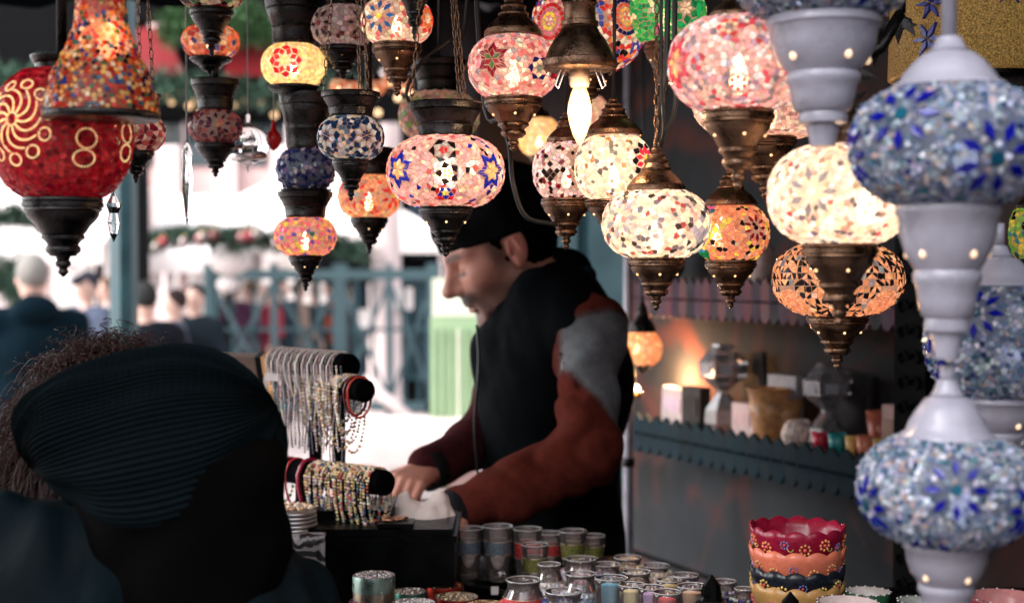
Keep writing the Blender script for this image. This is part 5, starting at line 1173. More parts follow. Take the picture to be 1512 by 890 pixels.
# pair at the centre
lamp(HL, 'mosaic lamp with a black chequered diamond, beside the cream lamp with red zigzag', 836, 252, 98, 92, 2.0, 'lit', 6.6, [(6, (.9, .68, .62)), (2, wht), (1.2, wine), (1, blk)], [('diamond', -28, -5, .34, 3, [blk, (.8, .7, .65)], 0), ('leaf', 22, 0, .62, 5, [blk, red, wine], 0)], ('bell', 56, 46), (72, 76), 'cord', 'bronze', 7.5, watts=.5)
lamp(HL, 'cream chip lamp with a black and red zigzag flower on its right side', 906, 248, 114, 106, 1.92, 'bright', 5.6, [(8, (.92, .78, .6)), (2, wht), (.7, (.7, .3, .12)), (1., (.2, .17, .17))], [('burst', 58, 8, .62, 10, [blk, (.75, .04, .08), yel], 0)], ('bell', 82, 56), (84, 66), 'cord', 'bronze', 7.5, watts=.5)
lamp(HL, 'creamy white lamp with scattered mirror grey squares, hanging lowest at the centre', 969, 331, 158, 108, 1.76, 'bright', 7.2, [(9, (.93, .8, .64)), (2., (.2, .18, .2)), (.9, (.06, .045, .045)), (.7, (.7, .4, .36)), (.5, (.45, .1, .09))],
     [('flower', -42, 8, .44, 7, [mir, (.4, .1, .1), cream2], 0), ('diamond', 55, -10, .3, 3, [mir, cream2], 0)], ('bell', 84, 66), (82, 80), 'chain', 'bronze', 8.5, bulb=.5, bulb_dx=-.02, chainlinks=True, watts=.75, gap=.08)
lamp(HL, 'orange and multicoloured patchwork lamp just right of the creamy white one', 1079, 344, 112, 90, 1.98, 'lit', 6.5, [(6, (.95, .35, .18)), (1.5, yel), (1, blk), (1, (.9, .6, .4))],
     [('diamond', -48, 5, .62, 4, [yel, (.95, .85, .4)], 0), ('diamond', -60, -38, .3, 3, [(.02, .3, .1), (.1, .3, .6)], 0), ('diamond', -50, 42, .3, 3, [(.02, .15, .2), (.7, .1, .3)], 0), ('flower', 40, 8, .4, 9, [wine, (.9, .4, .3), blk], 0)], ('bell', 74, 54), (74, 72), 'chain', 'bronze', 8, bulb=.2, bulb_dx=-.4, watts=.6)
# large pinks at right of centre
lamp(HL, 'large pink and white lamp with crimson star flowers, in front at the upper right', 1090, 96, 204, 148, 1.55, 'lit', 7.8, [(6, (.88, .54, .5)), (3, wht), (1.4, (.5, .38, .48)), (1, (.7, .1, .14)), (.7, gry)],
     [('star', 52, 2, .4, 7, [(.75, .03, .08), (.95, .5, .15), (.95, .7, .2)], 0), ('star', -62, -2, .42, 7, [(.72, .12, .16), (.9, .4, .3), (.95, .7, .3)], 15), ('burst', -8, 32, .2, 6, [(.8, .1, .1), cream, gry], 0), ('burst', 0, -30, .2, 6, [gry, (.8, .1, .1), cream], 0)], ('bell', 84, 62), (104, 120), 'cord', 'bronze', 9, watts=.75)
lamp(HL, 'pale crackled lamp tucked behind the large pink lamp', 1130, 152, 212, 112, 1.82, 'lit', 7, [(7, (.93, .74, .62)), (2, (.9, .55, .45)), (1, (.5, .3, .28))], [], ('bell', 84, 40), (90, 92), 'cord', 'bronze', 8, watts=.5, mode='rows')
lamp(HL, 'blown out bright cream lamp with a grey flower beside the blue lamps', 1240, 288, 210, 156, 1.52, 'bright', 7.6, [(8, (.95, .8, .66)), (2, wht), (1.4, (.6, .42, .32)), (.8, (.2, .18, .2)), (.3, (.6, .12, .12))], [('flower', -22, 0, .4, 7, [gry, (.6, .3, .3), (.9, .8, .7)], 0), ('burst', 50, -10, .3, 6, [cream2, wht, cream], 0)], ('bell', 86, 108), (108, 124), 'chain', 'bronze', 12, bulb=.3, bulb_dx=.35, watts=1.5, zlim=.92)
lamp(HL, 'amber lamp with rows of black triangles hanging below the bright cream lamp', 1237, 412, 190, 116, 1.84, 'lit', 9.2, [(3, (.92, .45, .22)), (2, (.95, .6, .38)), (1.6, blk), (1.6, (.32, .33, .36))],
     [('target', -50, -35, .3, 8, [(.9, .45, .2), (.95, .5, .3), (.9, .5, .3), (.9, .4, .2)], 0), ('target', 50, -35, .3, 8, [(.9, .45, .2), (.95, .5, .3), (.9, .5, .3), (.9, .4, .2)], 0)], ('bell', 80, 30), (88, 82), 'stem', 'bronze', 8.5, mode='rows', tri=(.62, blk, (.93, .48, .24)), grout='grout_lit', watts=.5, hookz=P(0, 330, 1.84).z)
# lamps farther back
lamp(HL, 'blurred yellow glowing lamp deep in the stall behind the bare bulb', 796, 202, 62, 60, 3.0, 'bright', 6, [(5, (.95, .6, .25)), (2, cream)], [], ('bell', 36, 26), (30, 24), 'cord', 'bronze', 99, watts=1.0)
lamp(HL, 'small orange lamp with a black cap glowing beside the seller\'s back', 948, 514, 58, 54, 3.2, 'lit', 6, [(5, (.95, .42, .16)), (2, (.95, .6, .3))], [], ('bell', 40, 48), (30, 14), 'cord', 'dark_bronze', 99, bulb=.1, bulb_dx=-.3, watts=5)
lamp(HL, 'blurred rosy lamp over the seller\'s shoulder', 806, 300, 54, 52, 3.3, 'lit', 6, [(4, (.8, .25, .2)), (3, cream), (1, wine)], [], ('bell', 30, 24), (26, 26), 'cord', 'dark_bronze', 99, watts=.8)
lamp(HL, 'blurred cream lamp deep behind the zigzag lamp', 868, 170, 60, 60, 3.1, 'lit', 6, [(4, (.9, .5, .4)), (3, cream)], [], ('bell', 36, 26), (30, 24), 'cord', 'dark_bronze', 99, watts=.8)
for i, (x, y) in enumerate(((556, 130), (500, 128), (596, 128), (520, 132), (576, 120))):
    lamp('small_lamp', 'tiny warm amber lamp in the far row behind the navy swirl lamp', x, y, 26, 24, 3.5, 'lit', 7, [(5, (.8, .3, .12)), (2, cream)], [], ('bell', 18, 14), (14, 12), 'cord', 'dark_bronze', 99, holes=False, group='far row of tiny amber lamps', watts=.3)
t = thing('tealight', 'round glowing tealight at the wall end beside the metal pole', 'candle', P(938, 574, 3.4)); b = MB(); b.ball((0, 0, 0), .011, 12, 8); b.build('flame_glass', M['bulb'], t)
b = MB(); b.lathe([(.014, -.02), (.016, -.008), (.012, -.004)], 12); b.build('holder', M['brass'], t); b = MB(); b.tube([(0, 0, -.018), (.0, 0, .5 - .018 + (ZR - .5 - t.location.z))], .0012, 5); b.build('cord', M['cord'], t)
lt = bpy.data.lights.new('tealight_glow', 'POINT'); lo = bpy.data.objects.new('tealight_glow', lt); C.objects.link(lo); lo.parent = t; lo.location = (0, -.02, 0); lt.energy = .8; lt.color = (1, .55, .25); lt.shadow_soft_size = .02

# white and blue lamps on the right
bpal = [(6, (.33, .37, .46)), (4, (.16, .23, .36)), (4, (.6, .6, .68)), (.5, (.02, .04, .18)), (.9, (.05, .16, .22)), (1.2, (.5, .38, .36))]
WB = [(0, .98), (.03, 1.02), (.07, 1.02), (.09, .96), (.2, .93), (.3, .84), (.38, .72), (.43, .62), (.45, .66), (.5, .66), (.53, .60), (.62, .56), (.72, .5), (.74, .42), (.78, .44), (.82, .42), (.84, .3), (.95, .24), (1., .22)]
def blue_lamp(label, cx, cy, w_, h_, d, meds, top, bot, hookz=None, holes=True, hang='stem', watts=.35):
    t = lamp('blue_lamp', label, cx, cy, w_, h_, d, 'off', 6.5, bpal, meds, (None,), (0, 0), 'none', 'white_metal', 12, holes=False, zlim=.92)
    c = t.location; Hh = S(h_ / 2, d)
    b = MB(); L = S(bot[1], d); rb = S(bot[0] / 2, d); b.lathe([(r * rb, -.9 * Hh - f_ * L) for f_, r in WB], 40); b.build('white_base', M['white_metal'], t, sharp=50)
    if holes:
        for k in range(5):
            a = k * PI * .4 - PI / 2 + .35; b = MB(); b.ball((rb * .80 * math.cos(a), rb * .80 * math.sin(a), -.9 * Hh - .33 * L), (rb * .07, rb * .07, rb * .085), 8, 6); b.build('light_hole', M['hole_dim'], t)
    if top:
        rt_, Lt = S(top[0] / 2, d), S(top[1], d); b = MB(); b.lathe([(r * rt_, .88 * Hh + f_ * Lt) for f_, r in ((0, 1), (.04, 1.03), (.1, 1.0), (.14, .9), (.3, .82), (.5, .66), (.68, .48), (.72, .34), (.76, .36), (.8, .3), (1., .22))], 40); b.build('white_top', M['white_metal'], t, sharp=50)
        zt = .88 * Hh + Lt
        b = MB(); b.lathe([(.007, zt - .003), (.007, (hookz or ZR) - c.z)], 10); b.build('stem', M['white_metal'], t)
    b = MB(); b.ball((.1 * S(w_ / 2, d), -.25 * S(w_ / 2, d), -.25 * Hh), (.011, .011, .016), 10, 8); b.build('bulb', M['bulb_white'], t)
    lt = bpy.data.lights.new('bulb_light', 'POINT'); lo = bpy.data.objects.new('bulb_light', lt); C.objects.link(lo); lo.parent = t; lo.location = (.1 * S(w_ / 2, d), -.25 * S(w_ / 2, d), -.2 * Hh); lt.energy = watts * .7; lt.color = (.85, .85, 1); lt.shadow_soft_size = .012
    return t
M['bulb_white'] = emis('cool_bulb_glow', (.85, .85, 1), 8)
fb = [(.005, .008, .3), (.02, .03, .2), (.01, .1, .16)]
fl = lambda lon, lat, r, ph=0, n=8: ('flower', lon, lat, r * 1.3, n, [fb[0], fb[2]], ph)
blue_lamp('large blue and white mosaic lamp with a blue flower, uppermost full one on the right', 1400, 215, 284, 188, 1.28, [fl(-28, 22, .34), fl(28, -18, .36, 20), fl(-75, -10, .3), fl(75, 12, .3)], (160, 76), (150, 230))
blue_lamp('blue and white mosaic lamp half cut by the right edge at mid height', 1472, 503, 205, 182, 1.48, [fl(-18, 28, .33), fl(40, -10, .33), fl(-65, -20, .3)], (120, 60), (120, 120), hookz=P(0, 330, 1.48).z)
blue_lamp('large blue and white mosaic lamp, lowest on the right, with a white bell top', 1398, 722, 256, 168, 1.3, [fl(6, 12, .3), fl(-62, -14, .3), fl(62, -10, .3), fl(-15, -55, .2)], (134, 88), (124, 150), hookz=P(0, 540, 1.3).z)
blue_lamp('blue mosaic lamp whose white fluted base hangs from the top edge', 1216, -42, 270, 150, 1.42, [fl(-20, -10, .3), fl(35, -25, .3)], (120, 60), (166, 190))
blue_lamp('blue and white mosaic lamp cut by the lower right corner', 1560, 690, 150, 120, 1.62, [fl(-30, 0, .3)], (90, 50), (90, 90), hookz=P(0, 600, 1.62).z, holes=False)
# gold mosaic shade with blue stars, top right corner
t = thing('gold_lampshade', 'large gold glitter mosaic shade with dark blue stars in the top right corner', 'lampshade', P(1450, 30, 1.95)); R = S(135, 1.95)
M['gold'] = tile_mat('gold_glitter_glass', .1, .12, .3, (.5, .33, .1), .75, 420, .5, .6)
b = MB(); b.lathe([(R * .92, S(-88, 1.95)), (R, S(-85, 1.95)), (R * .97, S(60, 1.95)), (R * .9, S(110, 1.95))], 40); q = b.build('shade', M['gold'], t)
for a_, z_, s_ in ((-1.62, 22, 26), (-2.42, 8, 24), (-2.42, 50, 20), (-2.45, -42, 26), (-.9, -20, 24)):
    b = MB(); c = Vector((R * 1.0 * math.cos(a_), R * 1.0 * math.sin(a_), S(z_, 1.95))); nn = Vector((math.cos(a_), math.sin(a_), 0)); tt = Vector((-nn.y, nn.x, 0)); uu = Vector((0, 0, 1)); s2 = S(s_, 1.95)
    for k in range(6):
        a = k * PI / 3; pl = [c + nn * .004 + (tt * math.cos(x) + uu * math.sin(x)) * s2 * r for r, x in ((.08, a), (.42, a - .35), (1, a), (.42, a + .35))]; b.add(pl + [p_ - nn * .008 for p_ in pl], [(0, 1, 2, 3), (0, 4, 5, 1), (1, 5, 6, 2), (2, 6, 7, 3), (3, 7, 4, 0)], (.01, .02, .22))
    b.build('star', M['vc_gloss'], q, smooth=False)
b = MB(); b.lathe([(R * .9, S(110, 1.95)), (.01, S(150, 1.95)), (.005, ZR - t.location.z)], 24); b.build('top_cap', M['dark_bronze'], t)
b = MB(); b.lathe([(R * .92, S(-88, 1.95)), (.01, S(-90, 1.95))], 40); b.build('base_plate', M['dark_bronze'], t)
# small green yellow lamp at the right edge
lamp(HL, 'small yellow green lamp cut by the right edge', 1516, 345, 50, 84, 1.75, 'dim', 7, [(3, (.3, .6, .1)), (3, (.8, .7, .1)), (1, blk), (1, (.05, .3, .3))], [], ('bell', 30, 30), (30, 30), 'cord', 'dark_bronze', 13)
# bronze leafy bracket and dark cables
t = thing('lamp_bracket', 'dark bronze leafy bracket arm between the pale lamp and the blue lamp', 'bracket', P(1270, 120, 1.7)); o = t.location.copy(); b = MB()
pts = [P(1330, 20, 1.7), P(1300, 70, 1.7), P(1262, 90, 1.7), P(1232, 130, 1.7), P(1240, 170, 1.7)]; b.tube([p - o for p in pts], [.007, .008, .009, .008, .006], 8); b.tube([P(1330, 20, 1.7) - o, (P(1335, 0, 1.7).x - o.x, 0, ZR - o.z)], .006, 6); b.build('arm', M['dark_bronze'], t)
rr = random.Random(3)
for i in range(16):
    p = pts[0].lerp(pts[2], rr.random()) - o if i < 9 else pts[2].lerp(pts[4], rr.random()) - o; b = MB(); a = rr.uniform(0, 6.28); dr = Vector((math.cos(a), rr.uniform(-.4, .4), math.sin(a))); s_ = Vector((-dr.z, 0, dr.x)) * .008
    b.add([p, p + dr * .012 + s_, p + dr * .034, p + dr * .012 - s_, p + dr * .015 + Vector((0, -.004, 0))], [(0, 1, 4), (1, 2, 4), (2, 3, 4), (3, 0, 4)]); b.build('leaf', M['dark_bronze'], t)
def cable(label, pts, r=.003, cat='cable', m='cord'):
    P3 = [P(*p) for p in pts]; Q = []
    for i in range(len(P3) - 1):
        a, b0, c0, d0 = P3[max(i - 1, 0)], P3[i], P3[i + 1], P3[min(i + 2, len(P3) - 1)]
        for k in range(6):
            u = k / 6; Q.append(.5 * ((2 * b0) + (c0 - a) * u + (2 * a - 5 * b0 + 4 * c0 - d0) * u * u + (3 * b0 - a - 3 * c0 + d0) * u ** 3))
    Q.append(P3[-1]); o = Q[0].copy(); b = MB(); b.tube([q - o for q in Q], r, 8); q = b.build('cable', M[m]); q.location = o; return tag(q, label, cat)
zt_ = lambda x, d: (x, 400 - (ZR - 1.6) / d * F, d)
cable('black cable sagging past the seller\'s head to the chequered diamond lamp', [zt_(690, 2.05), (712, 130, 2.05), (738, 178, 2.02), (752, 215, 2.0), (757, 268, 1.98), (775, 318, 1.98), (812, 330, 1.99), (834, 332, 2.0)], .0036)
cable('black cable running up beside the chain of the creamy white lamp', [zt_(990, 1.8), (985, 60, 1.8), (978, 140, 1.8), (972, 190, 1.78), (968, 222, 1.77)], .0038)
cable('black cable looping right of the creamy white lamp', [zt_(1000, 1.83), (996, 70, 1.83), (998, 150, 1.83), (984, 196, 1.82), (972, 216, 1.8)], .0034)
cable('black cable crossing the top behind the blue star lamp', [zt_(700, 2.2), (688, 30, 2.2), (660, 60, 2.2), (620, 95, 2.2), (600, 140, 2.2), (622, 165, 2.2)], .003)
cable('thin black cable beside the far right dark post', [zt_(470, 2.2), (478, 60, 2.2), (474, 128, 2.2)], .002)
for i, (x, y, d) in enumerate(((236, 150, 1.74), (222, 150, 1.74))): pass
# clear glass ornaments
t = thing('glass_drop', 'long clear glass icicle drop hanging in front of the facade', 'ornament', P(276, 270, 2.3)); b = MB(); b.lathe([(S(r, 2.3), S(z, 2.3)) for r, z in ((.3, -62), (3, -50), (5, -30), (8, -8), (9, 10), (6, 30), (8, 44), (4, 56), (1.5, 62))], 20); b.build('glass', M['glass'], t)
b = MB(); b.tube([(0, 0, S(60, 2.3)), (0, 0, ZR - t.location.z)], .0015, 5); b.build('thread', M['white_metal'], t)
t = thing('glass_ball', 'clear glass ball ornament with a pointed tip', 'ornament', P(366, 213, 2.35)); b = MB(); b.lathe([(S(r, 2.35), S(z, 2.35)) for r, z in ((.3, -42), (2, -34), (14, -27), (27, -16), (31, -2), (27, 13), (15, 24), (5, 30), (4, 42), (1, 46))], 28); b.build('glass', M['glass'], t)
b = MB(); b.lathe([(S(r, 2.35), S(z, 2.35)) for r, z in ((24, -24), (29, -18), (26, -14), (10, -14))], 28, col=(.8, .74, .76)); b.build('silver_band', M['vc_metal'], t); b = MB(); b.tube([(0, 0, S(44, 2.35)), (0, 0, ZR - t.location.z)], .001, 5); b.build('thread', M['white_metal'], t)
t = thing('glass_ball', 'small red glass ornament beside the clear glass ball', 'ornament', P(404, 205, 2.35)); b = MB(); b.lathe([(S(r, 2.35), S(z, 2.35)) for r, z in ((.3, -18), (6, -14), (11, -6), (12, 0), (9, 8), (4, 14), (3, 24), (1, 28))], 20, col=(.5, .01, .02)); b.build('glass', M['vc_gloss'], t); b = MB(); b.tube([(0, 0, S(26, 2.35)), (0, 0, ZR - t.location.z)], .001, 5); b.build('thread', M['white_metal'], t)
t = thing('glass_drop', 'small faceted glass drop beside the finial of the big red lamp', 'ornament', P(168, 325, 1.75)); b = MB(); b.lathe([(S(r, 1.75), S(z, 1.75)) for r, z in ((.3, -32), (6, -20), (10, -4), (7, 10), (12, 22), (5, 34), (2, 40))], 8); b.build('glass', M['glass'], t, smooth=False); b = MB(); b.tube([(0, 0, S(38, 1.75)), (0, 0.02, ZR - t.location.z)], .0008, 5); b.build('thread', M['white_metal'], t)
# ------------------------------------------------------------------ counter and goods
ZC = 1.04
t = thing('counter', 'dark cloth covered sales counter in front of the seller', 'counter', (.35, 2.15, .04))
b = MB(); b.box((0, 0, ZC - .06), (1.3, .72, .04)); b.build('top', M['black'], t, smooth=False)
b = MB(); b.box((0, .30, .48), (1.26, .03, .92)); b.build('back_board', M['dark_wood'], t, smooth=False)
b = MB(); b.box((0, -.33, .48), (1.26, .02, .92)); b.build('front_cloth', M['black'], t, smooth=False)
for x in (-.61, .61):
    for y in (-.28, .26): b = MB(); b.box((x, y, .48), (.04, .04, .94)); b.build('leg', M['dark_wood'], t, smooth=False)
# black chest that carries the jewellery
dC = 2.2; x0, x1 = P(404, 0, dC).x, P(672, 0, dC).x; zt1 = P(0, 793, 2.16).z
t = thing('display_chest', 'black chest with a lid carrying the bracelet stand', 'chest', ((x0 + x1) / 2, 2.28, ZC)); hgt = zt1 - ZC
b = MB(); b.box((0, 0, hgt / 2 - .004), (x1 - x0, .22, hgt - .010)); b.build('body', M['black'], t, smooth=False)
b = MB(); b.box((.0, 0, hgt - .006), (x1 - x0 + .006, .226, .010)); b.build('lid', M['black'], t, smooth=False)
b = MB(); b.box((.02, -.03, hgt + .005), (.235, .17, .010)); b.build('step', M['black'], t, smooth=False)
zchest = zt1
t = thing('patterned_cloth', 'black and white patterned cloth draped over the left end of the black chest', 'cloth', (x0, 2.2, ZC)); b = MB(); n1, n2 = 26, 16
mc = bpy.data.materials.new('paisley_cloth'); mc.use_nodes = True; n, l = mc.node_tree.nodes, mc.node_tree.links
tc = n.new('ShaderNodeTexCoord'); wv = n.new('ShaderNodeTexWave'); wv.wave_type = 'RINGS'; wv.inputs['Scale'].default_value = 18; wv.inputs['Distortion'].default_value = 7; wv.inputs['Detail'].default_value = 2; wv.inputs['Detail Scale'].default_value = 2.5
l.new(tc.outputs['Object'], wv.inputs[0]); cr_ = n.new('ShaderNodeValToRGB'); cr_.color_ramp.elements[0].position = .55; cr_.color_ramp.elements[0].color = (.008, .008, .01, 1); cr_.color_ramp.elements[1].position = .85; cr_.color_ramp.elements[1].color = (.28, .25, .27, 1)
l.new(wv.outputs[0], cr_.inputs[0]); l.new(cr_.outputs[0], n['Principled BSDF'].inputs['Base Color']); n['Principled BSDF'].inputs['Roughness'].default_value = .4
for i in range(n1 + 1):
    for j in range(n2 + 1):
        u, v = i / n1, j / n2; x = -.03 + .115 * u; z = (hgt + .006) if v < .3 else hgt + .006 - (v - .3) / .7 * (hgt - .002); y = -.03 + (-.0 if v >= .3 else (.3 - v) * .3) - (.006 if v > .3 else 0)
        y += (.009 * math.sin(u * 15 + v * 2) - .006) * (v if v > .3 else 0); b.v.append((x, y - .012, max(z, .002)))
for i in range(n1):
    for j in range(n2): q = i * (n2 + 1) + j; b.f.append((q, q + 1, q + n2 + 2, q + n2 + 1)); b.c.append((1, 1, 1))
o = b.build('cloth_sheet', mc, t); md = o.modifiers.new('t', 'SOLIDIFY'); md.thickness = .002; md.offset = 0

# bracelet stand: three black bars on stems
dJ = 2.32
stand = thing('bracelet_stand', 'black velvet bracelet stand with three stepped horizontal bars', 'display stand', P(510, 775, dJ)); so_ = stand.location.copy(); stand.location.z = zchest + .010; so_.z = zchest + .010
b = MB(); b.box((0, 0, .008), (.16, .14, .016)); b.build('base', M['black'], stand, smooth=False)
bars = {'back': (P(408, 531, 2.46), P(517, 541, 2.28), S(19, 2.3)), 'mid': (P(455, 560, 2.40), P(540, 577, 2.22), S(17, 2.22)), 'front': (P(408, 692, 2.40), P(570, 713, 2.2), S(19, 2.2))}
for k, (a, c, r) in bars.items():
    b = MB(); b.lathe([(0, -.002), (r * .8, -.002), (r, .004), (r, (c - a).length - .003), (r * .93, (c - a).length), (0, (c - a).length + .001)], 24, a - so_, axis=(c - a)); b.build('bar', M['black_velvet'], stand)
for px_, k in ((500, 'mid'), (470, 'back'), (462, 'front'), (545, 'front')):
    a, c, r = bars[k]; kf = {('mid'): .55, 'back': .55}.get(k, .25 if px_ < 500 else .8); p = a.lerp(c, kf) - so_; b = MB(); b.box((p.x, p.y + .0, p.z / 2), (.02, .014, p.z)); b.build('stem', M['black'], stand, smooth=False)
def bracelet(bar, f, drop, name, label, cols, br, group, beads=True, cat='bracelet', wob=.0, seed=0):
    a, c, r = bars[bar]; rr = random.Random(seed); ax = (c - a).normalized(); p0 = a.lerp(c, f); side = ax.cross(Vector((0, 0, 1))).normalized(); up = side.cross(ax)
    pts = []; n = 34; rt = r + br
    for k in range(n):
        t_ = 2 * PI * k / n; x = math.cos(t_); y = math.sin(t_)
        px_ = x * (rt if y > 0 else rt * (1 + drop * .06)); py_ = y * rt if y > 0 else y * (rt + drop * .01) - 0
        q = side * px_ + up * py_ + ax * (wob * math.sin(t_ * 2 + seed) * .004 + (rr.uniform(-.0006, .0006)))
        if y < 0: q.z -= (-y) ** .7 * drop * .012
        pts.append(q)
    b = MB(); dense = []
    if beads:
        L = 0
        for k in range(n):
            p, q = pts[k], pts[(k + 1) % n]; d_ = (q - p).length; m = max(1, int(d_ / (br * 1.9)))
            for j in range(m): b.ball(p.lerp(q, j / m), (br * rr.uniform(.85, 1.15),) * 3, 6, 4, vary(rr.choice(cols), .3, rr))
    else: b.tube(pts, br, 5, closed=True, col=cols[0])
    o = b.build(name, M['vc_metal'] if beads == 'metal' else M['vc_gloss']); o.location = p0; return tag(o, label, cat, group)
pale = [(.65, .5, .45), (.5, .42, .42), (.75, .66, .6), (.3, .28, .3)]; gold = [(.75, .5, .25), (.8, .62, .35), (.35, .22, .1), (.7, .6, .55)]
mix_ = [(.7, .5, .22), (.5, .08, .06), (.08, .1, .22), (.8, .7, .6), (.75, .55, .28), (.03, .02, .02), (.12, .22, .24), (.75, .4, .32), (.6, .45, .25), (.78, .66, .5)]
for i in range(22): bracelet('back', .03 + i * .042, 1.2 + (i % 3) * .5, 'bracelet', 'pale cord bracelet packed along the rearmost black bar', [pale[i % 4]], .0018, 'pale bracelets on the rear bar', beads=bool(i % 2), seed=i)
for i in range(20): bracelet('mid', .02 + i * .04, 1.6 + (i % 4) * .7, 'bracelet', 'beaded metal bracelet hanging on the middle black bar', gold if i % 2 else pale, .0026, 'beaded bracelets on the middle bar', beads=True, seed=30 + i, wob=1)
bracelet('mid', .84, 1.0, 'bracelet', 'dark wine red cord bracelet near the end of the middle bar', [(.12, .01, .02)], .002, None, beads=False, seed=61)
bracelet('mid', .90, 1.1, 'bracelet', 'bright red cord bracelet at the end of the middle bar', [(.5, .05, .03)], .002, None, beads=False, seed=62)
for i in range(24): bracelet('front', .40 + i * .0235, 1.9 + (i * 7 % 5) * .5, 'bracelet', 'multicoloured bead bracelet in the row on the right half of the front bar', mix_ if i % 3 else gold, .0023, 'multicoloured bracelets on the front bar', seed=80 + i, wob=.6)
bracelet('front', .06, 1.4, 'bracelet', 'green and cream bead bracelet at the left end of the front bar', [(.05, .2, .08), (.7, .65, .4)], .003, None, seed=120)
bracelet('front', .13, 1.7, 'bracelet', 'red cord bracelet with an orange bead, leftmost red one on the front bar', [(.4, .02, .04)], .0022, None, beads=False, seed=121)
bracelet('front', .20, 1.7, 'bracelet', 'red cord bracelet between the leftmost and the crimson band on the front bar', [(.5, .03, .04)], .0022, None, beads=False, seed=122)
bracelet('front', .33, 1.6, 'bracelet', 'broad crimson band bracelet in the middle of the front bar', [(.3, .01, .04)], .0034, None, beads=False, seed=123)
# necklaces hanging from the rear bar
a, c, r = bars['back']
for i in range(20):
    f = .02 + i * .047; p = a.lerp(c, f); rr = random.Random(200 + i); L = S(130 + rr.uniform(-12, 18), 2.36); b = MB(); col = [(.42, .33, .32), (.3, .25, .26), (.6, .5, .45), (.1, .1, .13)][i % 4 if i % 5 else 3]
    for sg in (-1, 1):
        q0 = Vector((0, sg * (r + .002) * .6, 0)); zz = 0.0; xx = 0
        n = int(L / .0052)
        for k in range(n): b.ball(q0 * (1 - .5 * k / n) + Vector((.0016 * math.sin(k * .3 + i), -r * .9 if sg < 0 else 0, -k * .0052)), (.0018, .0018, .0031), 5, 3, vary(col, .3, rr))
    o = b.build('necklace', M['vc_metal']); o.location = p; tag(o, 'pale chain necklace hanging down from the rearmost black bar', 'necklace', 'chain necklaces below the rear bar')
# leather case, card, plates, small things
t = thing('leather_case', 'brown leather case with a small white label behind the knit hat', 'case', P(338, 560, 2.6)); o = t.location.copy(); Rk = Matrix.Rotation(-.25, 3, 'Z') @ Matrix.Rotation(.35, 3, 'X')
M['leather'] = mat('brown_leather', (.12, .075, .06), .5, var=.2, bump=.3, bscale=120)
b = MB(); b.box((0, 0, 0), (S(104, 2.6), .02, S(80, 2.6)), rot=Rk); b.build('shell', M['leather'], t, smooth=False)
b = MB(); b.box(Rk @ Vector((S(52, 2.6) + .006, 0, 0)), (.012, .028, S(82, 2.6)), rot=Rk); b.build('edge', M['black'], t, smooth=False)
b = MB(); b.box(Rk @ Vector((.01, -.012, S(22, 2.6))), (.032, .003, .012), rot=Rk); b.build('label_card', M['white_canvas'], t, smooth=False)
b = MB(); b.ball(Rk @ Vector((.012, -.013, S(-6, 2.6))), (.012, .004, .01), 10, 6, (.6, .35, .15)); b.build('clasp', M['vc_metal'], t)
b = MB(); b.bar(Rk @ Vector((0, .012, -S(38, 2.6))), (0, .09, -(o.z - 1.1)), .012); b.build('prop', M['dark_wood'], t, smooth=False)
t = thing('acrylic_rail', 'white strip rail holding the hanging necklaces', 'rail', P(392, 556, 2.42)); b = MB(); b.bar((0, 0, 0), P(456, 560, 2.40) - P(392, 556, 2.42), .006, .012); b.build('strip', M['white_canvas'], t, smooth=False); b = MB(); b.bar((0, 0, 0), (0, 0, zchest - t.location.z), .006); b.build('upright', M['white_canvas'], t, smooth=False)
def plate(px_, py_, d, r, h, col, label, rim=None, m='vc_metal', name='dish', cat='dish'):
    p = P(px_, py_, d); R_ = S(r, d); b = MB(); b.lathe([(R_ * .7, 0), (R_ * .75, .002), (R_, h * .9), (R_, h), (R_ * .96, h), (R_ * .7, .004), (0, .003)], 32, col=col); o = b.build(name, M[m]); o.location = p; return tag(o, label, cat)
for k in range(5):
    p = P(432, 764 - k * 6, 2.2); b = MB(); R_ = S(37 - k * .5, 2.2); b.lathe([(R_ * .9, 0), (R_, .001), (R_, .0055), (R_ * .95, .006), (0, .006)], 32, col=(.5, .48, .5)); o = b.build('tin_lid', M['vc_metal']); o.location = (p.x, p.y, zchest + .001 + k * .0062 + .003); tag(o, 'flat silver tin in the small stack left of the bracelet stand, ' + ('lowest', 'second from below', 'middle', 'fourth from below', 'topmost')[k], 'tin')
b = MB(); rr = random.Random(9)
for k in range(60): a_ = rr.uniform(0, 6.28); q = rr.uniform(0, 1) ** .5 * S(32, 2.2); b.ball((q * math.cos(a_), q * math.sin(a_), .003), (.0034, .0034, .003), 6, 4, vary(rr.choice([(.75, .5, .35), (.8, .75, .7), (.6, .4, .2)]), .2, rr))
p = P(432, 735, 2.2); o = b.build('loose_beads', M['vc_gloss'], kind='stuff'); o.location = (p.x, p.y, zchest + .037); tag(o, 'heap of small pale beads on the silver tins', 'beads')
t = thing('ring_tray', 'small tray of copper trinkets on the chest right of the stand', 'tray', P(585, 777, 2.2)); t.location.z = zchest + .012
b = MB(); b.box((0, 0, .003), (.055, .05, .006)); b.build('tray', M['black'], t, smooth=False)
for k in range(9):
    b = MB(); x, y = rr.uniform(-.02, .02), rr.uniform(-.018, .018); b.tube([(x + .006 * math.cos(q * .785), y + .006 * math.sin(q * .785), .009) for q in range(8)], .0016, 5, closed=True, col=(.6, .3, .18)); b.build('ring', M['vc_metal'], t)
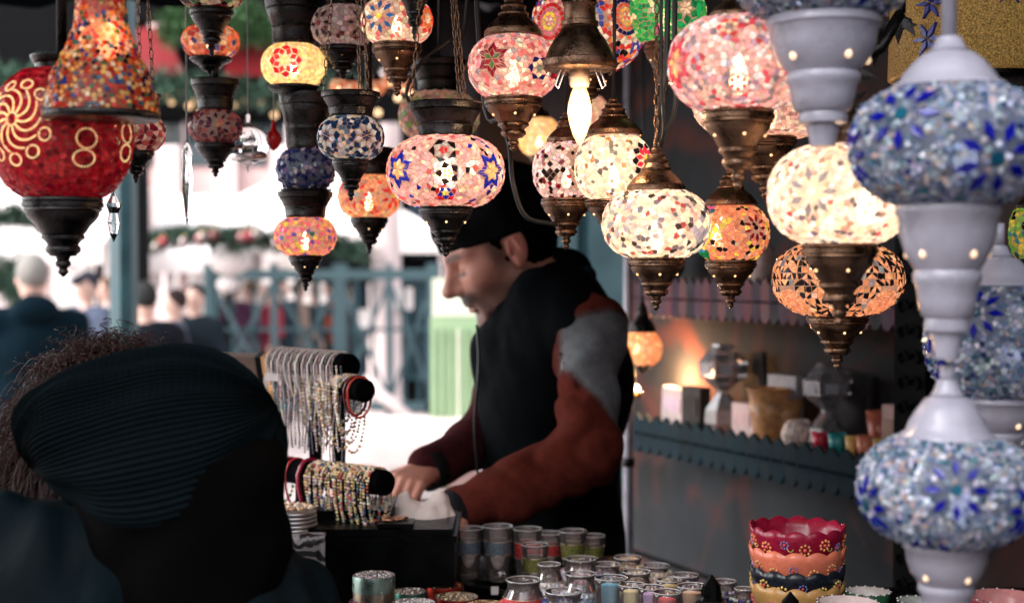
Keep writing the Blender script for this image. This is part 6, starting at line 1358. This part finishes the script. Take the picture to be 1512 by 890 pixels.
# white plastic bag in the seller's hands
M['bag'] = mat('thin_white_plastic', (.92, .8, .76), .35, var=.05, scale=10, bump=.25, bscale=30, spec=.5); M['bag'].node_tree.nodes['Principled BSDF'].inputs['Subsurface Weight'].default_value = .15; M['bag'].node_tree.nodes['Principled BSDF'].inputs['Subsurface Radius'].default_value = (.05, .04, .03)
c = np.array(P(628, 762, 2.3)); s = SDF(c - .14, c + .14, .004)
s.ell(P(628, 770, 2.3), (S(40, 2.3), .04, S(32, 2.3)), .02).cone(P(600, 732, 2.3), P(612, 765, 2.3), .01, .026, .02).cone(P(648, 740, 2.3), P(640, 765, 2.3), .012, .03, .02).cone(P(662, 785, 2.3), P(620, 785, 2.3), .02, .03, .03)
s.disp(folds(.006, 50, 71)); s.disp(folds(.0022, 140, 72)); s.cut((0, 0, zchest + .002), (0, 0, -1), .004); V, Fq = s.mesh()
q = np_obj('plastic_bag', [(V - c, Fq, (1, 1, 1))], M['bag']); q.location = c; tag(q, 'crumpled white plastic bag held in the seller\'s hands over the black chest', 'bag')
t = thing('paper_sheets', 'pile of white papers behind the seller\'s hands', 'papers', P(655, 720, 2.98)); t.location.z = P(0, 735, 2.98).z
for k in range(4): b = MB(); b.box((rr.uniform(-.01, .01), rr.uniform(-.01, .01), .003 * k), (.2, .14, .002), rot=Matrix.Rotation(rr.uniform(-.3, .3), 3, 'Z')); b.build('sheet', M['white_canvas'], t, smooth=False)
b = MB(); b.box((0, 0, -(t.location.z - .04) / 2 - .003), (.24, .16, t.location.z - .046)); b.build('stand_box', M['dark_wood'], t, smooth=False)

# tins in the front left
def tin(px_, py_, d, wpx, h, side, top, label, band=None, base=None, spark=None):
    p = P(px_, py_, d); z0 = base if base is not None else ZC; R_ = S(wpx / 2, d); h_ = p.z - z0; t = thing('round_tin', label, 'tin', (p.x, p.y, z0))
    hl = h_ * .45 if h is None else h
    b = MB(); b.lathe([(R_ * .96, .0), (R_ * .97, .002), (R_ * .97, h_ - hl)], 40, col=side); b.build('body', M['vc_metal'], t, sharp=40)
    b = MB(); b.lathe([(R_ * .99, h_ - hl - .001), (R_, h_ - hl), (R_, h_ - .002), (R_ * .985, h_), (R_ * .93, h_ - .0008), (0, h_ - .0006)], 40, cols=[band or side, band or side, band or side, top, top]); l_ = b.build('lid', M['vc_metal'], t, sharp=40)
    b = MB(); r_ = random.Random(int(px_))
    for k in range(70): a_ = r_.uniform(0, 6.28); q = R_ * .88 * r_.random() ** .5; b.ball((q * math.cos(a_), q * math.sin(a_), h_), (R_ * .05, R_ * .05, .0012), 5, 3, vary(r_.choice(spark or [top]), .3, r_))
    b.build('lid_ornament', M['vc_gloss'], l_, kind='stuff'); return t
t0 = tin(548, 886, 2.05, 66, .012, (.1, .02, .07), (.3, .1, .2), 'dark purple tin under the silver green tin', spark=[(.4, .2, .3)])
tin(552, 848, 2.05, 63, .022, (.3, .24, .18), (.6, .5, .5), 'tall silver green tin on top of the dark purple tin', band=(.25, .36, .32), base=P(0, 886, 2.05).z + .001, spark=[(.6, .55, .55), (.5, .35, .3), (.7, .7, .7)])
tin(605, 872, 2.12, 50, .012, (.05, .16, .12), (.5, .4, .35), 'small tin with a speckled white lid behind the others', spark=[(.8, .7, .65), (.3, .25, .2)])
tin(655, 863, 2.2, 60, .012, (.35, .03, .02), (.4, .15, .08), 'tin with a red rimmed brown patterned lid at the back', spark=[(.5, .3, .12), (.15, .3, .15), (.5, .06, .03)])
tin(674, 880, 2.08, 65, .016, (.3, .02, .02), (.55, .42, .3), 'red tin with a gold speckled lid at the front', spark=[(.7, .55, .35), (.5, .35, .2), (.2, .15, .1)])
tin(610, 889, 2.0, 66, .012, (.6, .55, .52), (.8, .76, .72), 'white tin with dotted lid cut by the bottom edge', spark=[(.85, .8, .78), (.5, .4, .4)])
tin(718, 892, 2.02, 66, .012, (.45, .2, .1), (.6, .35, .2), 'orange brown tin cut by the bottom edge', spark=[(.7, .45, .25)])
# black riser under the tall glasses
zr = P(0, 851, 2.36).z
t = thing('riser', 'low black stepped riser board under the tall tea glasses', 'riser', (P(800, 0, 2.42).x, 2.42, ZC)); b = MB(); b.box((0, 0, (zr - ZC) / 2), (.34, .2, zr - ZC - .0)); b.build('board', M['black'], t, smooth=False)
b = MB(); b.bar((-.155, -.095, zr - ZC - .004), (.02, -.235, zr - ZC - .004 - .012), .022, .014); b.build('edge_rail', M['black'], t, smooth=False)
b = MB(); b.box((-.078, -.172, zr - ZC - .0), (.012, .006, .012)); b.build('price_tag', M['white_canvas'], t, smooth=False)

# glasses
M['rim_highlight'] = mat('pale_rim_highlight', (.8, .78, .8), .08, var=0, spec=1., coat=1.); M['rim_highlight'].node_tree.nodes['Principled BSDF'].inputs['Transmission Weight'].default_value = .15  # pale ring colour stands in for highlights along the glass rims
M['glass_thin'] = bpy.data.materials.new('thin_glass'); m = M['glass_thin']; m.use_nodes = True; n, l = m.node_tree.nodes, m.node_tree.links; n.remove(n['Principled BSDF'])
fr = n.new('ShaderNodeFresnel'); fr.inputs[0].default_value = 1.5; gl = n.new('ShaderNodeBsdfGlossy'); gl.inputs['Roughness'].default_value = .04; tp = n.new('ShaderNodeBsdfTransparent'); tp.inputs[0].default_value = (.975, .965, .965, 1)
df = n.new('ShaderNodeBsdfDiffuse'); df.inputs[0].default_value = (.85, .68, .64, 1); m0 = n.new('ShaderNodeMixShader'); m0.inputs[0].default_value = .08; l.new(tp.outputs[0], m0.inputs[1]); l.new(df.outputs[0], m0.inputs[2])  # pinkish diffuse share stands in for light refracted in the clear glass
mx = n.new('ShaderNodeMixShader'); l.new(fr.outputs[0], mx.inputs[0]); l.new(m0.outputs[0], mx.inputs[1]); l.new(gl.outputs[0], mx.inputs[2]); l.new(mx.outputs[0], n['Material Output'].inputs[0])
M['refraction_tint'] = tile_mat('pale_refraction_fill', .0, .15, .1, (.9, .72, .66), .35, 140, .25)  # pale body added inside the tall glasses, imitating their bright refraction
M['glitter'] = mat('glitter_band', (1, 1, 1), .3, .5, vcol=True, var=.5, scale=500, bump=.6, bscale=700)
def tea_glass(px_, py_, d, wpx, label, bcol, z0=None, h=None, band=(.55, .85), panes=None, shape='tall', group=None, wax=None, neck=None, bead=None, drip=None):
    p = P(px_, py_, d); z0 = zr if z0 is None else z0; H_ = p.z - z0; R_ = S(wpx / 2, d); t = thing('candle_glass' if wax else 'tea_glass', label, 'glass', (p.x, p.y, z0))
    if shape == 'tall': pr = [(0, .0), (.72, 0), (.74, .03), (.72, .1), (.78, .3), (.86, .55), (.92, .8), (.97, .97), (1, 1), (.97, 1.0), (.93, .95), (.88, .8), (.8, .5), (.7, .12), (0, .09)]
    elif shape == 'cup': pr = [(0, 0), (.7, 0), (.74, .02), (.8, .3), (.88, .6), (.95, .95), (.97, 1), (.955, 1), (.94, .95), (.86, .6), (.75, .1), (0, .08)]
    else: pr = [(0, 0), (.62, 0), (.7, .04), (.92, .2), (1.02, .4), (1.04, .55), (.95, .72), (.8, .82), (.76, .88), (.82, .96), (.84, 1), (.8, 1.0), (.72, .88), (.76, .8), (.9, .7), (.98, .5), (.86, .2), (.6, .06), (0, .05)]
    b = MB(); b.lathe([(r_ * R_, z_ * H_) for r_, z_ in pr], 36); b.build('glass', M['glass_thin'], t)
    rm_ = max(q[0] for q in pr if q[1] >= .96) * R_; b = MB(); b.tube([((rm_ - .0006) * math.cos(a), (rm_ - .0006) * math.sin(a), H_) for a in [2 * PI * q / 32 for q in range(32)]], .0006, 6, closed=True); b.build('rim', M['rim_highlight'], t)
    rp = lambda z_: np.interp(z_, [q[1] for q in pr[:9]], [q[0] for q in pr[:9]]) * R_ * 1.008 if shape == 'tall' else np.interp(z_, [q[1] for q in pr[:11 if shape != 'cup' else 7]], [q[0] for q in pr[:11 if shape != 'cup' else 7]]) * R_ * 1.008
    if bcol:
        b = MB(); k = 8; zs = [band[0] + (band[1] - band[0]) * i / k for i in range(k + 1)]; b.lathe([(0.0001 + rp(z_) , z_ * H_) for z_ in zs], 36, col=bcol); b.f = [f for f in b.f if len(f) == 4]; b.c = b.c[:len(b.f)]; b.build('glitter_band', M['glitter'], t)
        for z_ in (band[0], band[1]): b = MB(); b.tube([(rp(z_) * math.cos(a), rp(z_) * math.sin(a), z_ * H_) for a in [2 * PI * q / 28 for q in range(28)]], .0007, 4, closed=True, col=(.75, .62, .5)); b.build('gold_line', M['vc_metal'], t)
    if shape == 'tall':
        b = MB(); b.lathe([(0, .1 * H_), (.66 * R_, .1 * H_), (.69 * R_, .3 * H_), (.74 * R_, .48 * H_), (0, .48 * H_)], 28); b.build('refraction_fill', M['refraction_tint'], t)
    if wax:
        b = MB(); b.lathe([(0, .1 * H_), (.72 * R_, .1 * H_), (.935 * R_, .93 * H_), (0, .93 * H_ + .0005)], 28, col=wax); b.build('wax', M['vc_matte'], t)
        b = MB(); b.tube([(0, 0, .91 * H_), (.001, 0, .99 * H_)], .0008, 5, col=(.8, .8, .75)); b.build('wick', M['vc_matte'], t)
    if bead:
        rr_ = random.Random(int(px_))
        for z_ in bead[1]:
            b = MB(); m_ = 20
            for q in range(m_): a = 2 * PI * q / m_; b.ball((rp(z_) * math.cos(a), rp(z_) * math.sin(a), z_ * H_), (R_ * .13, R_ * .13, R_ * .15), 6, 4, vary(rr_.choice(bead[0]), .3, rr_))
            b.build('bead_row', M['glitter'], t)
    return t
slv, rdb, olv = (.14, .17, .21), (.6, .06, .06), (.2, .2, .05)
tea_glass(692, 779, 2.35, 43, 'tall tea glass with a slate glitter band, leftmost on the riser', slv, band=(.5, .76), panes=1)
tea_glass(735, 776, 2.33, 46, 'tall tea glass with a slate glitter band, second from the left', slv, band=(.5, .74))
tea_glass(779, 780, 2.33, 44, 'tall tea glass with a red glitter band before the seller', rdb, band=(.45, .75))
tea_glass(812, 786, 2.42, 40, 'tall tea glass with a red and olive band, farther back', rdb, band=(.4, .7))
tea_glass(790, 803, 2.26, 42, 'tall tea glass with an olive gold band in the front of the row', olv, band=(.42, .72))
tea_glass(846, 783, 2.4, 42, 'tall tea glass with an olive band, second from the right', olv, band=(.35, .7))
tea_glass(876, 790, 2.44, 36, 'tall tea glass with an olive band at the right end', olv, band=(.35, .68))
zf = ZC + .001
def holder(px_, py_, d, w_, label, cols, rows, bcol=None, band=(.22, .68), base=None):
    zb_ = base if base is not None else max(ZC + .001, P(px_, py_, d).z - .075)
    return tea_glass(px_, py_, d, w_, label, bcol or cols[0], z0=zb_, shape='bulb', bead=(cols, rows), band=band)
t = thing('riser', 'lower black riser behind the candle glasses', 'riser', (P(880, 0, 2.2).x, 2.24, ZC)); zq = P(0, 822, 2.2).z - .072; b = MB(); b.box((0.02, 0, (zq - ZC) / 2), (.3, .09, max(.01, zq - ZC))); b.build('board', M['black'], t, smooth=False)
clr = [(.7, .66, .68), (.5, .5, .55), (.85, .7, .65)]
holder(773, 855, 2.02, 62, 'round candle holder with a coral red bead band, front left', [(.7, .08, .08), (.8, .2, .15)], (.55, .42, .3))
holder(811, 832, 2.12, 42, 'small sparkling pink silver candle holder', clr, (.3, .45, .6))
holder(858, 824, 2.2, 56, 'candle holder with a pale lilac mosaic rim behind the blue holder', [(.6, .5, .6), (.7, .4, .4)], (.4, .55, .7), base=zq + .001)
holder(857, 846, 2.1, 54, 'silver blue mosaic candle holder in the middle of the front rows', [(.4, .5, .6), (.1, .2, .4), (.7, .7, .7)], (.3, .45, .6))
holder(896, 832, 2.22, 48, 'wide candle holder with grey and rose beads, half hidden', [(.4, .3, .35), (.2, .2, .3)], (.4, .55, .7), base=zq + .001)
holder(927, 822, 2.26, 50, 'cream candle holder with an amber rim, farthest back', [(.8, .6, .4), (.9, .7, .5)], (.35, .5, .65, .78), base=zq + .001)
holder(968, 834, 2.24, 50, 'cream and silver candle holder right of the farthest one', [(.8, .65, .5), (.5, .5, .5)], (.35, .5, .65, .78), base=zq + .001)
holder(940, 843, 2.14, 50, 'rose and black beaded candle holder before the cream ones', [(.5, .12, .15), (.05, .05, .08), (.6, .5, .5)], (.45, .6, .72))
holder(1012, 848, 2.2, 48, 'navy and silver beaded candle holder right of the candles', [(.03, .05, .15), (.6, .6, .65)], (.4, .55, .7, .8))
holder(1070, 857, 2.15, 42, 'small navy and silver ringed candle holder beside the black pointed bottle', [(.03, .05, .15), (.6, .6, .65)], (.4, .55, .7, .8))
holder(832, 872, 1.96, 66, 'deep blue mosaic candle holder cut by the bottom edge', [(.02, .06, .3), (.1, .2, .5), (.5, .6, .7)], (.35, .5, .65, .78))
holder(1098, 868, 2.1, 34, 'navy candle holder with white squares near the bowls', [(.02, .04, .2), (.8, .8, .8)], (.4, .6, .78))
for px_, py_, d, w_, wax, lb in ((902, 852, 2.03, 50, (.08, .42, .58), 'teal blue candle in a clear glass'), (933, 862, 2.0, 42, (.9, .78, .4), 'pale yellow candle in a clear glass'), (962, 866, 1.98, 42, (.62, .42, .75), 'lilac candle in a clear glass'),
                               (985, 873, 1.94, 44, (.8, .06, .08), 'red candle in a clear glass'), (1022, 864, 2.03, 48, (.92, .58, .34), 'apricot candle in a clear glass'), (988, 855, 2.1, 40, (.8, .6, .2), 'amber candle in a clear glass behind the red one')):
    tea_glass(px_, py_, d, w_, lb, None, z0=ZC + .001, shape='cup', wax=wax)
# black pointed bottles with glitter
def bottle(px_, py_, d, k, label):
    p = P(px_, py_, d); t = thing('perfume_bottle', label, 'bottle', (p.x, p.y, ZC)); H_ = p.z - ZC; q = S(k, d)
    b = MB(); b.lathe([(0, 0), (q * 1.3, 0), (q * 1.6, H_ - q * 3.2), (q * 1.5, H_ - q * 2.4), (q * .9, H_ - q * 1.7)], 20); b.build('body', M['glitter_dark'], t)
    b = MB(); b.lathe([(q * .9, H_ - q * 1.72), (q * .7, H_ - q * 1.5), (q * .72, H_ - q * 1.35), (q * .62, H_ - q * .7), (q * .3, H_ - q * .35), (q * .1, H_ - q * .1), (0, H_)], 10); b.build('stopper', M['black'], t, smooth=False)
    b = MB(); rr = random.Random(int(px_))
    for i in range(170):
        a_ = rr.uniform(0, 6.28); f_ = rr.random(); z_ = H_ - q * 3.2 - .01 + f_ * q * 1.7; r_ = np.interp(z_, [0, H_ - q * 3.2, H_ - q * 2.4, H_ - q * 1.7], [q * 1.3, q * 1.6, q * 1.5, q * .9]); b.ball((r_ * math.cos(a_), r_ * math.sin(a_), z_), (.0012,) * 3, 5, 3, vary(rr.choice([(.7, .5, .2), (.6, .6, .6), (.5, .1, .1), (.02, .02, .03)]), .2, rr))
    b.build('glitter_dots', M['vc_metal'], t, kind='stuff')
M['glitter_dark'] = mat('dark_glitter_glass', (.012, .012, .016), .15)
bottle(1051, 847, 1.96, 22, 'black pointed bottle speckled with gold, left of the bowls')
bottle(1167, 872, 1.85, 20, 'black pointed bottle tip right in front of the bowls')

# stack of scalloped bowls
def flower_dots(b, p, n, r, c1, c2, k=8):
    n = Vector(n).normalized(); t1 = n.cross(Vector((0, 0, 1))).normalized(); t2 = t1.cross(n)
    b.ball(p + n * .0006, (r * .28,) * 3, 6, 4, c2)
    for i in range(k):
        a = 2 * PI * i / k; b.ball(p + (t1 * math.cos(a) + t2 * math.sin(a)) * r * .68 + n * .0004, (r * .2,) * 3, 5, 4, c1)
dBo = 2.06; wb = [(778, 70, (.28, .008, .035), 'crimson scalloped bowl painted with orange flowers, topmost of the stack', (.85, .3, .12), (.7, .12, .1)), (808, 71, (.72, .19, .11), 'coral orange scalloped bowl, second from the top of the stack', (.75, .4, .15), (.5, .05, .05)),
               (837, 70, (.01, .013, .02), 'black scalloped bowl with yellow and red flowers, third in the stack', (.75, .55, .15), (.6, .05, .05)), (860, 70, (.5, .27, .09), 'mustard scalloped bowl, lowest of the stack', (.5, .08, .08), (.4, .1, .2))]
for i, (py_, hw, col, lb, f1, f2) in enumerate(wb):
    p = P(1177, py_, dBo); t = thing('bowl', lb, 'bowl', (p.x, p.y, p.z - .062)); R_ = S(hw, dBo); Hb = .062
    pr = [(0, .0), (R_ * .5, 0), (R_ * .56, .004), (R_ * .74, Hb * .25), (R_ * .9, Hb * .55), (R_ * .975, Hb * .85), (R_, Hb), (R_ * .97, Hb), (R_ * .93, Hb * .82), (R_ * .85, Hb * .55), (R_ * .7, Hb * .28), (R_ * .5, .006), (0, .006)]
    b = MB(); b.lathe(pr, 112, col=col, scallop=(14, .0055, (6, 7))); b.build('bowl_shell', M['vc_gloss'], t)
    rr = random.Random(70 + i); fz = (.66, .56, .62, .5)[i]
    for k in range(14):
        a = 2 * PI * k / 14 + .2 + i * .2; z_ = Hb * (fz + .1 * (k % 2)); r_ = np.interp(z_, [Hb * .25, Hb * .55, Hb * .85, Hb], [R_ * .74, R_ * .9, R_ * .975, R_]); b = MB(); n_ = Vector((math.cos(a), math.sin(a), -.3))
        flower_dots(b, Vector((r_ * math.cos(a), r_ * math.sin(a), z_)), n_, .0105 if k % 3 else .008, vary(f1 if k % 3 else (.2, .2, .5), .2, rr), f2); b.build('painted_flower', M['vc_gloss'], t)
        b = MB(); b.tube([Vector((r_ * math.cos(a + q), r_ * math.sin(a + q), z_ - w2)) + n_ * .0006 for q, w2 in ((.06, .004), (.1, .008), (.16, .009), (.2, .005))], .0007, 4, col=(.5, .5, .15) if i in (0, 2) else (.6, .3, .2)); b.build('painted_stem', M['vc_gloss'], t)
p = P(1177, 870, dBo); b = MB(); b.box((p.x, p.y, (P(1177, 860, dBo).z - .062 + ZC) / 2), (.1, .1, max(.004, P(1177, 860, dBo).z - .062 - ZC))); o = b.build('block', M['black'], smooth=False); tag(o, 'black block under the stack of scalloped bowls', 'block')
def low_bowl(px_, py_, d, wpx, label, rim, inner, outer):
    p = P(px_, py_, d); R_ = S(wpx / 2, d); Hb = min(.05, p.z - ZC - .002); t = thing('bowl', label, 'bowl', (p.x, p.y, p.z - Hb)) ; b = MB()
    b.lathe([(0, 0), (R_ * .5, 0), (R_ * .7, Hb * .3), (R_ * .93, Hb * .75), (R_, Hb * .97), (R_, Hb), (R_ * .95, Hb), (R_ * .87, Hb * .75), (R_ * .6, Hb * .3), (0, Hb * .2)], 44, cols=[outer] * 4 + [rim, rim] + [inner] * 3); b.build('bowl_shell', M['vc_gloss'], t)
    b = MB()
    for k in range(30): a = 2 * PI * k / 30; b.ball((R_ * .975 * math.cos(a), R_ * .975 * math.sin(a), Hb), (.0016,) * 3, 5, 3, (.75, .7, .65) if k % 2 else (.05, .05, .05))
    b.build('rim_dots', M['vc_gloss'], t, kind='stuff')
    if p.z - Hb - ZC > .004: b = MB(); b.lathe([(R_ * .5, -(p.z - Hb - ZC)), (R_ * .45, .001)], 24, col=outer); b.build('foot', M['vc_gloss'], t)
low_bowl(1282, 872, 2.0, 66, 'pale bowl with a dark green rim right of the stack', (.03, .1, .05), (.5, .45, .42), (.03, .12, .06))
low_bowl(1252, 888, 1.86, 92, 'wide pale bowl with a dotted black rim at the bottom edge', (.02, .02, .02), (.6, .48, .46), (.05, .03, .03))
low_bowl(1358, 886, 1.95, 66, 'grey green bowl with a dark rim under the lowest blue lamp', (.03, .05, .05), (.3, .32, .3), (.03, .05, .05))
low_bowl(1485, 880, 1.8, 110, 'pink glass bowl at the lower right corner', (.3, .08, .1), (.5, .2, .2), (.3, .05, .07))
low_bowl(1455, 896, 1.95, 60, 'small dark bowl between the grey green bowl and the pink bowl', (.03, .06, .05), (.2, .2, .2), (.02, .02, .02))

# ------------------------------------------------------------------ things on the wall shelf
ZS = 1.221
def on_shelf(px_, o_): return WP(s_of(px_, o_), o_, ZS)
def hx_mirror(px_, o_, hpx, lb, foot=True):
    """hexagonal cut glass candle ornament standing on a waisted foot"""
    p = on_shelf(px_, o_); t = thing('glass_ornament', lb, 'ornament', p); d = p.y; h_ = S(hpx, d); b = MB(); k = h_ / 130
    b.lathe([(24 * k, 0), (28 * k, 14 * k), (26 * k, 34 * k), (9 * k, 58 * k), (9 * k, 62 * k)], 6, col=(.62, .5, .48)); b.build('foot', M['frost'], t, smooth=False)
    b = MB(); b.lathe([(8 * k, 61 * k), (35 * k, 84 * k), (37 * k, 106 * k), (17 * k, 128 * k), (15 * k, 132 * k)], 6); b.build('hexagon', M['frost'], t, smooth=False)
    for j in range(6):
        a = j * PI / 3 + PI / 6; b = MB(); q_ = Matrix.Rotation(a, 3, 'Z'); b.box((30.6 * k * math.cos(a), 30.6 * k * math.sin(a), 95 * k), (4 * k, 20 * k, 15 * k), (.25, .26, .3), rot=q_); b.build('facet', M['vc_gloss'], t, smooth=False)
M['frost'] = mat('frosted_cut_glass', (.5, .48, .52), .06, var=.25, scale=60, bump=.1, bscale=60, transmission=.75, ior=1.5, coat=1.)
hx_mirror(1068, -.05, 128, 'tall cut glass ornament with a hexagonal head on the left half of the shelf')
hx_mirror(1222, -.05, 128, 'tall cut glass ornament with a hexagonal head behind the coloured cups')
def shelf_box(px_, o_, w_, h_, dp, col, lb, tilt=0, m='vc_matte', name='box'):
    p = on_shelf(px_, o_); t = thing(name, lb, 'box', p); R_ = WR @ Matrix.Rotation(tilt, 3, 'Y'); ws_, hs = S(w_, p.y), S(h_, p.y); b = MB()
    b.box(R_ @ Vector((0, 0, hs / 2)) , (ws_, dp, hs), col, rot=R_); b.build('carton', M[m], t, smooth=False)
    b = MB(); b.box(R_ @ Vector((0, -dp / 2 - .001, hs * .55)), (ws_ * .7, .003, hs * .4), vary(col, .4), rot=R_); b.build('panel', M[m], t, smooth=False)
shelf_box(1000, -.05, 60, 52, .03, (.5, .42, .42), 'pale greyish box leaning at the left end of the shelf', .08)
shelf_box(1028, -.03, 50, 62, .03, (.012, .012, .014), 'black box beside the pale leaning box')
shelf_box(1105, -.04, 55, 50, .03, (.5, .38, .38), 'pale pink box left of the amber glass')
shelf_box(1160, -.09, 70, 95, .02, (.3, .3, .33), 'grey framed box standing behind the amber glass')
shelf_box(1118, -.11, 60, 118, .012, (.01, .01, .012), 'tall black tray propped against the wall behind the glass ornament', -.1)
shelf_box(1255, -.11, 90, 116, .012, (.01, .01, .012), 'tall black tray propped behind the right glass ornament', .1)
shelf_box(1322, -.09, 30, 80, .03, (.6, .4, .38), 'pale pink upright box at the right end of the shelf')
def cup(px_, o_, w_, h_, col, lb, cat='cup', name='cup', m='vc_gloss', lid=None):
    p = on_shelf(px_, o_); t = thing(name, lb, cat, p); R_, hs = S(w_ / 2, p.y), S(h_, p.y); b = MB(); b.lathe([(0, 0), (R_ * .6, 0), (R_ * .66, hs * .06), (R_ * .8, hs * .4), (R_, hs), (R_ * .92, hs), (R_ * .7, hs * .4), (0, hs * .12)], 24, col=col); b.build('shell', M[m], t)
    b = MB(); b.tube([(R_ * math.cos(a), R_ * math.sin(a), hs) for a in [k * PI / 12 for k in range(24)]], R_ * .06, 5, closed=True, col=lid or vary(col, .3)); b.build('rim', M[m], t)
M['amber_glass'] = tile_mat('amber_glass', .02, .1, .2, (.55, .3, .14), .3, 60, .4)
M['crackle'] = mat('crackle_mosaic', (.5, .4, .36), .3, var=.6, scale=90, bump=.4, bscale=150)
cup(1135, -.03, 62, 78, (.7, .3, .1), 'amber textured glass vase in the middle of the shelf', 'vase', 'vase', 'amber_glass')
cup(1160, -.06, 50, 64, (.75, .35, .12), 'second amber glass vase behind the first', 'vase', 'vase', 'amber_glass')
p = on_shelf(1180, -.02); t = thing('candle_bowl', 'round crackle mosaic candle bowl on the shelf', 'candle bowl', p); b = MB(); R_ = S(26, p.y); b.lathe([(0, 0), (R_ * .6, 0), (R_ * .95, R_ * .5), (R_, R_ * .9), (R_ * .8, R_ * 1.4), (R_ * .6, R_ * 1.6), (R_ * .55, R_ * 1.5), (0, R_ * .3)], 12); b.build('shell', M['crackle'], t, smooth=False)
for px_, col, lb, w_, h_ in ((1212, (.55, .02, .05), 'small red cup, first of the coloured cups', 26, 30), (1237, (.02, .22, .24), 'small teal cup beside the red one', 28, 32), (1258, (.7, .45, .15), 'small mustard cup between the teal and the orange one', 18, 32), (1278, (.6, .2, .12), 'small orange cup right of the mustard one', 26, 36), (1300, (.55, .35, .12), 'small ochre cup at the end of the row', 20, 36)):
    cup(px_, .0 - .02, w_, h_, col, lb)
cup(1300, -.09, 40, 66, (.45, .12, .08), 'tall rust red glass behind the small cups', 'glass', 'tumbler')
p = on_shelf(1006, -.02); b = MB(); b.lathe([(0, 0), (.02, 0), (.028, .008), (.026, .009), (0, .003)], 20, col=(.65, .55, .55)); o = b.build('saucer', M['vc_gloss']); o.location = p + Vector((0, 0, .001)); tag(o, 'small white saucer at the left edge of the shelf', 'saucer')
# tealight burning on the shelf
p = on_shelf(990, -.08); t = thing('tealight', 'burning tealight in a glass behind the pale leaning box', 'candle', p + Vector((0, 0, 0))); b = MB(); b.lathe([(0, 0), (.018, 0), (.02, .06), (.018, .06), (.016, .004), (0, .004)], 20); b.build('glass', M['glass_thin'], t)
b = MB(); b.lathe([(0, .006), (.014, .006), (.014, .05), (0, .05)], 16, col=(.8, .6, .4)); b.build('wax', M['vc_matte'], t); b = MB(); b.lathe([(0, .05), (.006, .056), (.007, .066), (.003, .078), (0, .085)], 10); b.build('flame', M['bulb'], t)
lt = bpy.data.lights.new('flame_light', 'POINT'); lo = bpy.data.objects.new('flame_light', lt); C.objects.link(lo); lo.parent = t; lo.location = (0, 0, .1); lt.energy = 12; lt.color = (1, .5, .22); lt.shadow_soft_size = .015
# pale shades on the upper shelf
for px_, lb, sg in ((985, 'black lantern on the upper shelf', 0), (1122, 'tall pale glass shade standing on the upper shelf', 1), (1290, 'short pale glass shade at the right of the upper shelf', 1)):
    p = WP(s_of(px_, -.05), -.05, 1.5642); t = thing('shelf_lamp', lb, 'lamp', p); d = p.y; R_ = S(26, d); hs = S(66, d) if px_ < 1200 else S(44, d); b = MB()
    b.lathe([(R_ * .5, 0), (R_ * .55, hs * .05), (R_, hs * .35), (R_ * .9, hs * .7), (R_ * .55, hs), (R_ * .5, hs)], 24, col=(.5, .38, .36) if sg else (.01, .01, .01)); b.build('shade', M['vc_gloss'], t)
    b = MB(); b.lathe([(R_ * .6, 0), (R_ * .62, hs * .06), (R_ * .4, hs * .1)], 20, col=(.1, .06, .04)); b.build('collar', M['vc_metal'], t)
